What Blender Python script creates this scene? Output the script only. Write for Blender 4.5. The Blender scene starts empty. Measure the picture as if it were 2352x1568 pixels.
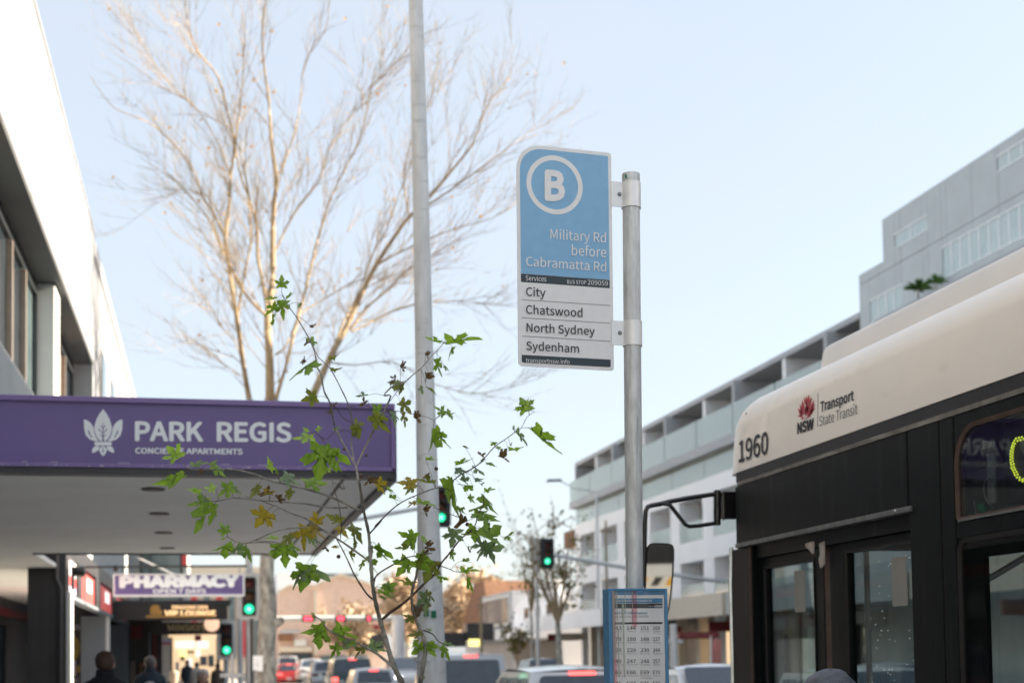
import bpy, bmesh, math, random
from mathutils import Vector as V, Matrix, noise

random.seed(7)
S = bpy.context.scene
COL = S.collection
R = math.radians

# ------------------------------------------------------------------ camera
PHW, PHH = 2352.0, 1568.0            # working size in which the photograph was measured
FPX = 3267.0                         # 50 mm lens on a 36 mm sensor
YAW, PITCH, ROLL, SHIFT = R(12.219), R(3.07), R(0.8), 0.2321
EYE = V((0, 0, 1.6))
cw = V((math.sin(YAW) * math.cos(PITCH), math.cos(YAW) * math.cos(PITCH), math.sin(PITCH)))
cr0 = V((math.cos(YAW), -math.sin(YAW), 0))
cu0 = cr0.cross(cw)
CR = cr0 * math.cos(ROLL) - cu0 * math.sin(ROLL)
CU = cu0 * math.cos(ROLL) + cr0 * math.sin(ROLL)
CW = cw
cd = bpy.data.cameras.new('camera')
cam = bpy.data.objects.new('camera', cd)
COL.objects.link(cam)
cd.lens = 50.0
cd.sensor_width = 36.0
cd.shift_y = SHIFT
cd.clip_start = 0.05
cd.clip_end = 3000
cd.dof.use_dof = True
cd.dof.focus_distance = 4.69
cd.dof.aperture_fstop = 3.6
cam.matrix_world = Matrix(((CR.x, CU.x, -CW.x, EYE.x), (CR.y, CU.y, -CW.y, EYE.y), (CR.z, CU.z, -CW.z, EYE.z), (0, 0, 0, 1)))
S.camera = cam

# ------------------------------------------------------------------ light
SUN_EL = R(21)
SUN_AZ = math.atan2(1.0, -0.03)     # clockwise from +Y
W = bpy.data.worlds.new('World')
S.world = W
W.use_nodes = True
nt = W.node_tree
nt.nodes.clear()
wo = nt.nodes.new('ShaderNodeOutputWorld')
bg = nt.nodes.new('ShaderNodeBackground')
sk = nt.nodes.new('ShaderNodeTexSky')
sk.sky_type = 'NISHITA'
sk.sun_disc = False
sk.sun_elevation = SUN_EL
sk.sun_rotation = SUN_AZ
sk.air_density = 1.0
sk.dust_density = 1.6
sk.ozone_density = 1.0
bg.inputs[1].default_value = 0.083
veil = nt.nodes.new('ShaderNodeMixRGB')          # thin high cloud over the whole sky
veil.inputs[0].default_value = 0.70
veil.inputs[2].default_value = (2.30, 2.46, 2.66, 1)
wtc = nt.nodes.new('ShaderNodeTexCoord')
wno = nt.nodes.new('ShaderNodeTexNoise')
wno.inputs['Scale'].default_value = 2.2
wno.inputs['Detail'].default_value = 4
wmr = nt.nodes.new('ShaderNodeMapRange')
wmr.inputs[1].default_value = 0.3
wmr.inputs[2].default_value = 0.75
wmr.inputs[3].default_value = 0.62
wmr.inputs[4].default_value = 0.84
wmp = nt.nodes.new('ShaderNodeMapping')
wmp.inputs['Scale'].default_value = (1, 1, 3)
nt.links.new(wtc.outputs['Generated'], wmp.inputs[0])
nt.links.new(wmp.outputs[0], wno.inputs['Vector'])
nt.links.new(wno.outputs['Fac'], wmr.inputs[0])
nt.links.new(wmr.outputs[0], veil.inputs[0])
nt.links.new(sk.outputs[0], veil.inputs[1])
nt.links.new(veil.outputs[0], bg.inputs[0])
nt.links.new(bg.outputs[0], wo.inputs[0])
sl = bpy.data.lights.new('sun', 'SUN')
sl.energy = 4.9
sl.angle = R(0.6)
sl.color = (1.0, 0.86, 0.68)
so = bpy.data.objects.new('sun', sl)
COL.objects.link(so)
sd = V((math.sin(SUN_AZ) * math.cos(SUN_EL), math.cos(SUN_AZ) * math.cos(SUN_EL), math.sin(SUN_EL)))
so.rotation_euler = sd.to_track_quat('Z', 'Y').to_euler()
S.view_settings.view_transform = 'Standard'
S.view_settings.look = 'None'
S.view_settings.gamma = 1.0
S.view_settings.use_curve_mapping = False
S.view_settings.exposure = 2.1

# ------------------------------------------------------------------ measuring helpers
def ray(u, v):
    return CW + CR * ((u - PHW / 2) / FPX) + CU * ((PHH / 2 - v) / FPX + SHIFT * PHW / FPX)
def hit(u, v, p, n):
    d = ray(u, v)
    return EYE + d * ((V(p) - EYE).dot(V(n)) / d.dot(V(n)))
def aty(u, v, y): return hit(u, v, (0, y, 0), (0, 1, 0))
def atx(u, v, x): return hit(u, v, (x, 0, 0), (1, 0, 0))
def atz(u, v, z): return hit(u, v, (0, 0, z), (0, 0, 1))
CROPS = {'A': (600, 1050, 1.651), 'B': (600, 1800, 1.684), 'C': (1500, 1300, 1.7425), 'D': (1500, 1900, 1.887),
         'E': (1000, 2150, 2.138), 'F': (300, 0, 0.98), 'G': (2000, 550, 1.568), 'H': (2300, 2150, 2.698),
         'I': (2900, 1500, 2.24), 'J': (3200, 1500, 1.2735), 'K': (0, 1550, 2.138), 'L': (0, 2150, 2.138),
         'M': (2100, 1600, 1.96), 'N': (2500, 1850, 1.78), 'U': (0, 0, 0.5742)}
def cp(c, x, y):
    ox, oy, s = CROPS[c]
    return (ox + x / s) / 1.7415, (oy + y / s) / 1.7415

# ------------------------------------------------------------------ materials
def nodes_of(name):
    m = bpy.data.materials.new(name)
    m.use_nodes = True
    n = m.node_tree
    b = n.nodes['Principled BSDF']
    return m, n, b
def mat(name, col, rough=0.6, metal=0.0, var=0.10, scale=6.0, bump=0.0, bscale=60.0, stretch=None, spec=0.5, coat=0.0, streak=None):
    m, n, b = nodes_of(name)
    b.inputs['Roughness'].default_value = rough
    b.inputs['Metallic'].default_value = metal
    b.inputs['Specular IOR Level'].default_value = spec
    b.inputs['Coat Weight'].default_value = coat
    c = (*col, 1)
    if var > 0 or bump > 0 or streak:
        tc = n.nodes.new('ShaderNodeTexCoord')
        mp = n.nodes.new('ShaderNodeMapping')
        n.links.new(tc.outputs['Object'], mp.inputs[0])
        if stretch: mp.inputs['Scale'].default_value = stretch
        no = n.nodes.new('ShaderNodeTexNoise')
        no.inputs['Scale'].default_value = scale
        no.inputs['Detail'].default_value = 5
        no.inputs['Roughness'].default_value = 0.6
        n.links.new(mp.outputs[0], no.inputs['Vector'])
        rp = n.nodes.new('ShaderNodeValToRGB')
        rp.color_ramp.elements[0].position = 0.3
        rp.color_ramp.elements[1].position = 0.7
        rp.color_ramp.elements[0].color = (*[x * (1 - var) for x in col], 1)
        rp.color_ramp.elements[1].color = (*[min(1, x * (1 + var)) for x in col], 1)
        n.links.new(no.outputs['Fac'], rp.inputs[0])
        last = rp.outputs[0]
        if streak:
            scol, sx, sz, lo, hi = streak
            m2 = n.nodes.new('ShaderNodeMapping')
            m2.inputs['Scale'].default_value = (sx, sx, sz)
            n.links.new(tc.outputs['Object'], m2.inputs[0])
            n2 = n.nodes.new('ShaderNodeTexNoise')
            n2.inputs['Scale'].default_value = 1.0
            n2.inputs['Detail'].default_value = 4
            n.links.new(m2.outputs[0], n2.inputs['Vector'])
            r2 = n.nodes.new('ShaderNodeMapRange')
            r2.inputs[1].default_value = lo
            r2.inputs[2].default_value = hi
            n.links.new(n2.outputs['Fac'], r2.inputs[0])
            mx = n.nodes.new('ShaderNodeMixRGB')
            n.links.new(r2.outputs[0], mx.inputs[0])
            n.links.new(last, mx.inputs[1])
            mx.inputs[2].default_value = (*scol, 1)
            last = mx.outputs[0]
        n.links.new(last, b.inputs['Base Color'])
        if bump > 0:
            nb = n.nodes.new('ShaderNodeTexNoise')
            nb.inputs['Scale'].default_value = bscale
            nb.inputs['Detail'].default_value = 3
            n.links.new(mp.outputs[0], nb.inputs['Vector'])
            bu = n.nodes.new('ShaderNodeBump')
            bu.inputs['Strength'].default_value = bump
            bu.inputs['Distance'].default_value = 0.01
            n.links.new(nb.outputs['Fac'], bu.inputs['Height'])
            n.links.new(bu.outputs[0], b.inputs['Normal'])
    else:
        b.inputs['Base Color'].default_value = c
    return m
def emat(name, col, strength):
    m, n, b = nodes_of(name)
    b.inputs['Base Color'].default_value = (*[x * 0.5 for x in col], 1)
    b.inputs['Emission Color'].default_value = (*col, 1)
    b.inputs['Emission Strength'].default_value = strength
    return m
def glass(name, tint, refl=0.12, rough=0.02, dirt=0.0):
    m = bpy.data.materials.new(name)
    m.use_nodes = True
    n = m.node_tree
    n.nodes.clear()
    o = n.nodes.new('ShaderNodeOutputMaterial')
    t = n.nodes.new('ShaderNodeBsdfTransparent')
    t.inputs[0].default_value = (*tint, 1)
    g = n.nodes.new('ShaderNodeBsdfGlossy')
    g.inputs['Roughness'].default_value = rough
    g.inputs['Color'].default_value = (1, 1, 1, 1)
    lw = n.nodes.new('ShaderNodeLayerWeight')
    lw.inputs[0].default_value = 0.5
    fr = n.nodes.new('ShaderNodeMath')            # Schlick, the same from both sides of the pane
    fr.operation = 'POWER'
    fr.inputs[1].default_value = 4.5
    n.links.new(lw.outputs['Facing'], fr.inputs[0])
    ad = n.nodes.new('ShaderNodeMath')
    ad.operation = 'MULTIPLY_ADD'
    ad.inputs[1].default_value = 0.95
    ad.inputs[2].default_value = refl + 0.025
    ad.use_clamp = True
    n.links.new(fr.outputs[0], ad.inputs[0])
    mx = n.nodes.new('ShaderNodeMixShader')
    n.links.new(ad.outputs[0], mx.inputs[0])
    n.links.new(t.outputs[0], mx.inputs[1])
    n.links.new(g.outputs[0], mx.inputs[2])
    out = mx.outputs[0]
    if dirt > 0:
        d = n.nodes.new('ShaderNodeBsdfDiffuse')
        d.inputs[0].default_value = (0.55, 0.6, 0.58, 1)
        m2 = n.nodes.new('ShaderNodeMixShader')
        m2.inputs[0].default_value = dirt
        n.links.new(out, m2.inputs[1])
        n.links.new(d.outputs[0], m2.inputs[2])
        out = m2.outputs[0]
    n.links.new(out, o.inputs[0])
    return m
def leafmat(name, c1, c2, spots=None):
    m = bpy.data.materials.new(name)
    m.use_nodes = True
    n = m.node_tree
    n.nodes.clear()
    o = n.nodes.new('ShaderNodeOutputMaterial')
    tc = n.nodes.new('ShaderNodeTexCoord')
    no = n.nodes.new('ShaderNodeTexNoise')
    no.inputs['Scale'].default_value = 2.6
    no.inputs['Detail'].default_value = 6
    n.links.new(tc.outputs['Object'], no.inputs['Vector'])
    rp = n.nodes.new('ShaderNodeValToRGB')
    e = rp.color_ramp.elements
    e[0].position = 0.35
    e[1].position = 0.62
    e[0].color = (*c1, 1)
    e[1].color = (*c2, 1)
    if spots:
        k = e.new(0.68)
        k.color = (*spots, 1)
    n.links.new(no.outputs['Fac'], rp.inputs[0])
    wv = n.nodes.new('ShaderNodeTexWave')          # side veins
    wv.wave_type = 'BANDS'
    wv.inputs['Scale'].default_value = 2.2
    wv.inputs['Distortion'].default_value = 2.0
    n.links.new(tc.outputs['Object'], wv.inputs['Vector'])
    bu = n.nodes.new('ShaderNodeBump')
    bu.inputs['Strength'].default_value = 0.35
    bu.inputs['Distance'].default_value = 0.02
    n.links.new(wv.outputs['Fac'], bu.inputs['Height'])
    p = n.nodes.new('ShaderNodeBsdfPrincipled')
    p.inputs['Roughness'].default_value = 0.42
    n.links.new(rp.outputs[0], p.inputs['Base Color'])
    n.links.new(bu.outputs[0], p.inputs['Normal'])
    tr = n.nodes.new('ShaderNodeBsdfTranslucent')
    br = n.nodes.new('ShaderNodeMixRGB')
    br.blend_type = 'MULTIPLY'
    br.inputs[0].default_value = 1
    br.inputs[2].default_value = (1.5, 1.6, 0.7, 1)
    n.links.new(rp.outputs[0], br.inputs[1])
    n.links.new(br.outputs[0], tr.inputs[0])
    mx = n.nodes.new('ShaderNodeMixShader')
    mx.inputs[0].default_value = 0.45
    n.links.new(p.outputs[0], mx.inputs[1])
    n.links.new(tr.outputs[0], mx.inputs[2])
    n.links.new(mx.outputs[0], o.inputs[0])
    return m

M = {}
M['asphalt'] = mat('asphalt', (0.16, 0.16, 0.155), 0.9, var=0.25, scale=3, bump=0.4, bscale=120)
M['paving'] = mat('paving', (0.52, 0.50, 0.47), 0.85, var=0.2, scale=2, bump=0.3)
M['kerb'] = mat('kerb', (0.34, 0.33, 0.31), 0.85, var=0.15)
M['line'] = mat('line_paint', (0.75, 0.75, 0.72), 0.7, var=0.15, scale=20)
M['soil'] = mat('ground', (0.16, 0.15, 0.12), 0.95, var=0.3, scale=0.2)
M['galv'] = mat('galvanised_steel', (0.60, 0.62, 0.63), 0.5, 0.35, var=0.22, scale=9, stretch=(6, 6, 1.2), bump=0.12, bscale=40, streak=((0.45, 0.45, 0.43), 60, 3, 0.56, 0.75))
M['polegrey'] = mat('pale_pole_steel', (0.62, 0.64, 0.65), 0.55, 0.2, var=0.14, scale=4, stretch=(4, 4, 0.8), bump=0.1, streak=((0.40, 0.41, 0.41), 7, 24, 0.60, 0.8))
M['alu'] = mat('aluminium', (0.80, 0.80, 0.80), 0.4, 0.4, var=0.06)
M['bolt'] = mat('bolt_steel', (0.25, 0.25, 0.25), 0.35, 0.9, var=0)
M['signgrey'] = mat('sign_white_reflective', (0.80, 0.80, 0.82), 0.55, var=0.03, scale=40)
M['signblue'] = mat('sign_blue', (0.225, 0.455, 0.70), 0.5, var=0.04, scale=30)
M['signdark'] = mat('sign_dark', (0.03, 0.05, 0.065), 0.5, var=0.05)
M['signline'] = mat('sign_line', (0.25, 0.27, 0.28), 0.6, var=0)
M['greentape'] = mat('green_tape', (0.0, 0.14, 0.07), 0.5, var=0.1)
M['caseblue'] = mat('case_blue', (0.06, 0.22, 0.42), 0.35, var=0.08, scale=12, coat=0.3)
M['paper'] = mat('paper', (0.78, 0.78, 0.80), 0.7, var=0.03)
M['ink'] = mat('ink', (0.02, 0.025, 0.035), 0.6, var=0)
M['inkgrey'] = mat('ink_grey', (0.16, 0.17, 0.18), 0.6, var=0)
M['inkblue'] = mat('ink_blue', (0.06, 0.22, 0.36), 0.6, var=0)
M['cover'] = glass('clear_cover', (0.97, 0.97, 0.97), 0.0, 0.05)
M['purple'] = mat('purple_fascia', (0.145, 0.105, 0.28), 0.42, var=0.10, scale=1.2, bump=0.05, bscale=5, streak=((0.20, 0.16, 0.30), 3, 12, 0.66, 0.8))
M['purple2'] = mat('purple_trim', (0.20, 0.14, 0.34), 0.4, var=0.1)
M['purpledark'] = mat('purple_line', (0.08, 0.05, 0.17), 0.5, var=0)
M['letterwhite'] = mat('white_lettering', (0.80, 0.83, 0.86), 0.5, var=0.03)
M['scuff'] = mat('scuffed_paint', (0.45, 0.42, 0.5), 0.7, var=0.3, scale=60)
M['soffit'] = mat('soffit_grey', (0.88, 0.87, 0.84), 0.75, var=0.05, scale=1.2)
M['soffitdark'] = mat('soffit_trim_dark', (0.045, 0.045, 0.05), 0.5, var=0.1)
M['downlight'] = mat('downlight_rim', (0.07, 0.045, 0.04), 0.5, var=0)
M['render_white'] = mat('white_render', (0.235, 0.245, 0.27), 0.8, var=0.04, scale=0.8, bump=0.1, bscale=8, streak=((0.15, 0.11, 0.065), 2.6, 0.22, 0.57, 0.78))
M['render_grey'] = mat('grey_render', (0.44, 0.46, 0.46), 0.8, var=0.07, scale=1.0)
M['soffit_char'] = mat('charcoal_soffit', (0.07, 0.075, 0.078), 0.7, var=0.12, scale=1.5)
M['frame_dark'] = mat('dark_frame', (0.035, 0.04, 0.045), 0.35, 0.3, var=0.1)
M['mullion'] = mat('bronze_mullion', (0.24, 0.20, 0.17), 0.35, 0.5, var=0.1)
M['pane_dark'] = mat('window_pane', (0.025, 0.035, 0.045), 0.06, 0.0, var=0.3, scale=1.5, spec=0.9)
M['pane_mid'] = mat('window_pane_mid', (0.10, 0.14, 0.15), 0.08, 0.0, var=0.3, scale=1.5, spec=0.9)
M['pane_pale'] = mat('curtained_window_pane', (0.50, 0.58, 0.58), 0.12, 0.0, var=0.12, scale=2, stretch=(9, 9, 1), spec=0.8)
M['curtain_tan'] = mat('tan_curtain', (0.22, 0.175, 0.155), 0.8, var=0.2, scale=6, stretch=(9, 9, 0.4))
M['curtain'] = mat('white_curtain', (0.62, 0.63, 0.60), 0.8, var=0.15, scale=6, stretch=(9, 9, 0.4))
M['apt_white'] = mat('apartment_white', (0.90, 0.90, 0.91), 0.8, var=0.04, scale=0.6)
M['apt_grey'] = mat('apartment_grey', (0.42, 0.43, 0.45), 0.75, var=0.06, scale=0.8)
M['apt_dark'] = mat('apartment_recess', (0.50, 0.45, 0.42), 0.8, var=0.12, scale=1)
M['clad'] = mat('grey_cladding', (0.50, 0.54, 0.55), 0.55, var=0.05, scale=1.2)
M['joint'] = mat('cladding_joint', (0.14, 0.15, 0.16), 0.8, var=0)
M['greenglass'] = glass('green_balustrade_glass', (0.70, 0.80, 0.77), 0.16, 0.08, 0.42)
M['brownroof'] = mat('brown_roof', (0.22, 0.11, 0.06), 0.85, var=0.25, scale=2)
M['brickpink'] = mat('pink_brick_wall', (0.72, 0.54, 0.44), 0.9, var=0.08, scale=1.5)
M['cream'] = mat('cream_wall', (0.62, 0.55, 0.45), 0.85, var=0.08)
M['shopdark'] = mat('dark_shopfront', (0.03, 0.028, 0.03), 0.4, var=0.3, scale=1)
M['pier'] = mat('dark_pier', (0.045, 0.042, 0.045), 0.55, var=0.2, scale=2, stretch=(4, 4, 1))
M['bluegrey'] = mat('blue_grey_column', (0.17, 0.20, 0.225), 0.6, var=0.06, scale=3)
M['whitepaint'] = mat('white_trim', (0.66, 0.66, 0.62), 0.6, var=0.06)
M['blackpaint'] = mat('black_paint', (0.012, 0.012, 0.014), 0.35, var=0.2)
M['redlit'] = emat('lit_red_panel', (0.80, 0.12, 0.11), 0.10)
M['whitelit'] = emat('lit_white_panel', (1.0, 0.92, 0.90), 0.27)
M['goldlit'] = emat('lit_gold_lettering', (1.0, 0.62, 0.30), 0.34)
M['warmglow'] = emat('sun_and_shop_glow', (1.0, 0.70, 0.42), 0.22)  # glow stands for sunlight on the far street as well as lit interiors
M['yellowlit'] = emat('lit_yellow_sign', (1.0, 0.85, 0.25), 0.5)
M['gold'] = mat('gold_print', (0.35, 0.27, 0.04), 0.5, var=0.3, scale=20)
M['lilac'] = mat('lilac_print', (0.48, 0.45, 0.62), 0.6, var=0.05)
M['goldlet'] = mat('gold_lettering', (0.50, 0.44, 0.26), 0.35, 0.3, var=0.1)
M['maroon'] = mat('maroon_sign', (0.16, 0.015, 0.018), 0.5, var=0.2)
M['redpaint'] = mat('red_banner', (0.50, 0.05, 0.06), 0.6, var=0.2)
M['teal'] = mat('teal_banner', (0.05, 0.35, 0.33), 0.6, var=0.1)
M['sigblack'] = mat('signal_housing', (0.012, 0.014, 0.016), 0.45, var=0)
M['greenlamp'] = emat('green_signal_light', (0.02, 0.95, 0.42), 0.42)
M['greencore'] = emat('green_signal_core', (0.35, 1.0, 0.75), 0.6)
M['redoff'] = mat('red_lens_unlit', (0.10, 0.01, 0.01), 0.3, var=0)
M['amberoff'] = mat('amber_lens_unlit', (0.10, 0.04, 0.01), 0.3, var=0)
M['redlamp'] = emat('red_signal_light', (1.0, 0.06, 0.10), 1.1)
M['brake'] = emat('lit_brake_light', (1.0, 0.10, 0.09), 0.9)
M['headlamp'] = emat('headlamp_light', (1.0, 0.93, 0.85), 2.0)
M['buscream'] = mat('bus_cream_paint', (0.90, 0.845, 0.78), 0.38, var=0.03, scale=2, coat=0.15, bump=0.03, bscale=3, streak=((0.70, 0.64, 0.57), 4, 9, 0.62, 0.95))
M['busroof'] = mat('bus_roof_paint', (0.76, 0.73, 0.70), 0.45, var=0.04, scale=2)
M['busblack'] = mat('bus_black_panel', (0.005, 0.0075, 0.0085), 0.36, var=0.3, scale=3, bump=0.05, bscale=18, spec=0.12, streak=((0.022, 0.024, 0.025), 14, 1.2, 0.55, 0.8))
M['busdark'] = mat('bus_dark_trim', (0.010, 0.012, 0.018), 0.5, var=0.2, scale=6)
M['rubber'] = mat('rubber_seal', (0.012, 0.010, 0.010), 0.7, var=0.2)
M['rustseal'] = mat('weathered_seal', (0.075, 0.045, 0.035), 0.75, var=0.35, scale=12)
M['dirtstrip'] = mat('dusty_gutter_strip', (0.15, 0.14, 0.13), 0.7, var=0.35, scale=5, stretch=(1, 5, 1), streak=((0.30, 0.29, 0.27), 3, 30, 0.5, 0.7))
M['trimgrey'] = mat('worn_aluminium_trim', (0.16, 0.17, 0.17), 0.45, 0.4, var=0.35, scale=9, stretch=(1, 4, 1))
M['busglass'] = glass('bus_window_glass', (0.76, 0.80, 0.80), 0.0, 0.01)
M['businside'] = mat('bus_interior', (0.06, 0.065, 0.07), 0.7, var=0.15)
M['busseat'] = mat('bus_seat_cloth', (0.04, 0.10, 0.22), 0.9, var=0.4, scale=30)
M['yellowrail'] = mat('yellow_handrail', (0.75, 0.42, 0.03), 0.4, var=0.05)
M['sticker'] = mat('grey_window_sticker', (0.24, 0.235, 0.22), 0.7, var=0.06, scale=6)
M['tornwhite'] = mat('torn_brush_seal', (0.38, 0.34, 0.31), 0.8, var=0.3, scale=20)
M['led'] = emat('yellow_led_dot', (0.80, 0.90, 0.06), 0.24)
M['waratah'] = mat('red_emblem', (0.48, 0.035, 0.055), 0.45, var=0.05)
M['mirrorarm'] = mat('satin_black_arm', (0.012, 0.012, 0.013), 0.28, var=0.1, coat=0.4)
mm, n_, b_ = nodes_of('mirror_glass')
b_.inputs['Base Color'].default_value = (0.82, 0.82, 0.80, 1)
b_.inputs['Metallic'].default_value = 1
b_.inputs['Roughness'].default_value = 0.02
M['mirror'] = mm
M['chrome'] = mat('bright_metal_edge', (0.75, 0.77, 0.76), 0.15, 0.9, var=0.2, scale=9)
M['hazy'] = mat('yellow_paint', (0.80, 0.42, 0.02), 0.6, var=0.05)
M['bark_plane'] = mat('plane_tree_bark', (0.33, 0.25, 0.155), 0.9, var=0.35, scale=4, stretch=(1, 1, 0.4), bump=0.3, bscale=20)
M['bark_trunk'] = mat('mottled_trunk_bark', (0.33, 0.32, 0.285), 0.9, var=0.75, scale=7, stretch=(1, 1, 0.5), bump=0.5, bscale=16)
M['twig'] = mat('twig_bark', (0.34, 0.25, 0.14), 0.9, var=0.25, scale=5)
M['stemgrey'] = mat('sapling_bark', (0.26, 0.24, 0.21), 0.8, var=0.45, scale=30, bump=0.3, bscale=150)
M['stemdark'] = mat('sapling_twig_bark', (0.10, 0.065, 0.05), 0.8, var=0.45, scale=30)
M['leaf_o'] = leafmat('dry_orange_leaf', (0.40, 0.20, 0.08), (0.45, 0.26, 0.12))
M['foliage'] = leafmat('street_foliage', (0.06, 0.07, 0.03), (0.16, 0.12, 0.05))
M['foliage_y'] = mat('golden_autumn_foliage', (0.50, 0.37, 0.24), 0.8, var=0.25, scale=1.5)
M['foliage_g'] = leafmat('green_plant_foliage', (0.05, 0.11, 0.03), (0.10, 0.20, 0.05))
LEAF = {
    'g': leafmat('green_leaf', (0.17, 0.29, 0.035), (0.30, 0.45, 0.07)),
    'b': leafmat('bright_young_leaf', (0.30, 0.48, 0.08), (0.46, 0.60, 0.15)),
    's': leafmat('grey_green_leaf_underside', (0.17, 0.25, 0.16), (0.27, 0.35, 0.23)),
    'o': leafmat('olive_leaf', (0.17, 0.19, 0.04), (0.25, 0.27, 0.06), (0.16, 0.07, 0.03)),
    'y': leafmat('yellowing_leaf', (0.36, 0.27, 0.03), (0.45, 0.33, 0.05), (0.17, 0.07, 0.025)),
    'r': leafmat('dry_brown_leaf', (0.09, 0.05, 0.03), (0.20, 0.12, 0.07), (0.28, 0.20, 0.13)),
}

# ------------------------------------------------------------------ building helpers
ROOT = {}
def org(o):
    while o.parent: o = o.parent
    return ROOT.get(o.name, V((0, 0, 0)))
def tag(o, label=None, cat=None, group=None, kind=None):
    if label: o['label'] = label
    if cat: o['category'] = cat
    if group: o['group'] = group
    if kind: o['kind'] = kind
    return o
def empty(name, loc, label, cat, group=None):
    o = bpy.data.objects.new(name, None)
    COL.objects.link(o)
    o.location = loc
    o.empty_display_size = 0.2
    ROOT[o.name] = V(loc)
    return tag(o, label, cat, group)
def link(name, me, parent=None, base=None):
    o = bpy.data.objects.new(name, me)
    COL.objects.link(o)
    if parent: o.parent = parent
    elif base is not None: o.location = base
    return o
class MB:
    def __init__(s):
        s.v = []; s.f = []; s.m = []; s.cur = 0
    def add(s, vs, fs):
        b = len(s.v)
        s.v += [V(p) for p in vs]
        for f in fs:
            s.f.append([b + i for i in f]); s.m.append(s.cur)
        return s
    def box(s, x0, x1, y0, y1, z0, z1):
        return s.add([(x0, y0, z0), (x1, y0, z0), (x1, y1, z0), (x0, y1, z0), (x0, y0, z1), (x1, y0, z1), (x1, y1, z1), (x0, y1, z1)],
                     [(0, 3, 2, 1), (4, 5, 6, 7), (0, 1, 5, 4), (1, 2, 6, 5), (2, 3, 7, 6), (3, 0, 4, 7)])
    def hexa(s, b4, t4):
        return s.add(list(b4) + list(t4), [(0, 3, 2, 1), (4, 5, 6, 7), (0, 1, 5, 4), (1, 2, 6, 5), (2, 3, 7, 6), (3, 0, 4, 7)])
    def poly(s, pts): return s.add(pts, [tuple(range(len(pts)))])
    def slab(s, pts, off):
        """planar outline given thickness: pts front, moved by off for the back"""
        n = len(pts); off = V(off)
        s.add([V(p) for p in pts] + [V(p) + off for p in pts], [tuple(range(n)), tuple(range(2 * n - 1, n - 1, -1))] + [(i, i + n, (i + 1) % n + n, (i + 1) % n) for i in range(n)])
        return s
    def ring(s, outer, inner, off):
        """planar frame between two outlines of equal count, with thickness"""
        n = len(outer); off = V(off)
        vs = [V(p) for p in outer] + [V(p) for p in inner] + [V(p) + off for p in outer] + [V(p) + off for p in inner]
        fs = []
        for i in range(n):
            j = (i + 1) % n
            fs += [(i, j, n + j, n + i), (2 * n + i, 3 * n + i, 3 * n + j, 2 * n + j), (i, 2 * n + i, 2 * n + j, j), (n + i, n + j, 3 * n + j, 3 * n + i)]
        return s.add(vs, fs)
    def tube(s, pts, rad, n=8, caps=True):
        pts = [V(p) for p in pts]
        if not hasattr(rad, '__len__'): rad = [rad] * len(pts)
        up = V((0.13, 0.07, 1)); rings = []
        for i, p in enumerate(pts):
            d = (pts[min(i + 1, len(pts) - 1)] - pts[max(i - 1, 0)])
            if d.length < 1e-9: d = V((0, 0, 1))
            d.normalize()
            a = d.cross(V((1, 0.02, 0.03)) if abs(d.dot(up.normalized())) > 0.9 else up)
            if i and a.dot(la) < 0: a = -a
            a.normalize(); la = a.copy(); b = d.cross(a)
            rings.append([p + (a * math.cos(2 * math.pi * k / n) + b * math.sin(2 * math.pi * k / n)) * rad[i] for k in range(n)])
        return s.loft(rings, caps)
    def loft(s, rings, caps=True):
        n = len(rings[0]); fs = []
        for i in range(len(rings) - 1):
            for k in range(n):
                fs.append((i * n + k, i * n + (k + 1) % n, (i + 1) * n + (k + 1) % n, (i + 1) * n + k))
        if caps: fs += [tuple(range(n - 1, -1, -1)), tuple(range((len(rings) - 1) * n, len(rings) * n))]
        return s.add([p for r in rings for p in r], fs)
    def lathe(s, c, axis, prof, n=16):
        """prof: list of (distance along axis, radius)"""
        ax = V(axis).normalized(); a = ax.cross(V((0, 0, 1)) if abs(ax.z) < 0.9 else V((1, 0, 0))).normalized(); b = ax.cross(a)
        return s.loft([[V(c) + ax * h + (a * math.cos(2 * math.pi * k / n) + b * math.sin(2 * math.pi * k / n)) * r for k in range(n)] for h, r in prof])
    def build(s, name, mats, parent=None, base=None, smooth=False, bevel=0.0, kind=None, segs=2):
        o_ = org(parent) if parent else (V(base) if base is not None else V((0, 0, 0)))
        me = bpy.data.meshes.new(name)
        me.from_pydata([tuple(p - o_) for p in s.v], [], s.f)
        if not isinstance(mats, (list, tuple)): mats = [mats]
        for m in mats: me.materials.append(m)
        if len(mats) > 1: me.polygons.foreach_set('material_index', s.m)
        bm = bmesh.new(); bm.from_mesh(me)
        bmesh.ops.recalc_face_normals(bm, faces=bm.faces)
        if bevel > 0:
            bmesh.ops.bevel(bm, geom=[e for e in bm.edges if e.calc_face_angle(0) > 0.4], offset=bevel, segments=segs, affect='EDGES', profile=0.5)
        bm.to_mesh(me); bm.free()
        if smooth:
            me.polygons.foreach_set('use_smooth', [True] * len(me.polygons))
            if smooth != 'all':
                try: me.set_sharp_from_angle(angle=R(35))
                except Exception: pass
        o = link(name, me, parent, base if base is not None else None)
        if kind: o['kind'] = kind
        return o
def dup(root, loc, rot=0.0, label=None, group=None):
    r = root.copy(); COL.objects.link(r); r.location = loc; r.rotation_euler = (0, 0, rot)
    if label: r['label'] = label
    if group: r['group'] = group
    for ch in list(root.children):
        c = ch.copy(); COL.objects.link(c); c.parent = r
        for g in list(ch.children):
            d = g.copy(); COL.objects.link(d); d.parent = c
    return r
def arc(cx, cy, r, a0, a1, n=8, ry=None):
    ry = ry or r
    return [(cx + r * math.cos(R(a0 + (a1 - a0) * i / n)), cy + ry * math.sin(R(a0 + (a1 - a0) * i / n))) for i in range(n + 1)]
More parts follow.
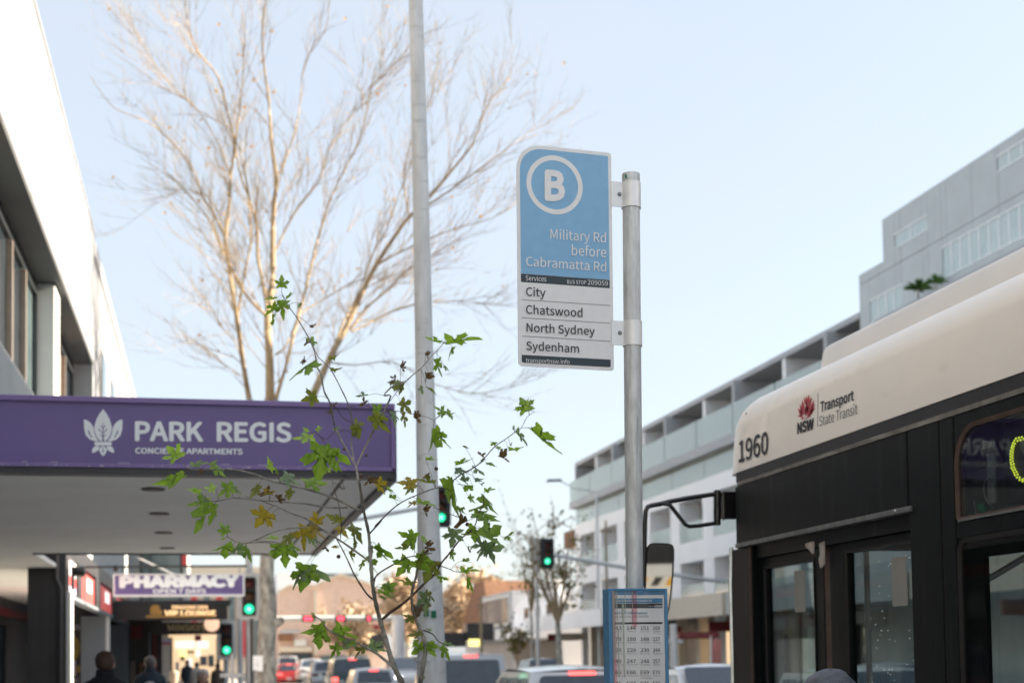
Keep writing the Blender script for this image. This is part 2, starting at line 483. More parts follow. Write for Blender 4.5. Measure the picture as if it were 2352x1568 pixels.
def rrect(x0, y0, x1, y1, tl, tr, br, bl, n=8):
    return (arc(x0 + tl, y1 - tl, tl, 180, 90, n) + arc(x1 - tr, y1 - tr, tr, 90, 0, n) + arc(x1 - br, y0 + br, br, 0, -90, n) + arc(x0 + bl, y0 + bl, bl, -90, -180, n))
_tc = {}
FONTS = []
try:                                   # the plain sans that ships inside Blender; its built-in font otherwise
    import os
    FONTS.append(bpy.data.fonts.load(os.path.join(bpy.utils.system_resource('DATAFILES', path='fonts'), 'Noto Sans CJK Regular.woff2')))
except Exception:
    pass
CAPH = [0.682]
def cap_height():
    if len(CAPH) == 1:
        c = bpy.data.curves.new('lettering', 'FONT'); c.body = 'H'
        if FONTS: c.font = FONTS[0]
        o = bpy.data.objects.new('lettering', c); COL.objects.link(o)
        dg = bpy.context.evaluated_depsgraph_get(); me = bpy.data.meshes.new_from_object(o.evaluated_get(dg))
        CAPH.append(max(v.co.y for v in me.vertices)); bpy.data.objects.remove(o); bpy.data.curves.remove(c); bpy.data.meshes.remove(me)
    return CAPH[1]
def text(s, m, parent, p0, p1, p2, bold=0.0, name='lettering', off=0.0012, shear=0.0, space=1.0):
    """flat print: p0 baseline left, p1 baseline right, p2 cap height above p0"""
    p0, p1, p2 = V(p0), V(p1), V(p2)
    key = (s, bold, shear, space)
    if key not in _tc:
        c = bpy.data.curves.new('lettering', 'FONT')
        if FONTS: c.font = FONTS[0]
        c.body = s; c.resolution_u = 3; c.shear = shear; c.space_character = space
        o = bpy.data.objects.new('lettering', c); COL.objects.link(o)
        dg = bpy.context.evaluated_depsgraph_get()
        me = bpy.data.meshes.new_from_object(o.evaluated_get(dg))
        _tc[key] = ([v.co.copy() for v in me.vertices], [tuple(p.vertices) for p in me.polygons])
        bpy.data.objects.remove(o); bpy.data.curves.remove(c); bpy.data.meshes.remove(me)
    vs, fs = _tc[key]
    x0 = min(v.x for v in vs); x1 = max(v.x for v in vs)
    rt = (p1 - p0) / (x1 - x0); up = (p2 - p0) / (cap_height() + 0.9 * bold)
    nrm = rt.cross(up).normalized() * off
    b = MB()
    e_ = nrm.normalized() * 0.00004
    bold *= 0.45
    ring_ = [(0, 0)] + ([(bold * math.cos(t * math.pi / 4), bold * math.sin(t * math.pi / 4)) for t in range(8)] if bold > 0 else [])
    if bold > 0: rt = (p1 - p0) / (x1 - x0 + 2 * bold)
    for i, (ox, oy) in enumerate(ring_):         # heavier weights: the outline laid down again a hair's breadth off
        b.add([p0 + rt * (v.x - x0 + ox + bold) + up * (v.y + oy + bold) + nrm + e_ * i for v in vs], fs)
    return b.build(name, m, parent)
# ------------------------------------------------------------------ the setting
KX, FX = 2.72, 17.2                   # near and far kerb lines
b = MB(); b.box(-900, 900, -900, 1800, -0.6, -0.15); tag(b.build('ground', M['soil']), kind='structure')
b = MB(); b.box(KX, FX, -80, 320, -0.14, -0.13); tag(b.build('road', M['asphalt']), kind='structure')
b = MB(); b.box(-9, KX - 0.15, -80, 300, -0.14, 0.0); tag(b.build('pavement', M['paving']), kind='structure')
b = MB(); b.box(FX + 0.15, 30, -80, 300, -0.14, 0.0); tag(b.build('pavement', M['paving']), kind='structure')
for x0, x1 in ((KX - 0.15, KX), (FX, FX + 0.15)):
    b = MB(); b.box(x0, x1, -80, 300, -0.14, 0.012); tag(b.build('kerb', M['kerb'], bevel=0.01), kind='structure')
b = MB()
for k in range(-12, 60):
    for x in (5.75, 9.6, 13.4): b.box(x - 0.05, x + 0.05, k * 5.0, k * 5.0 + 2.4, -0.128, -0.124)
tag(b.build('lane_marking', M['line']), kind='structure')

# ------------------------------------------------------------------ left: rendered white building
LX = -2.1
lb = empty('rendered_building', (LX - 5, 8, 0), 'white rendered building with overhanging upper wall and window strip above the purple awning', 'building')
zt, zs, zsill, YE = 9.95, 7.42, 5.02, 28.6
p = MB()
p.hexa([(LX - 1.0, -26, zs), (LX, -26, zs), (LX, YE, zs), (LX - 1.0, YE, zs)], [(LX - 1.0, -26, zt), (LX, -26, zt), (LX, YE, zt), (LX - 1.0, YE, zt)])
p.build('upper_wall', M['render_white'], lb, bevel=0.02)
p = MB(); p.box(LX - 9.0, LX - 1.0, -26, YE, zs + 0.3, zt - 0.2); p.build('roof', M['render_grey'], lb)
p = MB(); p.box(LX - 0.98, LX - 0.012, -25.9, YE - 0.05, zs - 0.05, zs - 0.002); p.build('soffit', M['soffit_char'], lb)
p = MB(); p.box(LX - 1.0, LX - 0.02, -26, YE - 0.02, 3.55, zsill); p.build('sill_wall', M['render_grey'], lb, bevel=0.01)
p = MB(); p.box(LX - 9.0, LX - 1.0, -26, YE, 3.55, zs + 0.3); p.build('inner_wall', M['shopdark'], lb)
WX = LX - 0.42
piers = [atx(118, 700, LX - 0.02).y, 0, 0]
py = 12.0
# window strip: bays of panes between render columns
bays = [(-25.5, -18.4), (-17.4, -10.3), (-9.3, -2.2), (-1.2, 4.0), (4.8, 22.4), (23.2, YE - 0.1)]
for i, (y0, y1) in enumerate(bays):
    n = max(2, int((y1 - y0) / 1.45))
    w = MB()
    w.box(WX - 0.05, WX + 0.04, y0, y1, zs - 0.25, zs - 0.051)
    w.box(WX - 0.05, WX + 0.04, y0, y1, zsill - 0.03, zsill + 0.06)
    w.box(WX - 0.06, WX + 0.05, y0, y0 + 0.07, zsill + 0.06, zs - 0.25)
    w.box(WX - 0.06, WX + 0.05, y1 - 0.07, y1, zsill + 0.06, zs - 0.25)
    wf = w.build('window_frame', M['frame_dark'], lb)
    for k in range(n):
        a0 = y0 + 0.07 + (y1 - y0 - 0.14) * k / n; a1 = y0 + 0.07 + (y1 - y0 - 0.14) * (k + 1) / n
        g = MB(); g.box(WX - 0.035, WX - 0.02, a0 + 0.02, a1 - 0.02, zsill + 0.06, zs - 0.25)
        g.build('pane', M['curtain_tan'] if (k + i) % 5 == 1 else M['pane_mid'] if (k + i) % 3 == 0 else M['pane_dark'], wf)
        if k:
            g = MB(); g.box(WX - 0.018, WX + 0.07, a0 - 0.03, a0 + 0.03, zsill + 0.065, zs - 0.27); g.build('mullion', M['mullion'], wf, bevel=0.012)
    if i:
        yp = bays[i - 1][1]
        g = MB(); g.box(LX - 0.62, LX - 0.12, yp + 0.02, y0 - 0.02, zsill - 0.02, zs - 0.052); g.build('column', M['render_grey'], lb, bevel=0.02)
g = MB(); g.box(LX - 0.30, LX + 0.015, -26, YE, zt + 0.0, zt + 0.06); g.build('parapet_cap', M['render_white'], lb)

# the next, set-back white block further on
nb = empty('white_block', (LX - 5, 36, 0), 'narrow white rendered block beyond the white building, its wall partly in shade', 'building')
p = MB(); p.box(LX - 9, LX - 0.03, YE + 0.05, 47, 6.0, 9.9); p.build('upper_wall', M['render_white'], nb)
p = MB(); p.box(LX - 9, LX - 0.3, YE + 0.05, 47, 3.6, 6.0); p.build('wall', M['render_grey'], nb)
p = MB(); p.box(LX - 0.06, LX + 0.0, YE + 0.1, 47, 9.6, 9.93); p.build('cornice', M['render_white'], nb)
for k in range(5):
    y0 = 31 + k * 3.1
    p = MB(); p.box(LX - 0.25, LX - 0.02, y0, y0 + 1.5, 6.6, 8.2)
    w = p.build('window_frame', M['frame_dark'], nb)
    p = MB(); p.box(LX - 0.018, LX - 0.008, y0 + 0.08, y0 + 1.42, 6.68, 8.12); p.build('pane', M['pane_mid'], w)

# ------------------------------------------------------------------ purple awning
AY0, ZA, ZF = 10.6, 2.965, 3.497
AY1 = atz(400, 1270, ZA).y
AR = aty(907, 1000, AY0).x
aw = empty('purple_awning', (-1, 14, 0), 'purple fascia awning with white hotel lettering over the footpath', 'awning')
AL = LX
p = MB(); p.box(AL, AR - 0.03, AY0, AY0 + 0.05, ZA + 0.06, ZF - 0.03); fas = p.build('fascia', M['purple'], aw)
p = MB(); p.box(AL, AR, AY0 - 0.025, AY0 + 0.06, ZF - 0.03, ZF + 0.012); p.build('top_trim', M['purple2'], aw, bevel=0.006)
p = MB(); p.box(AR - 0.03, AR, AY0 - 0.02, AY0 + 0.06, ZA + 0.03, ZF - 0.03); p.build('end_trim', M['purple2'], aw, bevel=0.005)
p = MB(); p.box(AL, AR, AY0 - 0.02, AY0 + 0.09, ZA + 0.03, ZA + 0.06); p.build('bottom_trim', M['purple2'], aw, bevel=0.004)
p = MB(); p.box(AL, AR - 0.02, AY0 - 0.005, AY0 + 0.12, ZA - 0.02, ZA + 0.03); p.build('drip_edge', M['soffitdark'], aw)
p = MB(); p.box(AR - 0.05, AR + 0.02, AY0 + 0.06, AY1, ZA - 0.035, ZF - 0.03); p.build('side_gutter', M['soffitdark'], aw)
p = MB(); p.box(AL, AR - 0.052, AY0 + 0.12, AY1, ZA, ZA + 0.03); p.build('soffit', M['soffit'], aw)
p = MB(); p.box(AL, AR - 0.052, AY1, AY1 + 0.04, ZA - 0.02, ZA + 0.25); p.build('rear_edge', M['soffitdark'], aw)
p = MB(); p.box(AL, AR - 0.06, AY0 + 0.2, AY1 - 0.02, ZA + 0.10, ZF - 0.10); p.build('roof', M['soffitdark'], aw)
q0 = atz(*cp('B', 1330, 160), ZA - 0.004); q1 = atz(*cp('B', 1110, 450), ZA - 0.004); q2 = atz(*cp('B', 960, 640), ZA - 0.004)
p = MB(); p.tube([q0, q1, q2], 0.014, 4); p.build('soffit_joint', M['soffitdark'], aw)
for (u, v) in ((352, 1123), (366, 1179), (376, 1223), (384, 1258)):
    c = atz(u, v, ZA - 0.006)
    p = MB(); p.lathe(c, (0, 0, -1), [(0, 0.092), (0.008, 0.092), (0.008, 0.072), (0.003, 0.068), (0.003, 0.0)], 20)
    d = p.build('downlight', M['downlight'], aw, smooth=True)
    p = MB(); p.lathe(c + V((0, 0, -0.006)), (0, 0, -1), [(0, 0.064), (0.003, 0.05), (0.004, 0.0)], 16); p.build('lens', M['soffitdark'], d)
rnd = random.Random(3)
p = MB()
for k in range(46):                    # chipped paint along the bottom of the fascia
    x = AL + 0.1 + (AR - AL - 0.3) * rnd.random(); w = 0.005 + 0.03 * rnd.random() ** 2; z = ZA + 0.062 + 0.012 * rnd.random()
    p.box(x, x + w, AY0 - 0.0218, AY0 - 0.0205, z - 0.03, z - 0.03 + 0.004 + 0.006 * rnd.random())
for k in range(9):
    x = AL + 0.1 + (AR - AL - 0.3) * rnd.random(); p.box(x, x + 0.03 + 0.05 * rnd.random(), AY0 - 0.0012, AY0 + 0.001, ZA + 0.064, ZA + 0.069)
p.build('paint_chips', M['scuff'], aw, kind='stuff')
FP = lambda x, y, c='K', d=0.002: aty(*cp(c, x, y), AY0 - d)
text('PARK', M['letterwhite'], aw, FP(1153, 456), FP(1738, 461), FP(1153, 285), bold=0.03)
text('REGIS', M['letterwhite'], aw, FP(440, 1182, 'A'), FP(935, 1186, 'A'), FP(440, 1050, 'A'), bold=0.03)
text('CONCIERGE APARTMENTS', M['letterwhite'], aw, FP(1156, 563), FP(2075, 571), FP(1156, 512), bold=0.03)
def mirror_pts(pts, c): return [(2 * c - x, y) for x, y in reversed(pts)]
half = [(882, 182), (912, 222), (938, 270), (953, 320), (956, 352), (948, 392), (930, 428), (902, 456)]
cen = half + [(2 * 881 - x, y) for x, y in reversed(half[1:])]
left = [(716, 270), (748, 279), (780, 305), (800, 342), (807, 390), (824, 430), (846, 456), (812, 457), (765, 440), (733, 405), (719, 355)]
bot = [(881, 496), (903, 508), (915, 532), (904, 560), (881, 585), (858, 560), (847, 532), (859, 508)]
bl = [(852, 500), (846, 530), (822, 545), (789, 559), (787, 532), (798, 510), (818, 498)]
em = MB()
for sh in (cen, left, mirror_pts(left, 882), bot, bl, mirror_pts(bl, 881)):
    em.slab([FP(x, y, d=0.003) for x, y in sh], (0, 0.0015, 0))
em.slab([FP(x, 956 - y, d=0.003) for x, y in rrect(806, 462, 956, 494, 14, 14, 14, 14, 4)], (0, 0.0015, 0))
emb = em.build('emblem', M['letterwhite'], aw)
em = MB()
for a, c_, w in (((881, 300), (881, 458), 6), ((881, 352), (862, 322), 4), ((881, 352), (900, 322), 4), ((881, 392), (842, 352), 4), ((881, 392), (918, 352), 4), ((881, 425), (858, 400), 3), ((881, 425), (904, 400), 3),
                 ((755, 360), (765, 395), 7), ((765, 395), (782, 422), 6), ((1008, 360), (998, 395), 7), ((998, 395), (981, 422), 6), ((881, 505), (881, 552), 5)):
    dx, dy = c_[0] - a[0], c_[1] - a[1]; l = math.hypot(dx, dy); nx, ny = -dy / l * w, dx / l * w
    em.slab([FP(a[0] + nx * .3, a[1] + ny * .3, d=0.0042), FP(c_[0] + nx, c_[1] + ny, d=0.0042), FP(c_[0] - nx, c_[1] - ny, d=0.0042), FP(a[0] - nx * .3, a[1] - ny * .3, d=0.0042)], (0, 0.001, 0))
em.build('vein', M['purpledark'], emb)

# ------------------------------------------------------------------ arcade and shopfronts on the left, under and beyond the awning
SX = -4.1
sh = empty('arcade_shopfront', (-4, 22, 0), 'dark recessed shopfront with pale ceiling left of the dark brown pier', 'shopfront')
p = MB(); p.box(SX - 0.4, SX, 3, 60, 0, 2.965); p.build('wall', M['shopdark'], sh)
p = MB(); p.box(SX - 0.4, LX - 0.002, 3, 43, 2.97, 3.03); p.build('ceiling', M['soffit'], sh)
p = MB(); p.box(SX, SX + 0.04, 3, 60, 2.58, 2.74); p.build('sign_band', M['maroon'], sh)
for k in range(14):
    y0 = 9 + k * 1.6
    p = MB(); p.box(SX + 0.01, SX + 0.07, y0, y0 + 0.08, 0.05, 2.40); p.build('mullion', M['blackpaint'], sh)
    p = MB(); p.box(SX + 0.012, SX + 0.03, y0 + 0.1, y0 + 1.58, 0.3, 2.38); p.build('pane', M['pane_dark'] if k % 2 else M['pane_mid'], sh)
po = aty(6, 1520, 24.0)
p = MB(); p.box(SX + 0.035, SX + 0.06, 27.6, 29.0, 0.9, 1.86); pp = p.build('poster', M['redpaint'], sh)
p = MB(); p.tube([(SX + 0.08, 28.0, 1.0), (SX + 0.08, 28.5, 1.75)], [0.12, 0.05], 6); p.build('poster_graphic', M['whitepaint'], pp)

PY = 21.6
pr = empty('street_pier', (LX - 0.3, PY, 0), 'dark brown shopfront pier with a downpipe, left of the lounge window', 'pier')
x0, x1 = aty(63, 1400, PY).x, aty(152, 1400, PY).x
p = MB(); p.box(x0, x1, PY, PY + 0.5, 0, 3.9); p.build('shaft', M['pier'], pr, bevel=0.01)
p = MB(); p.tube([(x0 + 0.40, PY - 0.06, 3.3), (x0 + 0.40, PY - 0.06, 2.80), (x0 + 0.46, PY - 0.06, 2.68), (x0 + 0.46, PY - 0.06, 0.05)], 0.035, 8); p.build('downpipe', M['pier'], pr, smooth=True)
p = MB(); p.box(x1 + 0.002, x1 + 0.06, PY + 0.0, PY + 0.45, 0, 2.62); p.build('corner_trim', M['whitepaint'], pr)
lp = empty('wall_lamp', (x1 + 0.1, PY + 0.2, 2.9), 'small black drum lamp on the corner of the dark pier', 'lamp')
p = MB(); p.box(x1 + 0.0625, x1 + 0.09, PY + 0.05, PY + 0.35, 2.66, 3.0); p.build('bracket', M['blackpaint'], lp)
p = MB(); p.lathe((x1 + 0.09, PY + 0.2, 2.93), (1, 0, 0), [(0, 0.07), (0.13, 0.085), (0.16, 0.07), (0.17, 0.0)], 14); p.build('lamp_head', M['blackpaint'], lp, smooth=True)

# window poster of the lounge between pier and first blue-grey column
lw = empty('lounge_window', (SX, 31, 0), 'black shop window with gold figure and lilac lettering between the piers', 'shop window')
WY = 33.0
def LP(x, y, d=0.0): return aty(*cp('L', x, y), WY - d)
a = LP(540, 600); c = LP(700, 1300)
p = MB(); p.box(a.x - 0.4, c.x + 0.3, WY, WY + 0.05, 0.2, 3.0); p.build('pane', M['shopdark'], lw)
text('ONS', M['lilac'], lw, LP(560, 782, .01), LP(683, 782, .01), LP(560, 742, .01), bold=0.01)
text('2', M['gold'], lw, LP(548, 1150, .008), LP(692, 1150, .008), LP(548, 840, .008), bold=0.03)
text('I', M['lilac'], lw, LP(572, 1182, .014), LP(652, 1182, .014), LP(572, 1048, .014), bold=0.02)
text('UN', M['lilac'], lw, LP(560, 1238, .014), LP(672, 1238, .014), LP(560, 1192, .014), bold=0.02)

# lit shop sign band along the arcade edge
def lx(x, y, X=LX + 0.02, c='L'): return atx(*cp(c, x, y), X)
sb = empty('lit_sign_band', (LX, 30, 0), 'row of lit red and white sign panels above the blue grey columns', 'sign')
ya, yb = PY + 0.62, 42.0
p = MB(); p.box(LX - 0.12, LX - 0.02, ya, yb, 2.66, 3.22); p.build('backing', M['blackpaint'], sb)
p = MB(); p.box(LX - 0.12, LX + 0.05, ya, yb, 2.60, 2.66); p.build('bottom_rail', M['bluegrey'], sb)
p = MB(); p.box(LX - 0.12, LX + 0.05, ya, yb, 3.22, 3.5); p.build('top_rail', M['shopdark'], sb)
ys = [ya, 24.4, 25.3, 28.3, 29.7, 33.5, 35.0, 39.5]
for k in range(4):
    y0, y1 = ys[2 * k], ys[2 * k + 1]
    if k == 0:
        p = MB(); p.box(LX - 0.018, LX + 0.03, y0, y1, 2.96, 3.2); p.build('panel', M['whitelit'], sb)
        p = MB(); p.box(LX - 0.018, LX + 0.032, y0 + 0.9, y1, 2.80, 2.96); p.build('panel', M['redlit'], sb)
        p = MB(); p.box(LX - 0.018, LX + 0.03, y0 + 0.4, y1, 2.68, 2.80); p.build('panel', M['lilac'], sb)
    else:
        p = MB(); p.box(LX - 0.018, LX + 0.03, y0, y1, 2.68, 3.16); p.build('panel', M['redlit'], sb)
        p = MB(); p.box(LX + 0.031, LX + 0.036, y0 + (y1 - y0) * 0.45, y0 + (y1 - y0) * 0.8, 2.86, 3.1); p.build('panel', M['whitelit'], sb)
    p = MB(); p.box(LX - 0.018, LX + 0.06, y1 + 0.05, ys[2 * k + 2] - 0.05 if k < 3 else 41.5, 2.665, 3.215); p.build('post', M['shopdark'], sb)
for (ul, ur, lab) in ((185, 246, 'wide blue grey column nearest the dark pier'), (247, 291, 'narrower blue grey column behind the first, left of the lounge entrance')):
    Yc = (LX * 3267) / (ur - 470)
    Yc = atx(ur, 1480, LX).y
    X0 = aty(ul - (0 if ul < 200 else 6), 1480, Yc).x
    cb = empty('shop_column', (LX - 0.3, Yc, 0), lab, 'column', 'blue grey columns along the shops')
    p = MB(); p.box(X0, LX - 0.03, Yc, Yc + 0.6, 0, 2.6); p.build('shaft', M['bluegrey'], cb, bevel=0.01)
    p = MB(); p.box(LX - 0.028, LX + 0.02, Yc + 0.0, Yc + 0.6, 0, 2.6); p.build('corner_trim', M['whitepaint'] if ul < 200 else M['bluegrey'], cb)
p = MB(); p.box(-8, LX - 0.3, 44, 44.2, 0, 3.3)

# hanging pharmacy sign
HY = 26.0
hp = empty('pharmacy_sign', (-0.4, HY, 3.0), 'purple hanging pharmacy sign in an aluminium frame, open 7 days', 'sign')
def HP(x, y, d=0.0): return aty(*cp('L', x, y), HY - d)
c0, c1, c2, c3 = HP(966, 505), HP(2092, 495), HP(2092, 303), HP(966, 312)
zb, zt2, hx0, hx1 = (c0.z + c1.z) / 2, (c2.z + c3.z) / 2, (c0.x + c3.x) / 2, c1.x
p = MB(); p.box(hx0 + 0.03, hx1 - 0.03, HY, HY + 0.14, zb + 0.03, zt2 - 0.02); p.build('sign_board', M['purple'], hp)
for bx in ((hx0, hx1, zb, zb + 0.035), (hx0, hx1, zt2 - 0.025, zt2)):
    p = MB(); p.box(bx[0], bx[1], HY - 0.012, HY + 0.15, bx[2], bx[3]); p.build('frame_rail', M['alu'], hp)
for bx in ((hx0 + 0.0, hx0 + 0.03), (hx1 - 0.03, hx1)):
    p = MB(); p.box(bx[0], bx[1], HY - 0.010, HY + 0.148, zb + 0.035, zt2 - 0.025); p.build('frame_rail', M['alu'], hp)
text('PHARMACY', M['letterwhite'], hp, HP(1018, 430, .004), HP(2045, 422, .004), HP(1018, 322, .004), bold=0.07)
text('OPEN 7 DAYS', M['letterwhite'], hp, HP(1308, 476, .004), HP(1762, 474, .004), HP(1308, 436, .004), bold=0.03)
brk = empty('sign_bracket_bar', (-0.4, HY, 3.3), 'black horizontal bar with a box end, above the pharmacy sign', 'bracket')
zb2 = HP(1500, 248).z
p = MB(); p.tube([(LX, HY + 0.05, zb2), (HP(2110, 240).x, HY + 0.05, zb2 + 0.02)], 0.022, 6); p.build('bar', M['blackpaint'], brk)
p = MB(); p.box(HP(970, 250).x, HP(1010, 250).x, HY - 0.02, HY + 0.12, HP(990, 285).z, HP(990, 232).z); p.build('end_box', M['blackpaint'], brk, bevel=0.01)
for x in (1045, 1560, 2050):
    q = HP(x, 250)
    p = MB(); p.tube([(q.x, HY + 0.05, zb2 - 0.02), (q.x, HY + 0.05, zt2 + 0.001)], 0.008, 5); p.build('hanger', M['blackpaint'], brk)
for x in (1170, 1190):
    q = HP(x, 160); r_ = HP(x + 300, 300)
    p = MB(); p.tube([(q.x, HY + 0.4, q.z), (r_.x, HY + 0.4, r_.z)], 0.008, 5); p.build('stay_rod', M['alu'], brk)

# second awning with lounge signs
DY = 34.0
def DPt(x, y, Y, d=0.0): return aty(*cp('L', x, y), Y - d)
da = empty('lounge_awning', (-1, 38, 0), 'low black awning carrying the lounge sign beyond the pharmacy sign', 'awning')
d0, d1 = DPt(1100, 560, DY), DPt(1945, 560, DY)
zlo = DPt(1500, 700, DY).z
p = MB(); p.box(d0.x - 0.35, d1.x, DY, DY + 0.1, zlo, d0.z); p.build('fascia', M['blackpaint'], da)
p = MB(); p.box(d0.x - 0.35, d1.x - 0.02, DY + 0.1, DY + 12, d0.z - 0.10, d0.z + 0.03); p.build('roof', M['soffitdark'], da)
p = MB(); p.box(d0.x - 0.3, d1.x + 0.1, DY + 0.11, DY + 3.0, d0.z + 0.031, DPt(1500, 530, DY).z); p.build('upper_band', M['soffit_char'], da)
text('DRAGONS DEN', M['goldlit'], da, DPt(1470, 608, DY, .01), DPt(1775, 608, DY, .01), DPt(1470, 576, DY, .01), bold=0.03)
text('VIP LOUNGE', M['goldlit'], da, DPt(1405, 668, DY, .01), DPt(1845, 668, DY, .01), DPt(1405, 618, DY, .01), bold=0.05)
g = DPt(1250, 682, DY, .012); g2 = DPt(1830, 682, DY, .012)
p = MB(); p.box(g.x, g2.x, DY - 0.012, DY - 0.002, g.z, DPt(1300, 662, DY).z); p.build('gold_stripe', mat('gold_stripe', (0.55, 0.30, 0.07), 0.5, var=0.2, scale=9), da)
cc = [DPt(x, y, DY, .014) for x, y in ((1285, 655), (1283, 600), (1300, 576), (1335, 570), (1362, 580), (1365, 610), (1385, 622), (1392, 655))]
p = MB(); p.slab(cc, (0, 0.008, 0)); p.build('gold_motif', mat('gold_motif', (0.55, 0.30, 0.07), 0.6, var=0.3, scale=30), da)
MY = 39.0
ms = empty('minskys_sign', (-0.5, MY, 2.4), 'black board with pale gold bar name under the lounge awning', 'sign')
m0, m1 = DPt(1300, 722, MY), DPt(1890, 822, MY)
p = MB(); p.box(m0.x, m1.x, MY, MY + 0.08, m1.z, m0.z); p.build('sign_board', M['blackpaint'], ms)
text('MINSKYS', M['goldlet'], ms, DPt(1430, 795, MY, .01), DPt(1765, 795, MY, .01), DPt(1430, 738, MY, .01), bold=0.03, shear=-0.2)
gl = empty('globe_lamp', (0.5, 38, 2.5), 'glowing peach globe lamp at the right end of the black bar board', 'lamp')
q = DPt(1812, 735, 38.0)
p = MB()
rr = 0.2
p.lathe(q - V((0, 0, rr)), (0, 0, 1), [(rr - rr * math.cos(t * math.pi / 12), max(0.002, rr * math.sin(t * math.pi / 12))) for t in range(13)], 18); p.build('globe', emat('globe_glow', (1.0, 0.62, 0.42), 0.26), gl, smooth='all')
p = MB(); p.tube([q + V((0, 0, rr - 0.01)), q + V((0, 0, 0.6))], 0.012, 6); p.build('stem', M['blackpaint'], gl)
# dark entrance wall beneath, left of the bright shops
en = empty('bar_entrance', (-1.7, 41, 0), 'dark bar entrance with red poster and posts under the black awning', 'shopfront')
e0 = aty(292, 1500, 41.5).x; e1 = aty(372, 1500, 41.5).x
p = MB(); p.box(e0 - 2.5, e1, 41.5, 41.7, 0, 3.0); p.build('wall', M['shopdark'], en)
q = aty(*cp('L', 1165, 805), 41.4)
p = MB(); p.box(q.x - 0.16, q.x + 0.16, 41.44, 41.49, q.z - 0.2, q.z + 0.2); p.build('poster', M['maroon'], en)
for x, w, m_, ztop in ((1135, 0.07, 'curtain_tan', 1.6), (1208, 0.04, 'brownroof', 1.55), (1280, 0.03, 'bluegrey', 2.4), (1325, 0.05, 'maroon', 2.4)):
    q = aty(*cp('L', x, 1100), 41.3)
    p = MB(); p.box(q.x - w, q.x + w, 41.25, 41.4, 0, ztop); p.build('post', M[m_], en)
# building over it
gb = empty('grey_upper_shop', (-6, 48, 0), 'pale grey upper wall with dark blue window and red strip above the pharmacy sign', 'building')
p = MB(); p.box(-11, aty(545, 1290, 48).x, 48, 60, 2.9, 4.86); 
wx = aty(*cp('L', 1600, 200), 48).x
p = MB(); p.box(-11, wx, 48, 58, 3.05, 6.4); p.build('wall', M['render_grey'], gb)
a, c = aty(*cp('L', 1210, 290), 48), aty(*cp('L', 1540, 130), 48)
p = MB(); p.box(a.x - 0.06, c.x + 0.06, 47.93, 47.99, 3.2, 5.2); f_ = p.build('window_frame', M['frame_dark'], gb)
for k in range(2):
    p = MB(); p.box(a.x + (c.x - a.x) * (k * .22 if k else 0) + .03, a.x + (c.x - a.x) * (1 if k else .2), 47.90, 47.925, 3.25, 5.1); p.build('pane', M['pane_mid'], f_)
a, c = aty(*cp('L', 1558, 240), 48), aty(*cp('L', 1600, 140), 48)
p = MB(); p.box(a.x, c.x - 0.003, 47.85, 47.98, a.z, 5.6); p.build('vertical_sign', M['redpaint'], gb)

# far left-hand shops, their glowing panes standing for low sun plus interior light
rnd = random.Random(11)
labs = ['tall narrow cream shop just beyond the bar signs', 'cream shop with pale awning further along the footpath', 'tan shop with a red banner far down the footpath', 'farthest cream shop at the end of the footpath']
fy = 62
for k, (lab, m_, h) in enumerate(zip(labs, ('cream', 'whitepaint', 'brickpink', 'cream'), (6.2, 5.2, 7.0, 6.0))):
    y0, y1 = fy, fy + 24; fy = y1 + 0.4
    s = empty('far_shop', (-5, y0, 0), lab, 'shop', 'sunlit shops far down the left footpath')
    p = MB(); p.box(-12, -1.75, y0, y1, 0, h); p.build('wall', M[m_], s)
    p = MB(); p.box(-1.75, 1.1, y0, y1, 2.75, 2.95); p.build('awning', M['cream'], s)
    p = MB(); p.box(-1.748, -1.72, y0 + 0.5, y1 - 0.5, 0.3, 2.6); f_ = p.build('window_frame', M['frame_dark'], s)
    for j in range(6):
        p = MB(); yy = y0 + 1 + j * 3.7; p.box(-1.718, -1.70, yy, yy + 3.0, 0.5, 2.5); p.build('pane', M['warmglow'] if (j + k) % 3 else M['curtain'], f_)
    for j in range(4):
        yy = y0 + 2 + j * 5.2
        p = MB(); p.box(-1.748, -1.70, yy, yy + 1.6, 3.6, 5.0); w_ = p.build('window', M['pane_mid'], s)
# blind-ended lane wall under the signs, glowing in place of sun and shop light
lane = empty('glowing_shop_row', (-0.5, 58, 0), 'cream shopfront with panels, glowing in place of sun and shop light, under the black bar board', 'shopfront')
a, c = aty(*cp('L', 1440, 826), 58.0), aty(*cp('L', 1905, 1150), 58.0)
p = MB(); p.box(a.x, c.x, 58, 58.2, 0, a.z); p.build('wall', M['warmglow'], lane)
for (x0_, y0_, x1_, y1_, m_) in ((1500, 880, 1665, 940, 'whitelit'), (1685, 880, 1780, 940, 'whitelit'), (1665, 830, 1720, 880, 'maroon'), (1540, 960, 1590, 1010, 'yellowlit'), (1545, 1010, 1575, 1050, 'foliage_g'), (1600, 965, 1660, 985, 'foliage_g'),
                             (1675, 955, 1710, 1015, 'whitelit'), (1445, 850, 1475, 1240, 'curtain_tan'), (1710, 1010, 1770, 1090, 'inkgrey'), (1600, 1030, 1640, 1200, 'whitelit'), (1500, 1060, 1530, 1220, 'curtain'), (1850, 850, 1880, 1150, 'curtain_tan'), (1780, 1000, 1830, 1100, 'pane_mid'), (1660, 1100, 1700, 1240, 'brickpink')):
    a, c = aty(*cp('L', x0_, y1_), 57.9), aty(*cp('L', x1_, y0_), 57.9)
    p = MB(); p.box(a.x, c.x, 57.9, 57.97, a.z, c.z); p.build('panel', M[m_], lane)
lp = empty('strip_sign', (-1.2, 50, 2.3), 'small pale strip sign on the cream wall beneath the bar board', 'sign')
a, c = aty(*cp('L', 1345, 912), 50.0), aty(*cp('L', 1460, 875), 50.0)
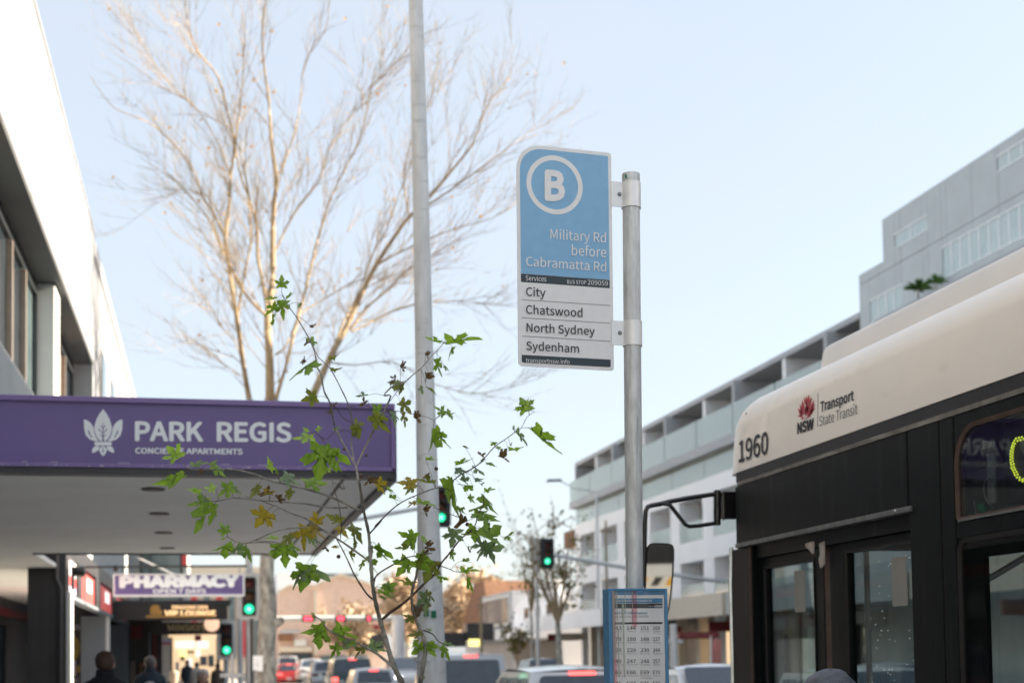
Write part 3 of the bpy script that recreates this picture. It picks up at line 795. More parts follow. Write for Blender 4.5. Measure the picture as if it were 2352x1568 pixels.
p = MB(); p.box(a.x, c.x, 50, 50.1, a.z, c.z); p.build('sign_board', M['lilac'], lp); p = MB(); p.box(a.x, c.x, 49.98, 50.0, a.z, a.z + 0.07); p.build('stripe', M['redpaint'], lp)
cwl = aty(*cp('L', 1335, 1000), 50.4)
tag(MB().box(cwl.x, aty(*cp('L', 1445, 1000), 50.4).x, 50.4, 51.0, 0, 2.4).build('cream_pier', M['cream'], base=(cwl.x, 50.4, 0)), 'plain cream pier under the pale strip sign beside the glowing shopfront', 'pier')

# building behind the camera that the mirror and glass reflect: plain shop with awning and hazard-striped edge
rb = empty('hazard_awning', (0, -14, 0), 'grey footpath awning behind the viewpoint with a yellow and black striped edge', 'awning')
p = MB(); p.box(LX, 2.0, -24, -9, 2.9, 3.3); p.build('roof', M['render_grey'], rb)
p = MB(); p.box(LX, 2.0, -9, -8.9, 2.98, 3.35); p.build('fascia', M['blackpaint'], rb)
p = MB(); p.box(LX, 2.0, -9, -8.9, 2.752, 2.978); p.build('lower_fascia', M['whitepaint'], rb)
for k in range(16):
    x = LX + 0.02 + k * 0.255
    p = MB(); p.hexa([(x, -8.9, 2.60), (x + 0.13, -8.9, 2.60), (x + 0.13, -9, 2.60), (x, -9, 2.60)], [(x + 0.1, -8.9, 2.75), (x + 0.23, -8.9, 2.75), (x + 0.23, -9, 2.75), (x + 0.1, -9, 2.75)]); p.build('stripe', M['hazy'] if k % 2 else M['blackpaint'], rb)
rg = empty('brown_corner_building', (-8, -40, 0), 'brown brick building behind the viewpoint on the left footpath', 'building')
p = MB(); p.box(-14, 2.4, -78, -45, 0, 6); p.build('wall', M['apt_dark'], rg)

# ------------------------------------------------------------------ right: grey clad block and white apartments
GX = 22.0
gc = empty('grey_clad_building', (26, 20, 0), 'tall stepped building clad in plain grey panels behind the bus roof', 'building')
y_a = atx(1973, 650, GX).y; y_b = atx(2027, 550, GX).y
z_a = atx(1973, 632, GX).z; z_b = (atx(2027, 500, GX).z + atx(2352, 297, GX).z) / 2
p = MB(); p.box(GX + 0.06, 36, 28.5, y_b, 0, z_b - 0.05); p.build('wall', M['joint'], gc)
p = MB(); p.box(GX + 0.06, 36, y_b, y_a, 0, z_a - 0.05); p.build('wall', M['joint'], gc)
wins = []
a, c = atx(2055, 572, GX), atx(2130, 521, GX); wins.append((c.y, a.y, atx(2055, 573, GX).z, atx(2055, 537, GX).z))
wz0, wz1 = atx(2165, 615, GX).z - 0.35, atx(2165, 566, GX).z
ww0, ww1 = atx(2165, 600, GX).y, atx(2600, 600, GX).y
rows = [(z_b - 1.75, z_b, 0), (z_b - 3.85, z_b - 1.75, 1), (z_b - 5.95, z_b - 3.85, 2), (z_b - 8.6, z_b - 5.95, 3), (0.2, z_b - 8.6, 4)]
yy = y_a
holes = [(wins[0][0], wins[0][1], wins[0][2], wins[0][3]), (30.6, ww0, wz0, wz1), (atx(2040, 700, GX).y - 1.0, atx(1998, 700, GX).y, atx(2000, 712, GX).z - 0.5, atx(2000, 688, GX).z), (atx(2352, 330, GX).y - 0.5, atx(2290, 385, GX).y, atx(2300, 392, GX).z, atx(2300, 352, GX).z)]
pan = 0
cuts = {y_a, y_b, 30.05} | {y_a - 1.48 * k for k in range(1, 40) if y_a - 1.48 * k > 30.1} | {h[0] for h in holes} | {h[1] for h in holes if h[1] < y_a}
cuts = sorted((c for c in cuts if c >= 30.05), reverse=True)
cuts = [c for i, c in enumerate(cuts) if i == 0 or cuts[i - 1] - c > 0.02]
for y1, y0 in zip(cuts[:-1], cuts[1:]):
    top = z_a if y1 > y_b + 1e-6 else z_b
    for (r0, r1, k) in rows:
        t = min(r1, top)
        if t - r0 < 0.15: continue
        segs = [(r0, t)]
        for h in holes:
            if y0 < h[1] - 0.03 and y1 > h[0] + 0.03:
                ns = []
                for (s0, s1) in segs:
                    if h[2] >= s1 or h[3] <= s0: ns.append((s0, s1)); continue
                    if h[2] - s0 > 0.08: ns.append((s0, h[2]))
                    if s1 - h[3] > 0.08: ns.append((h[3], s1))
                segs = ns
        for (s0, s1) in segs:
            p = MB(); p.box(GX, GX + 0.05, y0 + 0.008, y1 - 0.008, s0 + 0.01, s1 - 0.01); p.build('panel', M['clad'], gc)
for (h0, h1, zz0, zz1), n in zip(holes, (2, 16, 4, 3)):
    p = MB(); p.box(GX - 0.01, GX + 0.045, h0, h1, zz1 - 0.05, zz1)
    p.box(GX - 0.01, GX + 0.045, h0, h1, zz0, zz0 + 0.04); wf = p.build('window_frame', M['alu'], gc)
    for k in range(n):
        q0 = h0 + (h1 - h0) * k / n; q1 = h0 + (h1 - h0) * (k + 1) / n
        p = MB(); p.box(GX + 0.02, GX + 0.04, q0 + 0.03, q1 - 0.03, zz0 + 0.04, zz1 - 0.05); p.build('pane', M['pane_pale'], wf)
        if k: p = MB(); p.box(GX, GX + 0.042, q0 - 0.03, q0 + 0.03, zz0 + 0.04, zz1 - 0.05); p.build('mullion', M['alu'], wf)
p = MB(); p.box(GX - 0.9, GX, 31, y_b - 1, 12.0, 12.2); p.build('terrace', M['apt_grey'], gc)
z_j = atx(2200, 470, GX).z

for (y0_, y1_, h_, lab_) in ((20.8, 28.4, 7.6, 'low unseen block across the road, shaped to let sun onto the footpath'), (-3, 20.7, 15.0, 'tall unseen block across the road, added to shade the bus stop')):  # unseen blocks, their heights and extents set to shape the sunlight
    pb = empty('sun_shaping_block', (30, y0_, 0), lab_, 'building')
    p = MB(); p.box(GX + 1.6, 36, y0_, y1_, 0, h_); p.build('wall', M['render_grey'], pb)
    for k in range(int((y1_ - y0_) / 3)):
        p = MB(); p.box(GX + 1.55, GX + 1.598, y0_ + 0.8 + 3 * k, y0_ + 2.4 + 3 * k, 4.3, 5.8); p.build('window', M['pane_mid'], pb)
# yucca on the terrace
def tuft(name, label, c, n, L, w, seed, cat='plant'):
    rr = random.Random(seed); b = MB()
    for k in range(n):
        a = rr.uniform(0, 6.28); el = rr.uniform(0.15, 1.45); l = L * rr.uniform(.6, 1.1)
        d = V((math.cos(a) * math.cos(el), math.sin(a) * math.cos(el), math.sin(el))); s = d.cross(V((0, 0, 1))).normalized() * w
        m_ = V(c) + d * l * .55; t = V(c) + d * l + V((0, 0, -l * .25))
        b.add([V(c), m_ + s, t, m_ - s], [(0, 1, 2), (0, 2, 3)])
    r_ = empty(name, c, label, cat); b.build('leaves', M['foliage_g'], r_, kind='stuff')
    p = MB(); p.tube([V(c) - V((0, 0, .5)), V(c) + V((0, 0, .05))], [0.05, 0.03], 6); p.build('stem', M['bark_trunk'], r_)
    return r_
q = atx(2108, 655, GX - 0.5)
tuft('yucca_plant', 'spiky green plant on the grey building terrace, just above the bus roof', (GX - 0.5, q.y, q.z - 0.15), 130, 0.5, 0.018, 4)
q = atx(2148, 632, GX - 0.5)
tuft('terrace_shrub', 'low yellow green shrub right of the spiky plant on the terrace', (GX - 0.5, q.y, q.z - 0.25), 50, 0.45, 0.03, 5, 'shrub')

# white apartments
ap = empty('white_apartment_block', (28, 66, 0), 'long white apartment block with glass balconies and dark top floor across the street', 'building')
YA0, YA1 = y_a + 0.15, atx(1320, 1150, GX).y
zr = (atx(1320, 1066, GX).z + atx(1900, 748, GX).z) / 2
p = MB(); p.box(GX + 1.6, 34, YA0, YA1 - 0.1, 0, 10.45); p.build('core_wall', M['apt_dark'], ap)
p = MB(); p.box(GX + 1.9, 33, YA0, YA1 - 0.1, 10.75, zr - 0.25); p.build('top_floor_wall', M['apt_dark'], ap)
p = MB(); p.box(GX + 0.05, 34, YA0, YA1, zr - 0.22, zr); p.build('roof', M['apt_grey'], ap)
p = MB(); p.box(GX - 0.35, GX + 1.85, YA0, YA1, 10.4, 10.8); p.build('slab', M['apt_grey'], ap)
p = MB(); p.box(GX + 0.03, GX + 1.85, YA1 - 0.25, YA1 - 0.02, 10.8, zr - 0.23); p.build('end_fin', M['apt_grey'], ap)
per = 4.55
n = int((YA1 - YA0) / per) + 1
for k in range(n):
    y1 = YA1 - k * per; y0 = max(YA0, y1 - per)
    p = MB(); p.box(GX - 0.30, GX - 0.27, y0 + 0.05, y1 - 0.05, 10.8, 12.05); p.build('balustrade_panel', M['greenglass'], ap)
    if k % 2 == 1 and k: p = MB(); p.box(GX + 0.1, GX + 1.85, y1 - 0.15, y1 + 0.15, 10.81, zr - 0.23); p.build('fin', M['apt_white'], ap)
    if k % 2 == 0 and k: p = MB(); p.box(GX - 0.26, GX + 1.85, y1 - 0.14, y1 + 0.14, 10.81, zr - 0.23); p.build('fin', M['apt_grey'], ap)
    # top floor doors
    p = MB(); p.box(GX + 1.83, GX + 1.88, y0 + 0.5, y1 - 1.6, 10.82, zr - 0.45); f_ = p.build('window_frame', M['frame_dark'], ap)
    p = MB(); p.box(GX + 1.80, GX + 1.825, y0 + 0.6, y1 - 2.5, 10.9, zr - 0.5); p.build('pane', M['pane_mid'], f_)
    p = MB(); p.box(GX + 1.80, GX + 1.825, y1 - 2.4, y1 - 1.7, 10.9, zr - 0.5); p.build('pane', M['pane_pale'], f_)
    # level three: glazed strip
    p = MB(); p.box(GX + 0.05, GX + 0.09, y0 + 0.03, y1 - 0.03, 9.45, 10.38); p.build('balustrade_panel', M['greenglass'], ap)
    p = MB(); p.box(GX + 1.2, GX + 1.58, y0 + 0.6, y1 - 0.4, 8.8, 10.38); p.build('curtain', M['curtain'] if k % 3 else M['pane_mid'], ap)
    # lower three levels of loggias
    for j, zf in enumerate((6.75, 3.9 if False else 3.85)):
        zh = zf + 1.95
        o0, o1 = y0 + 0.2, y1 - 1.15
        if o1 - o0 < 1: continue
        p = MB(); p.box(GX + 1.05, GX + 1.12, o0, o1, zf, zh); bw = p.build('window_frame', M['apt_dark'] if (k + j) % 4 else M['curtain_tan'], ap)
        p = MB(); p.box(GX + 0.98, GX + 1.045, o0 + 0.9, o0 + 2.0, zf, zh - 0.15); p.build('pane', M['pane_mid'], bw)
        p = MB(); p.box(GX + 0.90, GX + 0.96, o0 + (1.3 if k % 2 else 0.5), o0 + (1.95 if k % 2 else 1.0), zf, zh - 0.12); p.build('curtain', M['curtain'], bw)
        p = MB(); p.box(GX + 0.02, GX + 0.05, o0 + 0.01, o1 - 0.01, zf + 0.02, zf + 0.92); p.build('balustrade_panel', M['greenglass'], ap)
    if k:
        for (za_, zb_) in ((6.75, 8.7), (3.85, 5.8)):
            p = MB(); p.box(GX + 0.0, GX + 1.2, y1 - 1.15, y1 + 0.2, za_, zb_); p.build('pier', M['apt_white'], ap)
for (za_, zb_) in ((8.7, 9.43), (5.8, 6.75), (3.55, 3.85)):
    p = MB(); p.box(GX - 0.02, GX + 1.4, YA0, YA1, za_, zb_); p.build('wall_band', M['apt_white'], ap)
p = MB(); p.box(GX, GX + 1.4, YA1 - 1.15, YA1, 3.85, 8.7); p.build('end_pier', M['apt_white'], ap)
p = MB(); p.box(GX - 0.1, GX + 1.8, YA1, YA1 + 2.4, 8.2, 9.2); p.build('end_box', M['brownroof'], ap)
# shop awnings along the foot of the blocks
def shop_row(label, y0, y1, fm, seed, z0=3.0, z1=3.85, text_=None):
    s = empty('street_shop', (GX, (y0 + y1) / 2, 0), label, 'shop')
    rr = random.Random(seed)
    p = MB(); p.box(GX - 3.2, GX - 3.05, y0, y1, z0, z1); p.build('fascia', M[fm], s)
    p = MB(); p.box(GX - 3.05, GX, y0 + 0.05, y1 - 0.05, z1 - 0.25, z1 - 0.1); p.build('awning_roof', M['soffitdark'], s)
    p = MB(); p.box(GX + 0.9, GX + 1.55, y0, y1, 0, 3.5); p.build('wall', M['shopdark'], s)
    y = y0 + 0.3
    while y < y1 - 1.5:
        w = rr.uniform(1.2, 2.8); m_ = rr.choice(['pane_mid', 'pane_dark', 'cream', 'warmglow', 'pane_dark', 'shopdark', 'whitepaint', 'pane_mid', 'pane_mid', 'cream'])
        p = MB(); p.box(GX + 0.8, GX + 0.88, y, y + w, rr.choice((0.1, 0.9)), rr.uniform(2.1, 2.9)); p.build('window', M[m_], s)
        p = MB(); p.box(GX + 0.1, GX + 0.5, y + w + 0.1, y + w + 0.4, 0, 3.5); p.build('pillar', M[rr.choice(['apt_white', 'apt_grey', 'cream'])], s)
        if rr.random() < 0.5: p = MB(); p.box(GX - 2.4, GX - 0.6, y, y + 0.12, 2.45, 2.85); p.build('hanging_sign', M[rr.choice(['whitepaint', 'maroon', 'blackpaint', 'cream'])], s)
        y += w + 0.6
    return s
s1 = shop_row('dark street shop with long white awning fascia under the white apartments, farther stretch', 66.5, YA1 + 0.0, 'apt_white', 21)
s2 = shop_row('shop with cream lettered awning and maroon hanging sign beneath the apartments', 50, 66, 'cream', 22)
s3 = shop_row('shop row with pale awning seen through the bus door glass', 36, 49.6, 'render_grey', 23)
s4 = shop_row('shop row with cream awning seen through the bus side window', 14, 35.6, 'cream', 24)
s5 = shop_row('shop row behind the bus across the road', -20, 13.6, 'apt_grey', 25)
q0 = aty(*cp('N', 385, 1205), 45.0); q1 = aty(*cp('N', 672, 1248), 45.0)
ls = empty('liquor_sign', (q0.x, 45, q0.z), 'dark red hanging sign with faint lettering under the cream awning across the road', 'sign')
p = MB(); p.box(q0.x, q1.x, 45, 45.15, q1.z, q0.z); p.build('sign_board', M['maroon'], ls)
text('CAMBRAY CELLARS', mat('faint_sign_lettering', (0.40, 0.14, 0.14), 0.6, var=0), ls, V((q0.x + .1, 44.99, q1.z + .15)), V((q1.x - .1, 44.99, q1.z + .15)), V((q0.x + .1, 44.99, q0.z - .13)), bold=0.02)
q0 = aty(*cp('N', 622, 1255), 40.0); q1 = aty(*cp('N', 690, 1500), 40.0)
bn = empty('red_banner', (q0.x, 40, 0), 'red and cream vertical banner beside the dark doorway across the road', 'banner')
p = MB(); p.box(q0.x, q1.x, 40, 40.1, 0.2, q0.z); p.build('banner_cloth', mat('red_cream_cloth', (0.50, 0.20, 0.17), 0.7, var=0.5, scale=1.2), bn)
p = MB(); p.tube([(q0.x - .03, 40.05, 0), (q0.x - .03, 40.05, q0.z + .1)], .03, 6); p.build('pole', M['alu'], bn)

# low shops further away
ws = empty('white_terrace', (GX + 4, 98, 0), 'low white two storey terrace with narrow dark windows left of the apartments', 'building')
wy0, wy1 = atx(1296, 1450, GX).y, atx(1180, 1450, GX).y
zt3 = atx(1215, 1385, GX).z
p = MB(); p.box(GX, GX + 9, wy0, wy1, 0, zt3 - 0.3); p.build('wall', M['apt_white'], ws)
p = MB(); p.hexa([(GX - .1, wy0, zt3 - .3), (GX + .4, wy0, zt3 - .3), (GX + .4, wy1, zt3 - .3), (GX - .1, wy1, zt3 - .3)], [(GX - .1, wy0 + 2, zt3 + 1.3), (GX + .4, wy0 + 2, zt3 + 1.3), (GX + .4, wy1 - 5, zt3 + .6), (GX - .1, wy1 - 5, zt3 + .6)]); p.build('parapet', M['apt_white'], ws)
for k in range(3):
    y = wy0 + 3 + k * (wy1 - wy0 - 5) / 3
    p = MB(); p.box(GX - .06, GX - .005, y, y + 1.5, 3.9, 5.6); f_ = p.build('window_frame', M['whitepaint'], ws)
    p = MB(); p.box(GX - .09, GX - .065, y + .15, y + 1.35, 4.0, 5.5); p.build('pane', M['pane_dark'], f_)
p = MB(); p.box(GX - 2.5, GX, wy0, wy1, 2.7, 3.4); p.build('awning', M['apt_white'], ws)
p = MB(); p.box(GX - .1, GX - .01, wy0 + 1, wy1 - 1, 0.2, 2.6); p.build('shopfront', M['shopdark'], ws)
gs = empty('grey_square_shop', (GX + 4, 115, 0), 'grey two storey shop with one big window next to the white terrace', 'building')
gy0, gy1 = wy1 + 0.3, atx(1103, 1450, GX).y
zt4 = atx(1110, 1370, GX).z
p = MB(); p.box(GX, GX + 9, gy0, gy1, 0, zt4); p.build('wall', M['apt_grey'], gs)
p = MB(); p.box(GX - .08, GX - .01, gy0 + 1.0, gy1 - 1.2, 3.9, 6.1); f_ = p.build('window_frame', M['whitepaint'], gs)
for k in range(4):
    w = (gy1 - gy0 - 2.6) / 4; p = MB(); p.box(GX - .12, GX - .085, gy0 + 1.2 + k * w, gy0 + 1.2 + k * w + w * .9, 4.05, 5.95); p.build('pane', M['curtain_tan'] if k % 2 else M['pane_mid'], f_)
p = MB(); p.box(GX - 2.5, GX, gy0, gy1, 2.7, 3.5); p.build('awning', M['whitepaint'], gs)
bh = empty('brown_roof_house', (30, 108, 0), 'brown tiled roof rising behind the white terrace', 'building')
bz0 = aty(1200, 1395, 112).z; x0_, x1_ = aty(1130, 1330, 112).x, aty(1242, 1330, 112).x; bz1 = aty(1190, 1326, 112).z
p = MB(); p.box(x0_, x1_, 112, 124, 0, bz0 - 1.0); p.build('wall', M['apt_grey'], bh)
p = MB(); p.hexa([(x0_ - .3, 111.7, bz0 - 1), (x1_ + .3, 111.7, bz0 - 1), (x1_ + .3, 124.3, bz0 - 1), (x0_ - .3, 124.3, bz0 - 1)], [(x0_ + .1, 116, bz1), (x1_ - .1, 116, bz1), (x1_ - .1, 120, bz1), (x0_ + .1, 120, bz1)]); p.build('roof', M['brownroof'], bh)
# pink gabled building closing the street
GY = 150.0
pk = empty('pink_gable_building', (18, GY, 0), 'wide pink brick gable end closing the far end of the street', 'building')
pts = [aty(*cp('E', x, y), GY) for x, y in ((250, 470), (330, 420), (560, 415), (770, 322), (1010, 400), (1165, 500))]
zlow = 0
base = [V((pts[-1].x, GY, 0)), V((pts[0].x, GY, 0))]
p = MB(); p.slab(pts + base, (0, 12, 0)); p.build('wall', M['brickpink'], pk)
for a_, c_ in zip(pts[:-1], pts[1:]):
    p = MB(); o_ = V((0, 0, .25)); p.add([a_ + V((0, -.3, 0)), c_ + V((0, -.3, 0)), c_ + V((0, 12.2, 0)), a_ + V((0, 12.2, 0)), a_ + V((0, -.3, 0)) + o_, c_ + V((0, -.3, 0)) + o_, c_ + V((0, 12.2, 0)) + o_, a_ + V((0, 12.2, 0)) + o_], [(0, 3, 2, 1), (4, 5, 6, 7), (0, 1, 5, 4), (1, 2, 6, 5), (2, 3, 7, 6), (3, 0, 4, 7)]); p.build('roof_edge', M['cream'], pk)
for x0_, y0_, x1_, y1_, m_ in ((548, 450, 572, 1000, 'cream'), (870, 590, 905, 640, 'whitepaint'), (250, 930, 530, 975, 'cream'), (250, 985, 530, 1040, 'pane_dark'), (240, 820, 370, 880, 'brownroof'), (260, 785, 420, 815, 'apt_grey'), (380, 870, 480, 925, 'whitepaint'), (600, 1000, 1000, 1060, 'pane_mid'), (930, 740, 1180, 780, 'maroon'), (960, 800, 1150, 960, 'pane_dark'), (1170, 520, 1205, 680, 'whitepaint')):
    a, c = aty(*cp('E', x0_, y1_), GY - .4), aty(*cp('E', x1_, y0_), GY - .4)
    p = MB(); p.box(a.x, c.x, GY - .5, GY - .02, a.z, c.z); p.build('panel', M[m_], pk)
fb = empty('pale_far_building', (14, 190, 0), 'pale flat roofed building rising behind the pink gable', 'building')
a, c = aty(*cp('E', 230, 470), 190), aty(*cp('E', 920, 300), 190)
p = MB(); p.box(a.x, c.x, 190, 200, 0, c.z); p.build('wall', M['apt_white'], fb)
a2 = aty(*cp('E', 600, 330), 189)
p = MB(); p.box(a2.x, c.x, 189.5, 189.95, a2.z, c.z - .1); p.build('glazing', M['pane_mid'], fb)
fb = empty('far_left_block', (4, 170, 0), 'pale distant block seen between the tree trunk and the traffic signals', 'building')
a, c = aty(*cp('L', 1600, 420), 170), aty(*cp('L', 2240, 250), 170)
p = MB(); p.box(a.x, c.x, 170, 180, 0, c.z); p.build('wall', M['cream'], fb)
for k in range(6):
    q = a.x + (c.x - a.x) * (k + .3) / 6; p = MB(); p.box(q, q + (c.x - a.x) * .08, 169.7, 169.98, 2, c.z - 1.5); p.build('window', M['pane_mid'] if k % 2 else M['redpaint'], fb)
# ------------------------------------------------------------------ street poles and the bus stop sign
def ground_line(p_top, p_low, z=0.0):
    d = p_low - p_top
    return p_top + d * ((z - p_top.z) / d.z)
LPY = 10.0
t0, t1 = aty(953, -60, LPY), aty(990, 1500, LPY)
lg = ground_line(t0, t1)
lpole = empty('street_light_pole', lg, 'tall pale grey tapered steel pole rising past the top of the picture behind the sapling', 'pole')
top = t0 + (t0 - t1) * 0.35
p = MB(); p.tube([lg, lg + (t1 - lg) * .9, aty(984, 1200, LPY), aty(974, 800, LPY), aty(963, 300, LPY), t0, top], [0.115, 0.105, 0.080, 0.065, 0.056, 0.050, 0.045], 24); p.build('shaft', M['polegrey'], lpole, smooth=True)
p = MB(); p.lathe(lg, (0, 0, 1), [(0, 0.2), (0.02, 0.2), (0.03, 0.13), (0.12, 0.12)], 20); p.build('base_plate', M['galv'], lpole)
for (u, v) in ((979, 1405), (996, 1409)):
    q = aty(u, v, LPY - 0.10)
    p = MB(); p.box(q.x - .018, q.x + .018, q.y - .005, q.y + .004, q.z - .028, q.z + .022); p.build('tape', M['greentape'], lpole)
for v, h in ((1485, .05), (1512, .03)):
    q = aty(984, v, LPY); p = MB(); p.lathe(V((q.x + .003, q.y, q.z - h / 2)), (0, 0, 1), [(0, .108), (h, .107)], 24); p.build('worn_band', M['galv'], lpole, smooth=True)
p = MB(); p.tube([top, top + V((0.3, 0, .5)), top + V((1.8, 0, .9))], [.04, .035, .03], 10); p.build('arm', M['polegrey'], lpole, smooth=True)
p = MB(); p.box(top.x + 1.8, top.x + 2.4, top.y - .12, top.y + .12, top.z + .84, top.z + .96); p.build('lamp_head', M['alu'], lpole, bevel=.03)
# lamp head of a nearer street light whose end just enters the picture at the top
q0, q1 = aty(1255, -14, 7.5), aty(1840 / 1.0, 2, 7.5)
q0 = aty(cp('U', 720, 0)[0], -14, 7.5)

PB = 4.56
pt, pl = aty(1449, 400, PB), aty(1457.5, 1340, PB)
pg = ground_line(pt, pl)
stop = empty('bus_stop_pole', pg, 'galvanised bus stop pole holding the blue and grey stop flag and timetable', 'bus stop')
ax = (pt - pg).normalized()
rp_ = 0.0295
p = MB(); p.tube([pg, pg + (pt - pg) * .5, pt], rp_, 28); p.build('pole', M['galv'], stop, smooth=True)
p = MB(); p.lathe(pt - ax * .022, ax, [(0, rp_ + .0012), (.02, rp_ + .0014), (.0225, rp_ - .002), (.023, rp_ - .004)], 28); p.build('pole_cap', M['galv'], stop, smooth=True)
p = MB(); p.tube([aty(1437, 402, PB - .03), aty(1438.5, 410, PB - .031)], [.004, .002], 6); p.build('tape', M['greentape'], stop)
q = [aty(*cp('M', x, y), PB - .0285) for x, y in ((880, 130), (877, 400), (873, 690))]
p = MB(); p.tube(q, 0.0012, 4); p.build('seam', M['bolt'], stop)
TH = R(5.8)
dr = V((math.cos(TH), math.sin(TH), 0)); dn = V((math.sin(TH), -math.cos(TH), 0))
pm = pg + ax * ((aty(1452, 620, PB).z - pg.z) / ax.z)
def SG(x, y, d=0.0, c='G'): return hit(*cp(c, x, y), pm - dr * .05 + dn * d, dn)
BLc, BRc, TRc, TLx = SG(115, 1432), SG(715, 1462), SG(705, 98), SG(112, 62)
so_ = V((BLc.x, BLc.y, (BLc.z + BRc.z) / 2 + 0.0))
sw = (V((BRc.x, BRc.y, 0)) - V((BLc.x, BLc.y, 0))).length
shh = TRc.z - BRc.z
sup = (ax + V((0, 0, 1))).normalized()
def SP(a, b, d=0.0): return so_ + dr * a + sup * b + dn * d
k = sw / 600
out = rrect(0, 0, sw, shh, 150 * k, 18 * k, 20 * k, 26 * k, 14)
bd = 21 * k
p = MB(); p.slab([SP(a, b) for a, b in out], -dn * 0.0025); sgn = p.build('sign_plate', M['signgrey'], stop)
ins = rrect(bd, bd, sw - bd, shh - bd, 132 * k, 8 * k, 10 * k, 12 * k, 14)
def clip(poly, lo, hi):
    def cut(pl, f, t):
        r_ = []
        for i in range(len(pl)):
            a, b_ = pl[i], pl[(i + 1) % len(pl)]; fa, fb_ = f(a) - t, f(b_) - t
            if fa >= 0: r_.append(a)
            if (fa >= 0) != (fb_ >= 0): u_ = fa / (fa - fb_); r_.append((a[0] + (b_[0] - a[0]) * u_, a[1] + (b_[1] - a[1]) * u_))
        return r_
    return cut(cut(poly, lambda q: q[1], lo), lambda q: -q[1], -hi)
zB = lambda y: SG(400, y).z - so_.z            # height on the plate under the middle
y_bl, y_dk, y_bt, y_bb = zB(872), zB(924), zB(1376), zB(1432)
for lo, hi, m_ in ((y_bl, shh, 'signblue'), (y_dk, y_bl - .0008, 'signdark'), (0, y_bt, 'signdark')):
    p = MB(); p.slab([SP(a, b, .0008) for a, b in clip(ins, lo, hi)], -dn * 0.0005); p.build('colour_field', M[m_], sgn)
for yy in (1036, 1148, 1262):
    z = zB(yy); p = MB(); p.slab([SP(a, b, .0008) for a, b in ((bd * 1.1, z), (sw - bd, z), (sw - bd, z + .0022), (bd * 1.1, z + .0022))], -dn * .0005); p.build('rule', M['signline'], sgn)
cx, cz = SG(337, 298), 0
ca, cb_ = (cx - so_).dot(dr), cx.z - so_.z
ro_ = (SG(509, 300) - SG(164, 300)).dot(dr) / 2
rz_ = (SG(337, 112).z - SG(337, 487).z) / 2
ro_ = (ro_ + rz_) / 2
p = MB(); p.ring([SP(ca + ro_ * math.cos(t / 48 * 2 * math.pi), cb_ + ro_ * math.sin(t / 48 * 2 * math.pi), .0016) for t in range(48)], [SP(ca + ro_ * .835 * math.cos(t / 48 * 2 * math.pi), cb_ + ro_ * .835 * math.sin(t / 48 * 2 * math.pi), .0016) for t in range(48)], -dn * .0006); p.build('roundel', M['signgrey'], sgn)
def ST(s, x0, x1, yb0, yb1, yc, m_='ink', bold=.012):
    return text(s, M[m_], sgn, SG(x0, yb0, .0018), SG(x1, yb1, .0018), SG(x0, yc, .0018), bold=bold)
ST('B', 279, 408, 398, 403, 201, 'signgrey', .04)
ST('Military Rd', 315, 664, 634, 660, 574, 'signgrey', .004)
ST('before', 449, 666, 739, 752, 676, 'signgrey', .004)
ST('Cabramatta Rd', 163, 665, 805, 841, 747, 'signgrey', .004)
ST('Services', 160, 290, 897, 903, 866, 'signgrey', .0)
ST('BUS STOP', 421, 540, 916, 921, 893, 'signgrey', .0)
ST('209059', 549, 676, 922, 930, 893, 'signgrey', .0)
ST('City', 163, 285, 992, 1000, 938, 'ink', .006)
ST('Chatswood', 163, 517, 1104, 1126, 1050, 'ink', .006)
ST('North Sydney', 166, 594, 1217, 1240, 1164, 'ink', .006)
ST('Sydenham', 164, 495, 1331, 1350, 1278, 'ink', .006)
ST('transportnsw.info', 162, 436, 1408, 1419, 1383, 'signgrey', .0)
for (y0, y1, xp) in ((283, 434, 712), (1152, 1302, 718)):
    a, c = SG(xp, y1), SG(xp + 64, y0)
    zc = (a.z + c.z) / 2; hz = abs(c.z - a.z) / 2
    pc = pg + ax * ((zc - pg.z) / ax.z)
    p = MB(); aa = (a - so_).dot(dr)
    pe = (pc - so_).dot(dr)
    p.slab([SP(s_, zc - so_.z + t_, .004) for s_, t_ in ((aa - .012, -hz), (pe - .02, -hz), (pe - .02, hz), (aa - .012, hz))], -dn * .003)
    br_ = p.build('clamp_plate', M['alu'], stop, bevel=.0006)
    p = MB(); p.lathe(pc - ax * hz, ax, [(0, rp_ + .001), (0, rp_ + .004), (2 * hz, rp_ + .004), (2 * hz, rp_ + .001)], 28); p.build('clamp_band', M['alu'], stop, smooth=True)
    p = MB(); e0 = pc + dr * (rp_ + .002)
    p.slab([e0 + V((0, 0, -hz)) - dn * .004, e0 + V((0, 0, -hz)) + dr * .006 - dn * .004, e0 + V((0, 0, hz)) + dr * .006 - dn * .004, e0 + V((0, 0, hz)) - dn * .004], dn * -.003); p.build('clamp_flange', M['alu'], stop)
    q = SP(aa + .018, zc - so_.z, .0042)
    p = MB(); p.lathe(q, dn, [(0, .0075), (.001, .0075), (.0012, .0055), (.005, .005), (.006, .003)], 12); p.build('bolt', M['bolt'], br_, smooth=True)

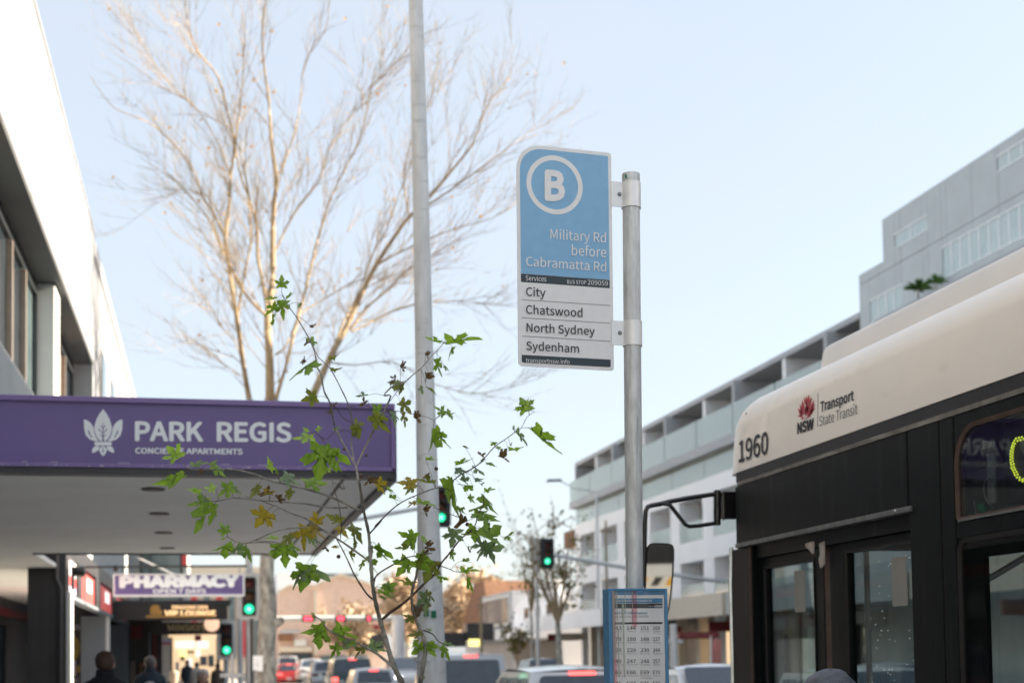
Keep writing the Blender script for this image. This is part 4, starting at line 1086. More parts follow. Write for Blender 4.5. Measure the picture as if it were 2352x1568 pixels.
# timetable case
TY = 4.46
T2 = R(2.0)
tr_, tn = V((math.cos(T2), math.sin(T2), 0)), V((math.sin(T2), -math.cos(T2), 0))
tp = aty(1460, 1400, TY)
def TG(x, y, d=0.0): return hit(*cp('H', x, y), tp + tn * d, tn)
to = TG(368, 548); te = TG(992, 548)
tw = (te - to).dot(tr_); zt_ = (to.z + te.z) / 2; hh = 0.92
def TP(a, b, d=0.0): return V((to.x, to.y, zt_)) + tr_ * a + V((0, 0, b)) + tn * d
def tbox(mb, a0, a1, b0, b1, d0, d1):
    mb.hexa([TP(a0, b0, d1), TP(a1, b0, d1), TP(a1, b0, d0), TP(a0, b0, d0)], [TP(a0, b1, d1), TP(a1, b1, d1), TP(a1, b1, d0), TP(a0, b1, d0)])
case = empty('timetable_case', TP(tw / 2, -hh, -.03), 'blue framed timetable case fixed low on the bus stop pole', 'timetable')
p = MB(); tbox(p, .001, tw - .001, -hh, -.002, -.062, -.012); p.build('back_box', M['caseblue'], case, bevel=.002)
p = MB(); tbox(p, -.003, .010, -hh - .004, .001, -.064, .0); p.build('side_rail', M['caseblue'], case, bevel=.0025)
p = MB(); tbox(p, tw - .008, tw + .002, -hh - .004, .001, -.064, .0); p.build('side_rail', M['caseblue'], case, bevel=.0025)
p = MB(); tbox(p, .0105, tw - .0085, -.006, .001, -.064, .0); p.build('top_rail', M['caseblue'], case, bevel=.001)
p = MB(); tbox(p, .0105, tw - .0085, -hh - .004, -hh + .008, -.064, .0); p.build('bottom_rail', M['caseblue'], case, bevel=.001)
p = MB(); tbox(p, .0105, tw - .0085, TG(600, 612).z - zt_, -.0065, -.011, -.0055); p.build('top_band', M['caseblue'], case)
p = MB(); tbox(p, .0105, tw - .0085, -hh + .009, TG(600, 612).z - zt_ - .0003, -.0115, -.0075); sheet = p.build('paper_sheet', M['paper'], case)
DS = -.0070
def tbar(x0, y0, x1, y1, m_):
    a, c = TG(x0, y1, DS), TG(x1, y0, DS); p = MB(); p.slab([a, V((c.x, c.y, a.z)), c, V((a.x, a.y, c.z))], -tn * .0003); return p.build('printed_bar', M[m_], sheet)
tbar(393, 650, 944, 704, 'caseblue'); tbar(393, 705, 944, 760, 'ink'); tbar(393, 906, 944, 932, 'ink')
def TT(s, x0, x1, yb, yc, m_='ink', bold=.0): return text(s, M[m_], sheet, TG(x0, yb, DS + .0004), TG(x1, yb, DS + .0004), TG(x0, yc, DS + .0004), bold=bold, off=.0002)
TT('Military Rd before Cabramatta Rd', 402, 828, 687, 663, 'signgrey')
TT('BUS STOP', 797, 850, 745, 734, 'signgrey'); TT('209059', 855, 937, 748, 724, 'signgrey', .01)
TT('Next bus information', 404, 780, 821, 795, 'inkblue', .02); TT('transportnsw.info/209059', 402, 794, 857, 836, 'inkgrey')
TT('Additional services', 402, 536, 926, 914, 'signgrey')
rows_ = [(('143', '144', '151', '169'), ('Chatswood', 'Chatswood', 'City QVB', 'City Wynyard')), (('178', '180', '188', '227'), ('City Wynyard', 'City Wynyard', 'City Wynyard', 'Milsons Point')),
         (('228', '229', '230', '244'), ('Milsons Point', 'Milsons Point', 'Milsons Point', 'City Wynyard')), (('245', '247', '248', '257'), ('City Wynyard', 'City Wynyard', 'City Wynyard', 'Chatswood')),
         (('E65', 'E66', 'E69', 'E70'), ('City Wynyard', 'City Wynyard', 'City Wynyard', 'City Wynyard')), (('E76', 'E77', 'E78', 'E79'), ('City Wynyard', 'City Wynyard', 'City Wynyard', 'City Wynyard'))]
xs = ((403, 500), (560, 656), (708, 798), (842, 916)); xc = ((402, 520), (558, 672), (706, 812), (842, 930))
for i, (nums, dest) in enumerate(rows_):
    yb = 990 + i * 119.5
    for j in range(4):
        TT(nums[j], xs[j][0], xs[j][1], yb, yb - 39, 'ink', .004)
        sc_ = .86 if len(dest[j]) < 10 else 1
        TT(dest[j], xc[j][0], xc[j][0] + (xc[j][1] - xc[j][0]) * sc_, yb + 24, yb + 12, 'inkgrey')
TT('via Narraweena', 842, 942, 1037, 1026, 'inkgrey'); TT('via Narraweena', 708, 830, 990 + 4 * 119.5 + 48, 990 + 4 * 119.5 + 36, 'inkgrey')
# pale scratches in the acrylic; pink tinted strips paint its reddish reflections
p = MB(); tbox(p, .0106, tw - .0086, -hh + .010, -.0070, -.0045, -.0035); cv = p.build('clear_cover', M['cover'], case)
rr = random.Random(5)
for nm, xs0, m_, al in (('scratch', 404, 'p', 0), ('scratch', 640, 'p', 1)):
    pass
pinks = glass('pink_reflection', (1.0, 0.84, 0.87), 0.0, 0.4); pales = glass('pale_scratch', (0.98, 0.96, 0.85), 0.0, 0.4, 0.45)
for x, w, y0, y1, mm_ in ((392, 44, 560, 1568, pinks), (616, 48, 560, 960, pinks), (440, 2.5, 570, 760, pales), (452, 3, 590, 900, pales), (408, 3, 560, 1568, pales), (424, 2, 560, 1300, pales), (508, 2.5, 640, 860, pales), (540, 4, 590, 800, pales), (527, 2, 700, 1500, pales), (620, 2, 560, 900, pales), (470, 3, 980, 1500, pales)):
    a, c = TG(x, y1, -.0031), TG(x + w, y0, -.0031); p = MB(); p.slab([a, V((c.x, c.y, a.z)), c, V((a.x, a.y, c.z))], -tn * .0002); p.build('painted_reflection' if mm_ is pinks else 'scratch', mm_, cv)
q = TG(707, 587, .0)
p = MB(); p.lathe(q - tn * .006, tn, [(0, .0085), (.003, .0085), (.0045, .006), (.0065, .0055), (.0075, .002)], 16); p.build('screw', M['caseblue'], case, smooth=True)

# ------------------------------------------------------------------ the bus
BX, BX2, BYR = 3.02, 5.5, -4.2
BYF = atx(1671, 1250, BX).y
zw0 = atx(1697, 1083, BX).z                      # lower edge of the cream band at the front
ztop = atx(2352, 625, BX).z
bus = empty('city_bus', (4.3, 2, -0.13), 'cream and black city bus with open view of its front doors, kerbside', 'bus')
zc_ = ztop + 0.07
RA = 0.20
def bus_ring(y, ins, zt, zlow, sl=0.0):
    x0, x1 = BX + ins, BX2 - ins
    pts = [(x0, zlow)] + [(x0 + RA - RA * math.cos(R(a)), zt - RA * .9 + RA * .9 * math.sin(R(a))) for a in range(0, 91, 15)] + [(x1 - RA + RA * math.sin(R(a)), zt - RA * .9 + RA * .9 * math.cos(R(a))) for a in range(0, 91, 15)] + [(x1, zlow)]
    return [V((x, y + (sl * (1 - (z - zlow) / (zc_ - zlow))), z)) for x, z in pts]
rings = [bus_ring(BYR, .0, zc_, zw0)]
for y, ins, dz in ((0, 0, 0), (4, 0, 0), (BYF - .9, 0, 0), (BYF - .30, .002, .0), (BYF - .22, .008, .008), (BYF - .16, .018, .022), (BYF - .12, .032, .045), (BYF - .10, .05, .075)):
    rings.append(bus_ring(y, ins, zc_ - dz, zw0, .10 if y > BYF - .4 else .0))
p = MB(); p.loft(rings); p.build('roof_shell', M['buscream'], bus, smooth=True)
p = MB()
zp = atx(1868, 795, BX + .30).z; yp = atx(1866, 800, BX + .30).y
p.hexa([(BX + .30, BYR + 1, zc_ - .06), (BX2 - .30, BYR + 1, zc_ - .06), (BX2 - .30, yp, zc_ - .06), (BX + .30, yp, zc_ - .06)], [(BX + .34, BYR + 1, zp), (BX2 - .34, BYR + 1, zp), (BX2 - .34, yp - .03, zp), (BX + .34, yp - .03, zp)])
p.build('roof_pod', M['busroof'], bus, bevel=.05, segs=4, smooth=True)
# lower structure: side skin in pieces round the openings
def bx(mb, y0, y1, z0, z1, x0=BX, x1=BX + .05): mb.box(x0, x1, y0, y1, z0, z1)
Yu = lambda u, v=1300: atx(u, v, BX).y
Zu = lambda u, v: atx(u, v, BX).z
zst = Zu(1697, 1106)                            # top of black panel
ztr = Zu(1695, 1252)                            # trim over the door
yA, yD0, yD1 = Yu(1689, 1150), Yu(1722), Yu(2092)
yJ, yW = Yu(2166), Yu(2201)
p = MB(); bx(p, BYR, yA - .01, zst, zw0 - .002, BX + .004, BX + .06); p.build('gutter_band', M['busdark'], bus)
p = MB(); bx(p, BYR, yA - .05, zst - .022, zst - .001, BX - .004, BX + .06); p.build('dusty_strip', M['dirtstrip'], bus)
p = MB(); bx(p, yD1 + .01, yA, ztr + .012, zst - .024, BX + .0, BX + .05); p.build('destination_panel', M['busblack'], bus, bevel=.004)
p = MB(); bx(p, yD1 - .03, yA - .01, ztr - .014, ztr + .010, BX - .012, BX + .05); p.build('door_header_trim', M['trimgrey'], bus, bevel=.003)
q = atx(*cp('J', 486, 688), BX - .013); p = MB(); p.lathe(q, (-1, 0, 0), [(0, .006), (.004, .005), (.005, 0)], 10); p.build('rivet', M['alu'], bus)
p = MB(); bx(p, yD0 + .02, yA - .06, .25, ztr - .016, BX + .03, BX + .08)
p = MB(); bx(p, yD0, BYF - .04, 0.2, ztr - .016, BX + .006, BX + .10); p.build('front_pillar', M['busblack'], bus, bevel=.01)
p = MB(); bx(p, yJ + .005, yD1 - .002, .15, zst - .024, BX + .0, BX + .05); p.build('side_panel', M['busblack'], bus, bevel=.004)
p = MB(); bx(p, yW + .012, yJ - .005, .15, zst - .024, BX + .0, BX + .05); p.build('side_panel', M['busblack'], bus, bevel=.004)
p = MB(); bx(p, yJ - .004, yJ + .004, .15, zst - .024, BX + .006, BX + .03); p.build('joint_seal', M['rustseal'], bus)
p = MB(); bx(p, yD1 - .001, yD1 + .008, .15, zst - .024, BX + .008, BX + .04); p.build('joint_seal', M['rustseal'], bus)
p = MB(); bx(p, yW - .0, yW + .012, .15, zst - .2, BX + .012, BX + .05); p.build('joint_seal', M['rubber'], bus)
# upper destination window with rounded corner, and lower window
zu0, zu1 = Zu(2200, 1198), Zu(2352, 950) + .03
zl1 = Zu(2205, 1236)
yE = 3.55
def win(y_far, y_near, z0, z1, r, name, glassm, thick=.018):
    o_ = rrect(y_near, z0, y_far, z1, r[0], r[1], r[2], r[3], 8)
    i_ = rrect(y_near + thick, z0 + thick, y_far - thick, z1 - thick, *[max(.004, x - thick) for x in r], 8)
    b = MB(); b.ring([(BX - .004, a, c) for a, c in o_], [(BX + .002, a, c) for a, c in i_], (.03, 0, 0)); f = b.build(name + '_frame', M['rustseal'] if 'dest' in name else M['rubber'], bus)
    b = MB(); b.slab([(BX + .008, a, c) for a, c in i_], (.004, 0, 0)); b.build('glass', glassm, f); return f
wf1 = win(yW, yE, zu0, zu1, (.03, .16, .03, .03), 'destination_window', M['busglass'])
p = MB(); bx(p, yE, yW, zu1 + .001, zst - .024, BX + .002, BX + .05); p.build('side_panel', M['busblack'], bus)
# little filler behind the rounded corner
p = MB(); bx(p, yW - .20, yW + .001, zu1 - .2, zu1 + .0, BX + .055, BX + .07); 
p = MB(); o_ = [(yW, zu1)] + [(yW - .16 + .16 * math.cos(R(a)), zu1 - .16 + .16 * math.sin(R(a))) for a in range(0, 91, 15)]; p.slab([(BX + .001, a, c) for a, c in o_], (.04, 0, 0)); p.build('corner_fill', M['busblack'], bus)
p = MB(); bx(p, yE, yW, zl1 + .001, zu0 - .001, BX - .002, BX + .05); p.build('window_rail', M['busblack'], bus, bevel=.003)
p = MB(); bx(p, yE, yW - .02, zu0 - .001, zu0 + .008, BX - .008, BX - .0045); p.build('rail_edge', M['trimgrey'], bus)
wf2 = win(yW, yE, 1.05, zl1, (.03, .06, .03, .03), 'side_window', M['busglass'])
p = MB(); bx(p, yE, yW + .01, .15, 1.049, BX + .002, BX + .05); p.build('side_panel', M['buscream'], bus)
p = MB(); bx(p, BYR, yE - .02, .15, 1.05, BX + .002, BX + .05); p.build('side_panel', M['buscream'], bus)
p = MB(); bx(p, BYR, yE, zl1 + .001, zst - .024, BX + .002, BX + .05); p.build('side_panel', M['busblack'], bus)
y = yE - .02
while y > BYR + 1:
    p = MB(); bx(p, y - .08, y, 1.05, zl1, BX + .002, BX + .05); p.build('pillar', M['busblack'], bus)
    p = MB(); bx(p, y - 1.5, y - .082, 1.06, zl1 - .01, BX + .01, BX + .014); p.build('window_glass', M['busglass'], bus); y -= 1.5
# opaque dark band inside the near window (seat-back partition)
yb_ = atx(*cp('J', 958, 1300), BX + .03).y
p = MB(); bx(p, yb_, yW - .02, 0.3, zl1 - .03, BX + .022, BX + .045); p.build('inner_pillar', M['busblack'], bus)
p = MB(); bx(p, yE, yb_ + .001, zl1 - .085, zl1 - .03, BX + .022, BX + .045); p.build('inner_rail', M['busblack'], bus)
# doors: two leaves, recessed
xd = BX + .055
def leaf_door(u0, u1, g0, g1, gt, st0, st1, stz0, stz1):
    ya_, yb2 = Yu(u0), Yu(u1); ga, gb_ = Yu(g0), Yu(g1)
    zt_d = ztr - .09; gz = Zu((g0 + g1) / 2, gt)
    o = [(yb2, .1), (yb2, zt_d), (ya_, zt_d), (ya_, .1)]; i = [(gb_, .25), (gb_, gz), (ga, gz), (ga, .25)]
    b = MB(); b.ring([(xd, a, c) for a, c in o], [(xd, a, c) for a, c in i], (.04, 0, 0)); d = b.build('door_leaf', M['busblack'], bus, bevel=.003)
    o2 = [(gb_ - .012, .238), (gb_ - .012, gz + .012), (ga + .012, gz + .012), (ga + .012, .238)]
    b = MB(); b.ring([(xd - .006, a, c) for a, c in o2], [(xd - .004, a, c) for a, c in i], (.004, 0, 0)); b.build('rubber_seal', M['rubber'], d)
    b = MB(); b.slab([(xd + .02, a, c) for a, c in i], (.005, 0, 0)); b.build('glass', M['busglass'], d)
    s0, s1 = atx(st0, stz0, xd - .0).y, atx(st1, stz0, xd).y
    zz0, zz1 = atx((st0 + st1) / 2, stz1, xd).z, atx((st0 + st1) / 2, stz0, xd).z
    b = MB(); b.slab([(xd + .012, a, c) for a, c in rrect(s1, zz0, s0, zz1, .012, .012, .012, .012, 4)], (.002, 0, 0)); b.build('sticker', M['sticker'], d)
    return d
d1 = leaf_door(1724, 1868, 1737, 1846, 1296, *[cp('N', x, 0)[0] for x in (1188, 1262)], cp('N', 0, 765)[1], cp('N', 0, 1062)[1])
d2 = leaf_door(1882, 2090, 1922, 2082, 1256, *[cp('J', x, 0)[0] for x in (452, 530)], cp('J', 0, 925)[1], cp('J', 0, 1175)[1])
p = MB(); bx(p, Yu(1882) + .001, Yu(1868) - .001, .1, ztr - .09, BX + .06, BX + .09); p.build('door_seal', M['rustseal'], bus)
p = MB(); bx(p, yD1 + .003, yD0 - .002, ztr - .088, ztr - .016, BX + .03, BX + .11); p.build('door_header', M['busblack'], bus)
p = MB(); bx(p, yD0 + .002, yD0 + .012, .1, ztr - .016, BX - .0, BX + .012); p.build('pillar_edge', M['rustseal'], bus)
def flap(pts, name='torn_seal'):
    v3 = [atx(*cp('N', x, y), BX + .03) for x, y in pts]
    b = MB(); b.slab(v3, (-.01, .004, 0)); b.build(name, M['tornwhite'], bus)
flap([(1300, 572), (1350, 560), (1348, 648), (1322, 615), (1298, 596)])
flap([(1395, 575), (1424, 560), (1424, 720), (1406, 748), (1392, 690), (1404, 650)])
rr = random.Random(9)
p = MB()
for _ in range(60):
    yy_, zz_ = rr.uniform(yD1 + .05, yD1 + .6), rr.uniform(1.4, 2.05); r_ = rr.uniform(.0015, .004)
    p.hexa([(xd + .016, yy_ - r_, zz_ - r_), (xd + .016, yy_ + r_, zz_ - r_), (xd + .018, yy_ + r_, zz_ - r_), (xd + .018, yy_ - r_, zz_ - r_)], [(xd + .016, yy_ - r_, zz_ + r_), (xd + .016, yy_ + r_, zz_ + r_), (xd + .018, yy_ + r_, zz_ + r_), (xd + .018, yy_ - r_, zz_ + r_)])
p.build('paint_specks', M['paper'], bus, kind='stuff')
# far side, floor, front, interior
XB = BX2 - .05
p = MB(); p.box(BX + .06, BX2 - .06, BYR, BYF - .25, .22, .30); p.build('floor', M['businside'], bus)
p = MB(); p.box(XB, BX2, BYR, BYF - .1, .12, 1.0); p.build('far_side_panel', M['buscream'], bus)
p = MB(); p.box(XB, BX2, BYR, BYF - .12, 2.16, zw0 - .001); p.build('far_side_header', M['busblack'], bus)
for yy_ in (7.7, 6.25, 4.6, 3.0, 1.4, -.2, -1.8, -3.4):
    p = MB(); p.box(XB, BX2, yy_ - .07, yy_ + .07, 1.0, 2.16); p.build('pillar', M['busblack'], bus)
yy_ = 7.65
for k in range(5):
    p = MB(); p.box(XB + .02, XB + .024, yy_ - 1.56, yy_, 1.01, 2.15); p.build('window_glass', M['busglass'], bus); yy_ -= 1.63
p = MB(); p.box(BX + .07, XB - .01, BYR + .1, BYF - .35, 2.28, 2.33); p.build('ceiling', M['businside'], bus)
# front: dark mask with windscreen
def front_y(x, base=BYF): t = (x - (BX + BX2) / 2) / ((BX2 - BX) / 2); return base - .16 * abs(t) ** 6
fr = []
N_ = 14
for z in (.12, 1.0):
    pass
xsn = [BX + .012 + (BX2 - BX - .024) * i / N_ for i in range(N_ + 1)]
def front_strip(z0, z1, dz0, dz1, name, m_, t=.03):
    b = MB()
    for i in range(N_):
        xa, xb = xsn[i], xsn[i + 1]
        b.hexa([(xa, front_y(xa) - t + dz0, z0), (xb, front_y(xb) - t + dz0, z0), (xb, front_y(xb) + dz0, z0), (xa, front_y(xa) + dz0, z0)],
               [(xa, front_y(xa) - t + dz1, z1), (xb, front_y(xb) - t + dz1, z1), (xb, front_y(xb) + dz1, z1), (xa, front_y(xa) + dz1, z1)])
    return b.build(name, m_, bus)
front_strip(.12, 1.05, .02, .04, 'front_panel', M['buscream'])
front_strip(1.052, 2.20, .04, .02, 'windscreen', M['busglass'], .008)
front_strip(2.202, zw0 - .002, .02, .0, 'front_header', M['busblack'])
yc = BYF
p = MB(); ctr = [atx(1694, 1300, BX), atx(1690, 1570, BX)]
p.tube([(BX + .008, BYF - .02, 1.0), (BX + .006, BYF - .022, 2.0), (BX + .012, BYF - .03, ztr)], .012, 6); p.build('windscreen_edge', M['chrome'], bus, smooth=True)
for yy_ in (6.9, 5.9, 4.9, 3.9, 2.9):
    p = MB(); p.tube([(3.75, yy_, .3), (3.75, yy_, 2.28)], .016, 8); p.build('handrail', M['yellowrail'], bus, smooth=True)
p = MB(); p.tube([(3.7, 6.95, 1.75), (4.1, 6.4, 2.1), (4.6, 5.8, 2.25)], .018, 8); p.build('handrail', M['alu'], bus, smooth=True)
p = MB(); p.tube([(3.5, 7.1, 1.2), (3.5, 7.1, 2.28)], .016, 8); p.build('handrail', M['alu'], bus, smooth=True)
for yy_ in (4.6, 3.8, 3.0, 2.2, 1.4, .6):
    for xx in (3.2, 4.55):
        p = MB(); p.box(xx, xx + .85, yy_, yy_ + .42, .72, .82); p.hexa([(xx, yy_, .82), (xx + .85, yy_, .82), (xx + .85, yy_ + .08, .82), (xx, yy_ + .08, .82)], [(xx, yy_ - .1, 1.38), (xx + .85, yy_ - .1, 1.38), (xx + .85, yy_ - .05, 1.38), (xx, yy_ - .05, 1.38)]); p.build('seat', M['busseat'], bus, bevel=.02)
p = MB(); p.box(4.5, 5.3, 7.0, 7.45, .5, 1.0); p.hexa([(4.6, 7.0, 1.0), (5.2, 7.0, 1.0), (5.2, 7.1, 1.0), (4.6, 7.1, 1.0)], [(4.65, 6.9, 1.7), (5.15, 6.9, 1.7), (5.15, 7.0, 1.7), (4.65, 7.0, 1.7)]); p.build('driver_seat', M['busblack'], bus, bevel=.03)
for yy_ in (6.6 - 4.4, -2.6):
    for xx in (BX + .02, BX2 - .32):
        p = MB(); p.lathe((xx, yy_ + .0, .36), (1, 0, 0), [(0, .30), (.03, .48), (.26, .48), (.3, .3)], 24); w_ = p.build('wheel', M['rubber'], bus, smooth=True)
        p = MB(); p.lathe((xx - .002 if xx < 4 else xx + .28, yy_, .36), (1, 0, 0), [(0, .27), (.03, .25), (.03, .0)], 18); p.build('rim', M['alu'], w_)
# illuminated destination letter made of dots
cols = MB(); LXd = BX + .06
def dotrow():
    pts_ = []
    for x, y in ((1128, 315), (1113, 318), (1098, 322), (1090, 333), (1137, 325), (1121, 330), (1106, 334), (1083, 345), (1079, 358), (1093, 348), (1075, 370), (1087, 362), (1072, 385), (1084, 377), (1070, 400), (1082, 392), (1070, 415), (1081, 407), (1070, 430), (1081, 422), (1071, 445), (1082, 437), (1075, 457), (1086, 452),
                 (1075, 472), (1088, 467), (1082, 483), (1094, 479), (1088, 496), (1101, 492), (1093, 508), (1107, 505), (1103, 520), (1117, 520), (1116, 533), (1130, 532), (1132, 540), (1139, 528)):
        pts_.append((x, y))
    return pts_
led = empty('destination_display', atx(*cp('J', 1100, 430), LXd), 'yellow dot letter on the destination display inside the upper bus window', 'display')
zc2 = atx(*cp('J', 1110, 430), LXd); 
y_lo = Yu(2352 + 260)
p = MB(); p.box(LXd + .012, LXd + .05, 4.0, atx(*cp('J', 1030, 430), LXd).y, zc2.z - .15, zc2.z + .16); p.build('display_board', M['busdark'], led)
for (x, y) in dotrow():
    q = atx(*cp('J', x, y), LXd); r_ = .0046
    p = MB(); p.lathe(q, (-1, 0, 0), [(-.004, r_), (0, r_), (.001, r_ * .7), (.0012, 0)], 8); p.build('dot', M['led'], led)
yC = atx(*cp('J', 1139, 430), LXd).y
for j in range(6):
    for (yo, zo) in ((.02 + .013 * j, .12), (.02 + .013 * j, -.12)):
        p = MB(); p.lathe((LXd, yC - yo, zc2.z + zo), (-1, 0, 0), [(-.004, .006), (0, .006), (.001, .004), (.0012, 0)], 8); p.build('dot', M['led'], led)
# things seen in the display window
def inw(pts, m_, name, x=LXd - .02, t=.01):
    b = MB(); b.slab([atx(*cp('J', a, c), x) for a, c in pts], (t, 0, 0)); return b.build(name, M[m_], bus)
inw([(932, 332), (980, 338), (976, 368), (932, 378)], 'tornwhite', 'cable_tag')
inw([(952, 400), (988, 392), (992, 650), (955, 655)], 'inkgrey', 'inner_bracket')
b = MB(); b.tube([atx(*cp('J', x, y), LXd - .03) for x, y in ((975, 520), (945, 535), (935, 575), (945, 625), (968, 660), (985, 675), (950, 705), (915, 715), (895, 700), (885, 640))], .004, 6); b.build('cable', M['trimgrey'], bus, smooth=True)
inw([(900, 655), (922, 652), (940, 688), (930, 705), (905, 685)], 'greentape', 'cable_clip')
inw([(950, 690), (1000, 668), (1141, 655), (1141, 690), (960, 712)], 'businside', 'debris')
# lettering on the cream band
def BT(s, x0, yb0, x1, yb1, yc_, m_='ink', bold=.0): return text(s, M[m_], bus, atx(*cp('I', x0, yb0), BX - .002), atx(*cp('I', x1, yb1), BX - .002), atx(*cp('I', x0, yc_), BX - .002), bold=bold, name='lettering')
BT('1960', 124, 784, 388, 702, 590, 'ink', .015)
BT('NSW', 648, 530, 797, 484, 428, 'ink', .045)
BT('Transport', 855, 332, 1155, 224, 240, 'ink', .02)
BT('State Transit', 848, 456, 1188, 342, 372, 'inkgrey', -.012)
b = MB(); b.slab([atx(*cp('I', x, y), BX - .002) for x, y in ((832, 158), (834, 158), (829, 465), (827, 465))], (.0015, 0, 0)); b.build('divider_line', M['inkgrey'], bus)
wb = MB()
def petal(tip, base, w, bend=0):
    tx, ty = tip; bx_, by = base; dx, dy = tx - bx_, ty - by; L_ = math.hypot(dx, dy); nx, ny = -dy / L_, dx / L_
    pts = []
    prof = [(0, .12), (.2, .7), (.42, 1), (.6, .92), (.8, .5), (1, 0)]
    for t, q in prof: pts.append((bx_ + dx * t + nx * (w * q + bend * math.sin(math.pi * t)), by + dy * t + ny * (w * q + bend * math.sin(math.pi * t))))
    for t, q in reversed(prof[:-1]): pts.append((bx_ + dx * t + nx * (-w * q + bend * math.sin(math.pi * t)), by + dy * t + ny * (-w * q + bend * math.sin(math.pi * t))))
    wb.slab([atx(*cp('I', x, y), BX - .0025) for x, y in pts], (.0015, 0, 0))
petal((751, 175), (742, 262), 11); petal((727, 186), (728, 282), 9, 3); petal((774, 196), (758, 275), 9, -3); petal((707, 196), (716, 262), 6, 2)
petal((742, 255), (722, 368), 14, 2); petal((760, 246), (745, 360), 12, -6); petal((728, 232), (712, 355), 9, 6)
petal((690, 222), (694, 362), 14, 6); petal((798, 222), (768, 345), 11, -8); petal((668, 258), (684, 362), 8, 6); petal((800, 256), (782, 330), 7, -5)
petal((652, 296), (682, 370), 13, 8); petal((804, 296), (752, 362), 13, -8); petal((645, 362), (700, 380), 9, 6); petal((782, 340), (735, 372), 7, -4)
petal((678, 400), (712, 376), 5); petal((772, 362), (712, 392), 4)
wb.build('emblem', M['waratah'], bus)
q = atx(*cp('I', 190, 342), BX - .001); b = MB(); b.lathe(q, (-1, 0, 0), [(0, .007), (.003, .005), (.004, 0)], 8); b.build('rivet', M['rubber'], bus)

# mirror arm and mirror
MYd = 7.93
def MP(x, y, c='N', d=0): return aty(*cp(c, x, y), MYd + d)
ma = empty('bus_mirror', MP(250, 750), 'black framed rear view mirror hung from a double tube arm off the bus corner', 'mirror')
b = MB(); b.tube([MP(700, 222), MP(620, 225), MP(450, 250), MP(320, 275), MP(250, 293), MP(190, 303), MP(160, 315), MP(147, 345), MP(142, 420), MP(138, 600), MP(134, 880)], .0145, 12); b.build('arm_tube', M['mirrorarm'], ma, smooth=True)
b = MB(); b.tube([MP(270, 290, d=-.01), MP(320, 300, d=-.01), MP(430, 440, d=-.01), MP(455, 452, d=-.01), MP(520, 448, d=-.01), MP(640, 430, d=-.01)], .0125, 12); b.build('brace_tube', M['mirrorarm'], ma, smooth=True)
b = MB(); c0 = MP(657, 445); c1 = MP(657, 192)
b.lathe(c0, c1 - c0, [(0, .012), (.004, .021), (.026, .022), (.028, .018), (.032, .0225), (.105, .0225), (.109, .018), (.111, .022), ((c1 - c0).length - .004, .021), ((c1 - c0).length, .012)], 18); b.build('hinge_barrel', M['mirrorarm'], ma, smooth=True)
b = MB(); a_, c_ = MP(690, 400), MP(768, 205); b.box(a_.x, c_.x + .02, MYd - .02, MYd + .03, a_.z, c_.z); b.build('mount_bracket', M['mirrorarm'], ma, bevel=.006)
b = MB(); a_ = MP(706, 403); b.lathe(a_ - V((0, 0, .004)), (0, 0, 1), [(0, .008), (.02, .008)], 8); b.build('bolt', M['bolt'], ma)
mn = V((-.20, -.98, -.006)).normalized()
mc = MP(252, 760)
mr = V((mn.y, -mn.x, 0)).normalized() * -1; mu = mn.cross(mr).normalized()
if mu.z < 0: mu = -mu
def MQ(x, y, d=0.0): return hit(*cp('N', x, y), mc + mn * d, mn)
def mshape(g):   # outline in crop pixels, trapezoid with round corners
    pts = [(175 - g, 580 - g), (150 - g, 600), (145 - g, 640)] 
    return pts
def mout(g):
    c = [(165, 588), (180, 574), (210, 569), (300, 572), (330, 578), (345, 592), (351, 620), (351, 680), (345, 800), (333, 930), (318, 1030), (305, 1085), (292, 1110), (275, 1122), (240, 1125), (180, 1122), (150, 1112), (136, 1090), (133, 1040), (138, 900), (145, 740), (150, 640), (155, 606)]
    mx_, my_ = 242, 830
    return [(mx_ + (x - mx_) * (1 - g / 105), my_ + (y - my_) * (1 - g / 275)) for x, y in c]
b = MB(); b.ring([MQ(x, y, .012) for x, y in mout(0)], [MQ(x, y, .010) for x, y in mout(11)], -mn * .03); b.build('mirror_rim', M['rubber'], ma, smooth=True)
b = MB(); b.slab([MQ(x, y, .0) for x, y in mout(4)], -mn * .06); b.build('mirror_shell', M['rubber'], ma, bevel=.01)
b = MB(); b.slab([MQ(x, y, .004) for x, y in mout(10)], -mn * .003); b.build('mirror_glass', M['mirror'], ma)

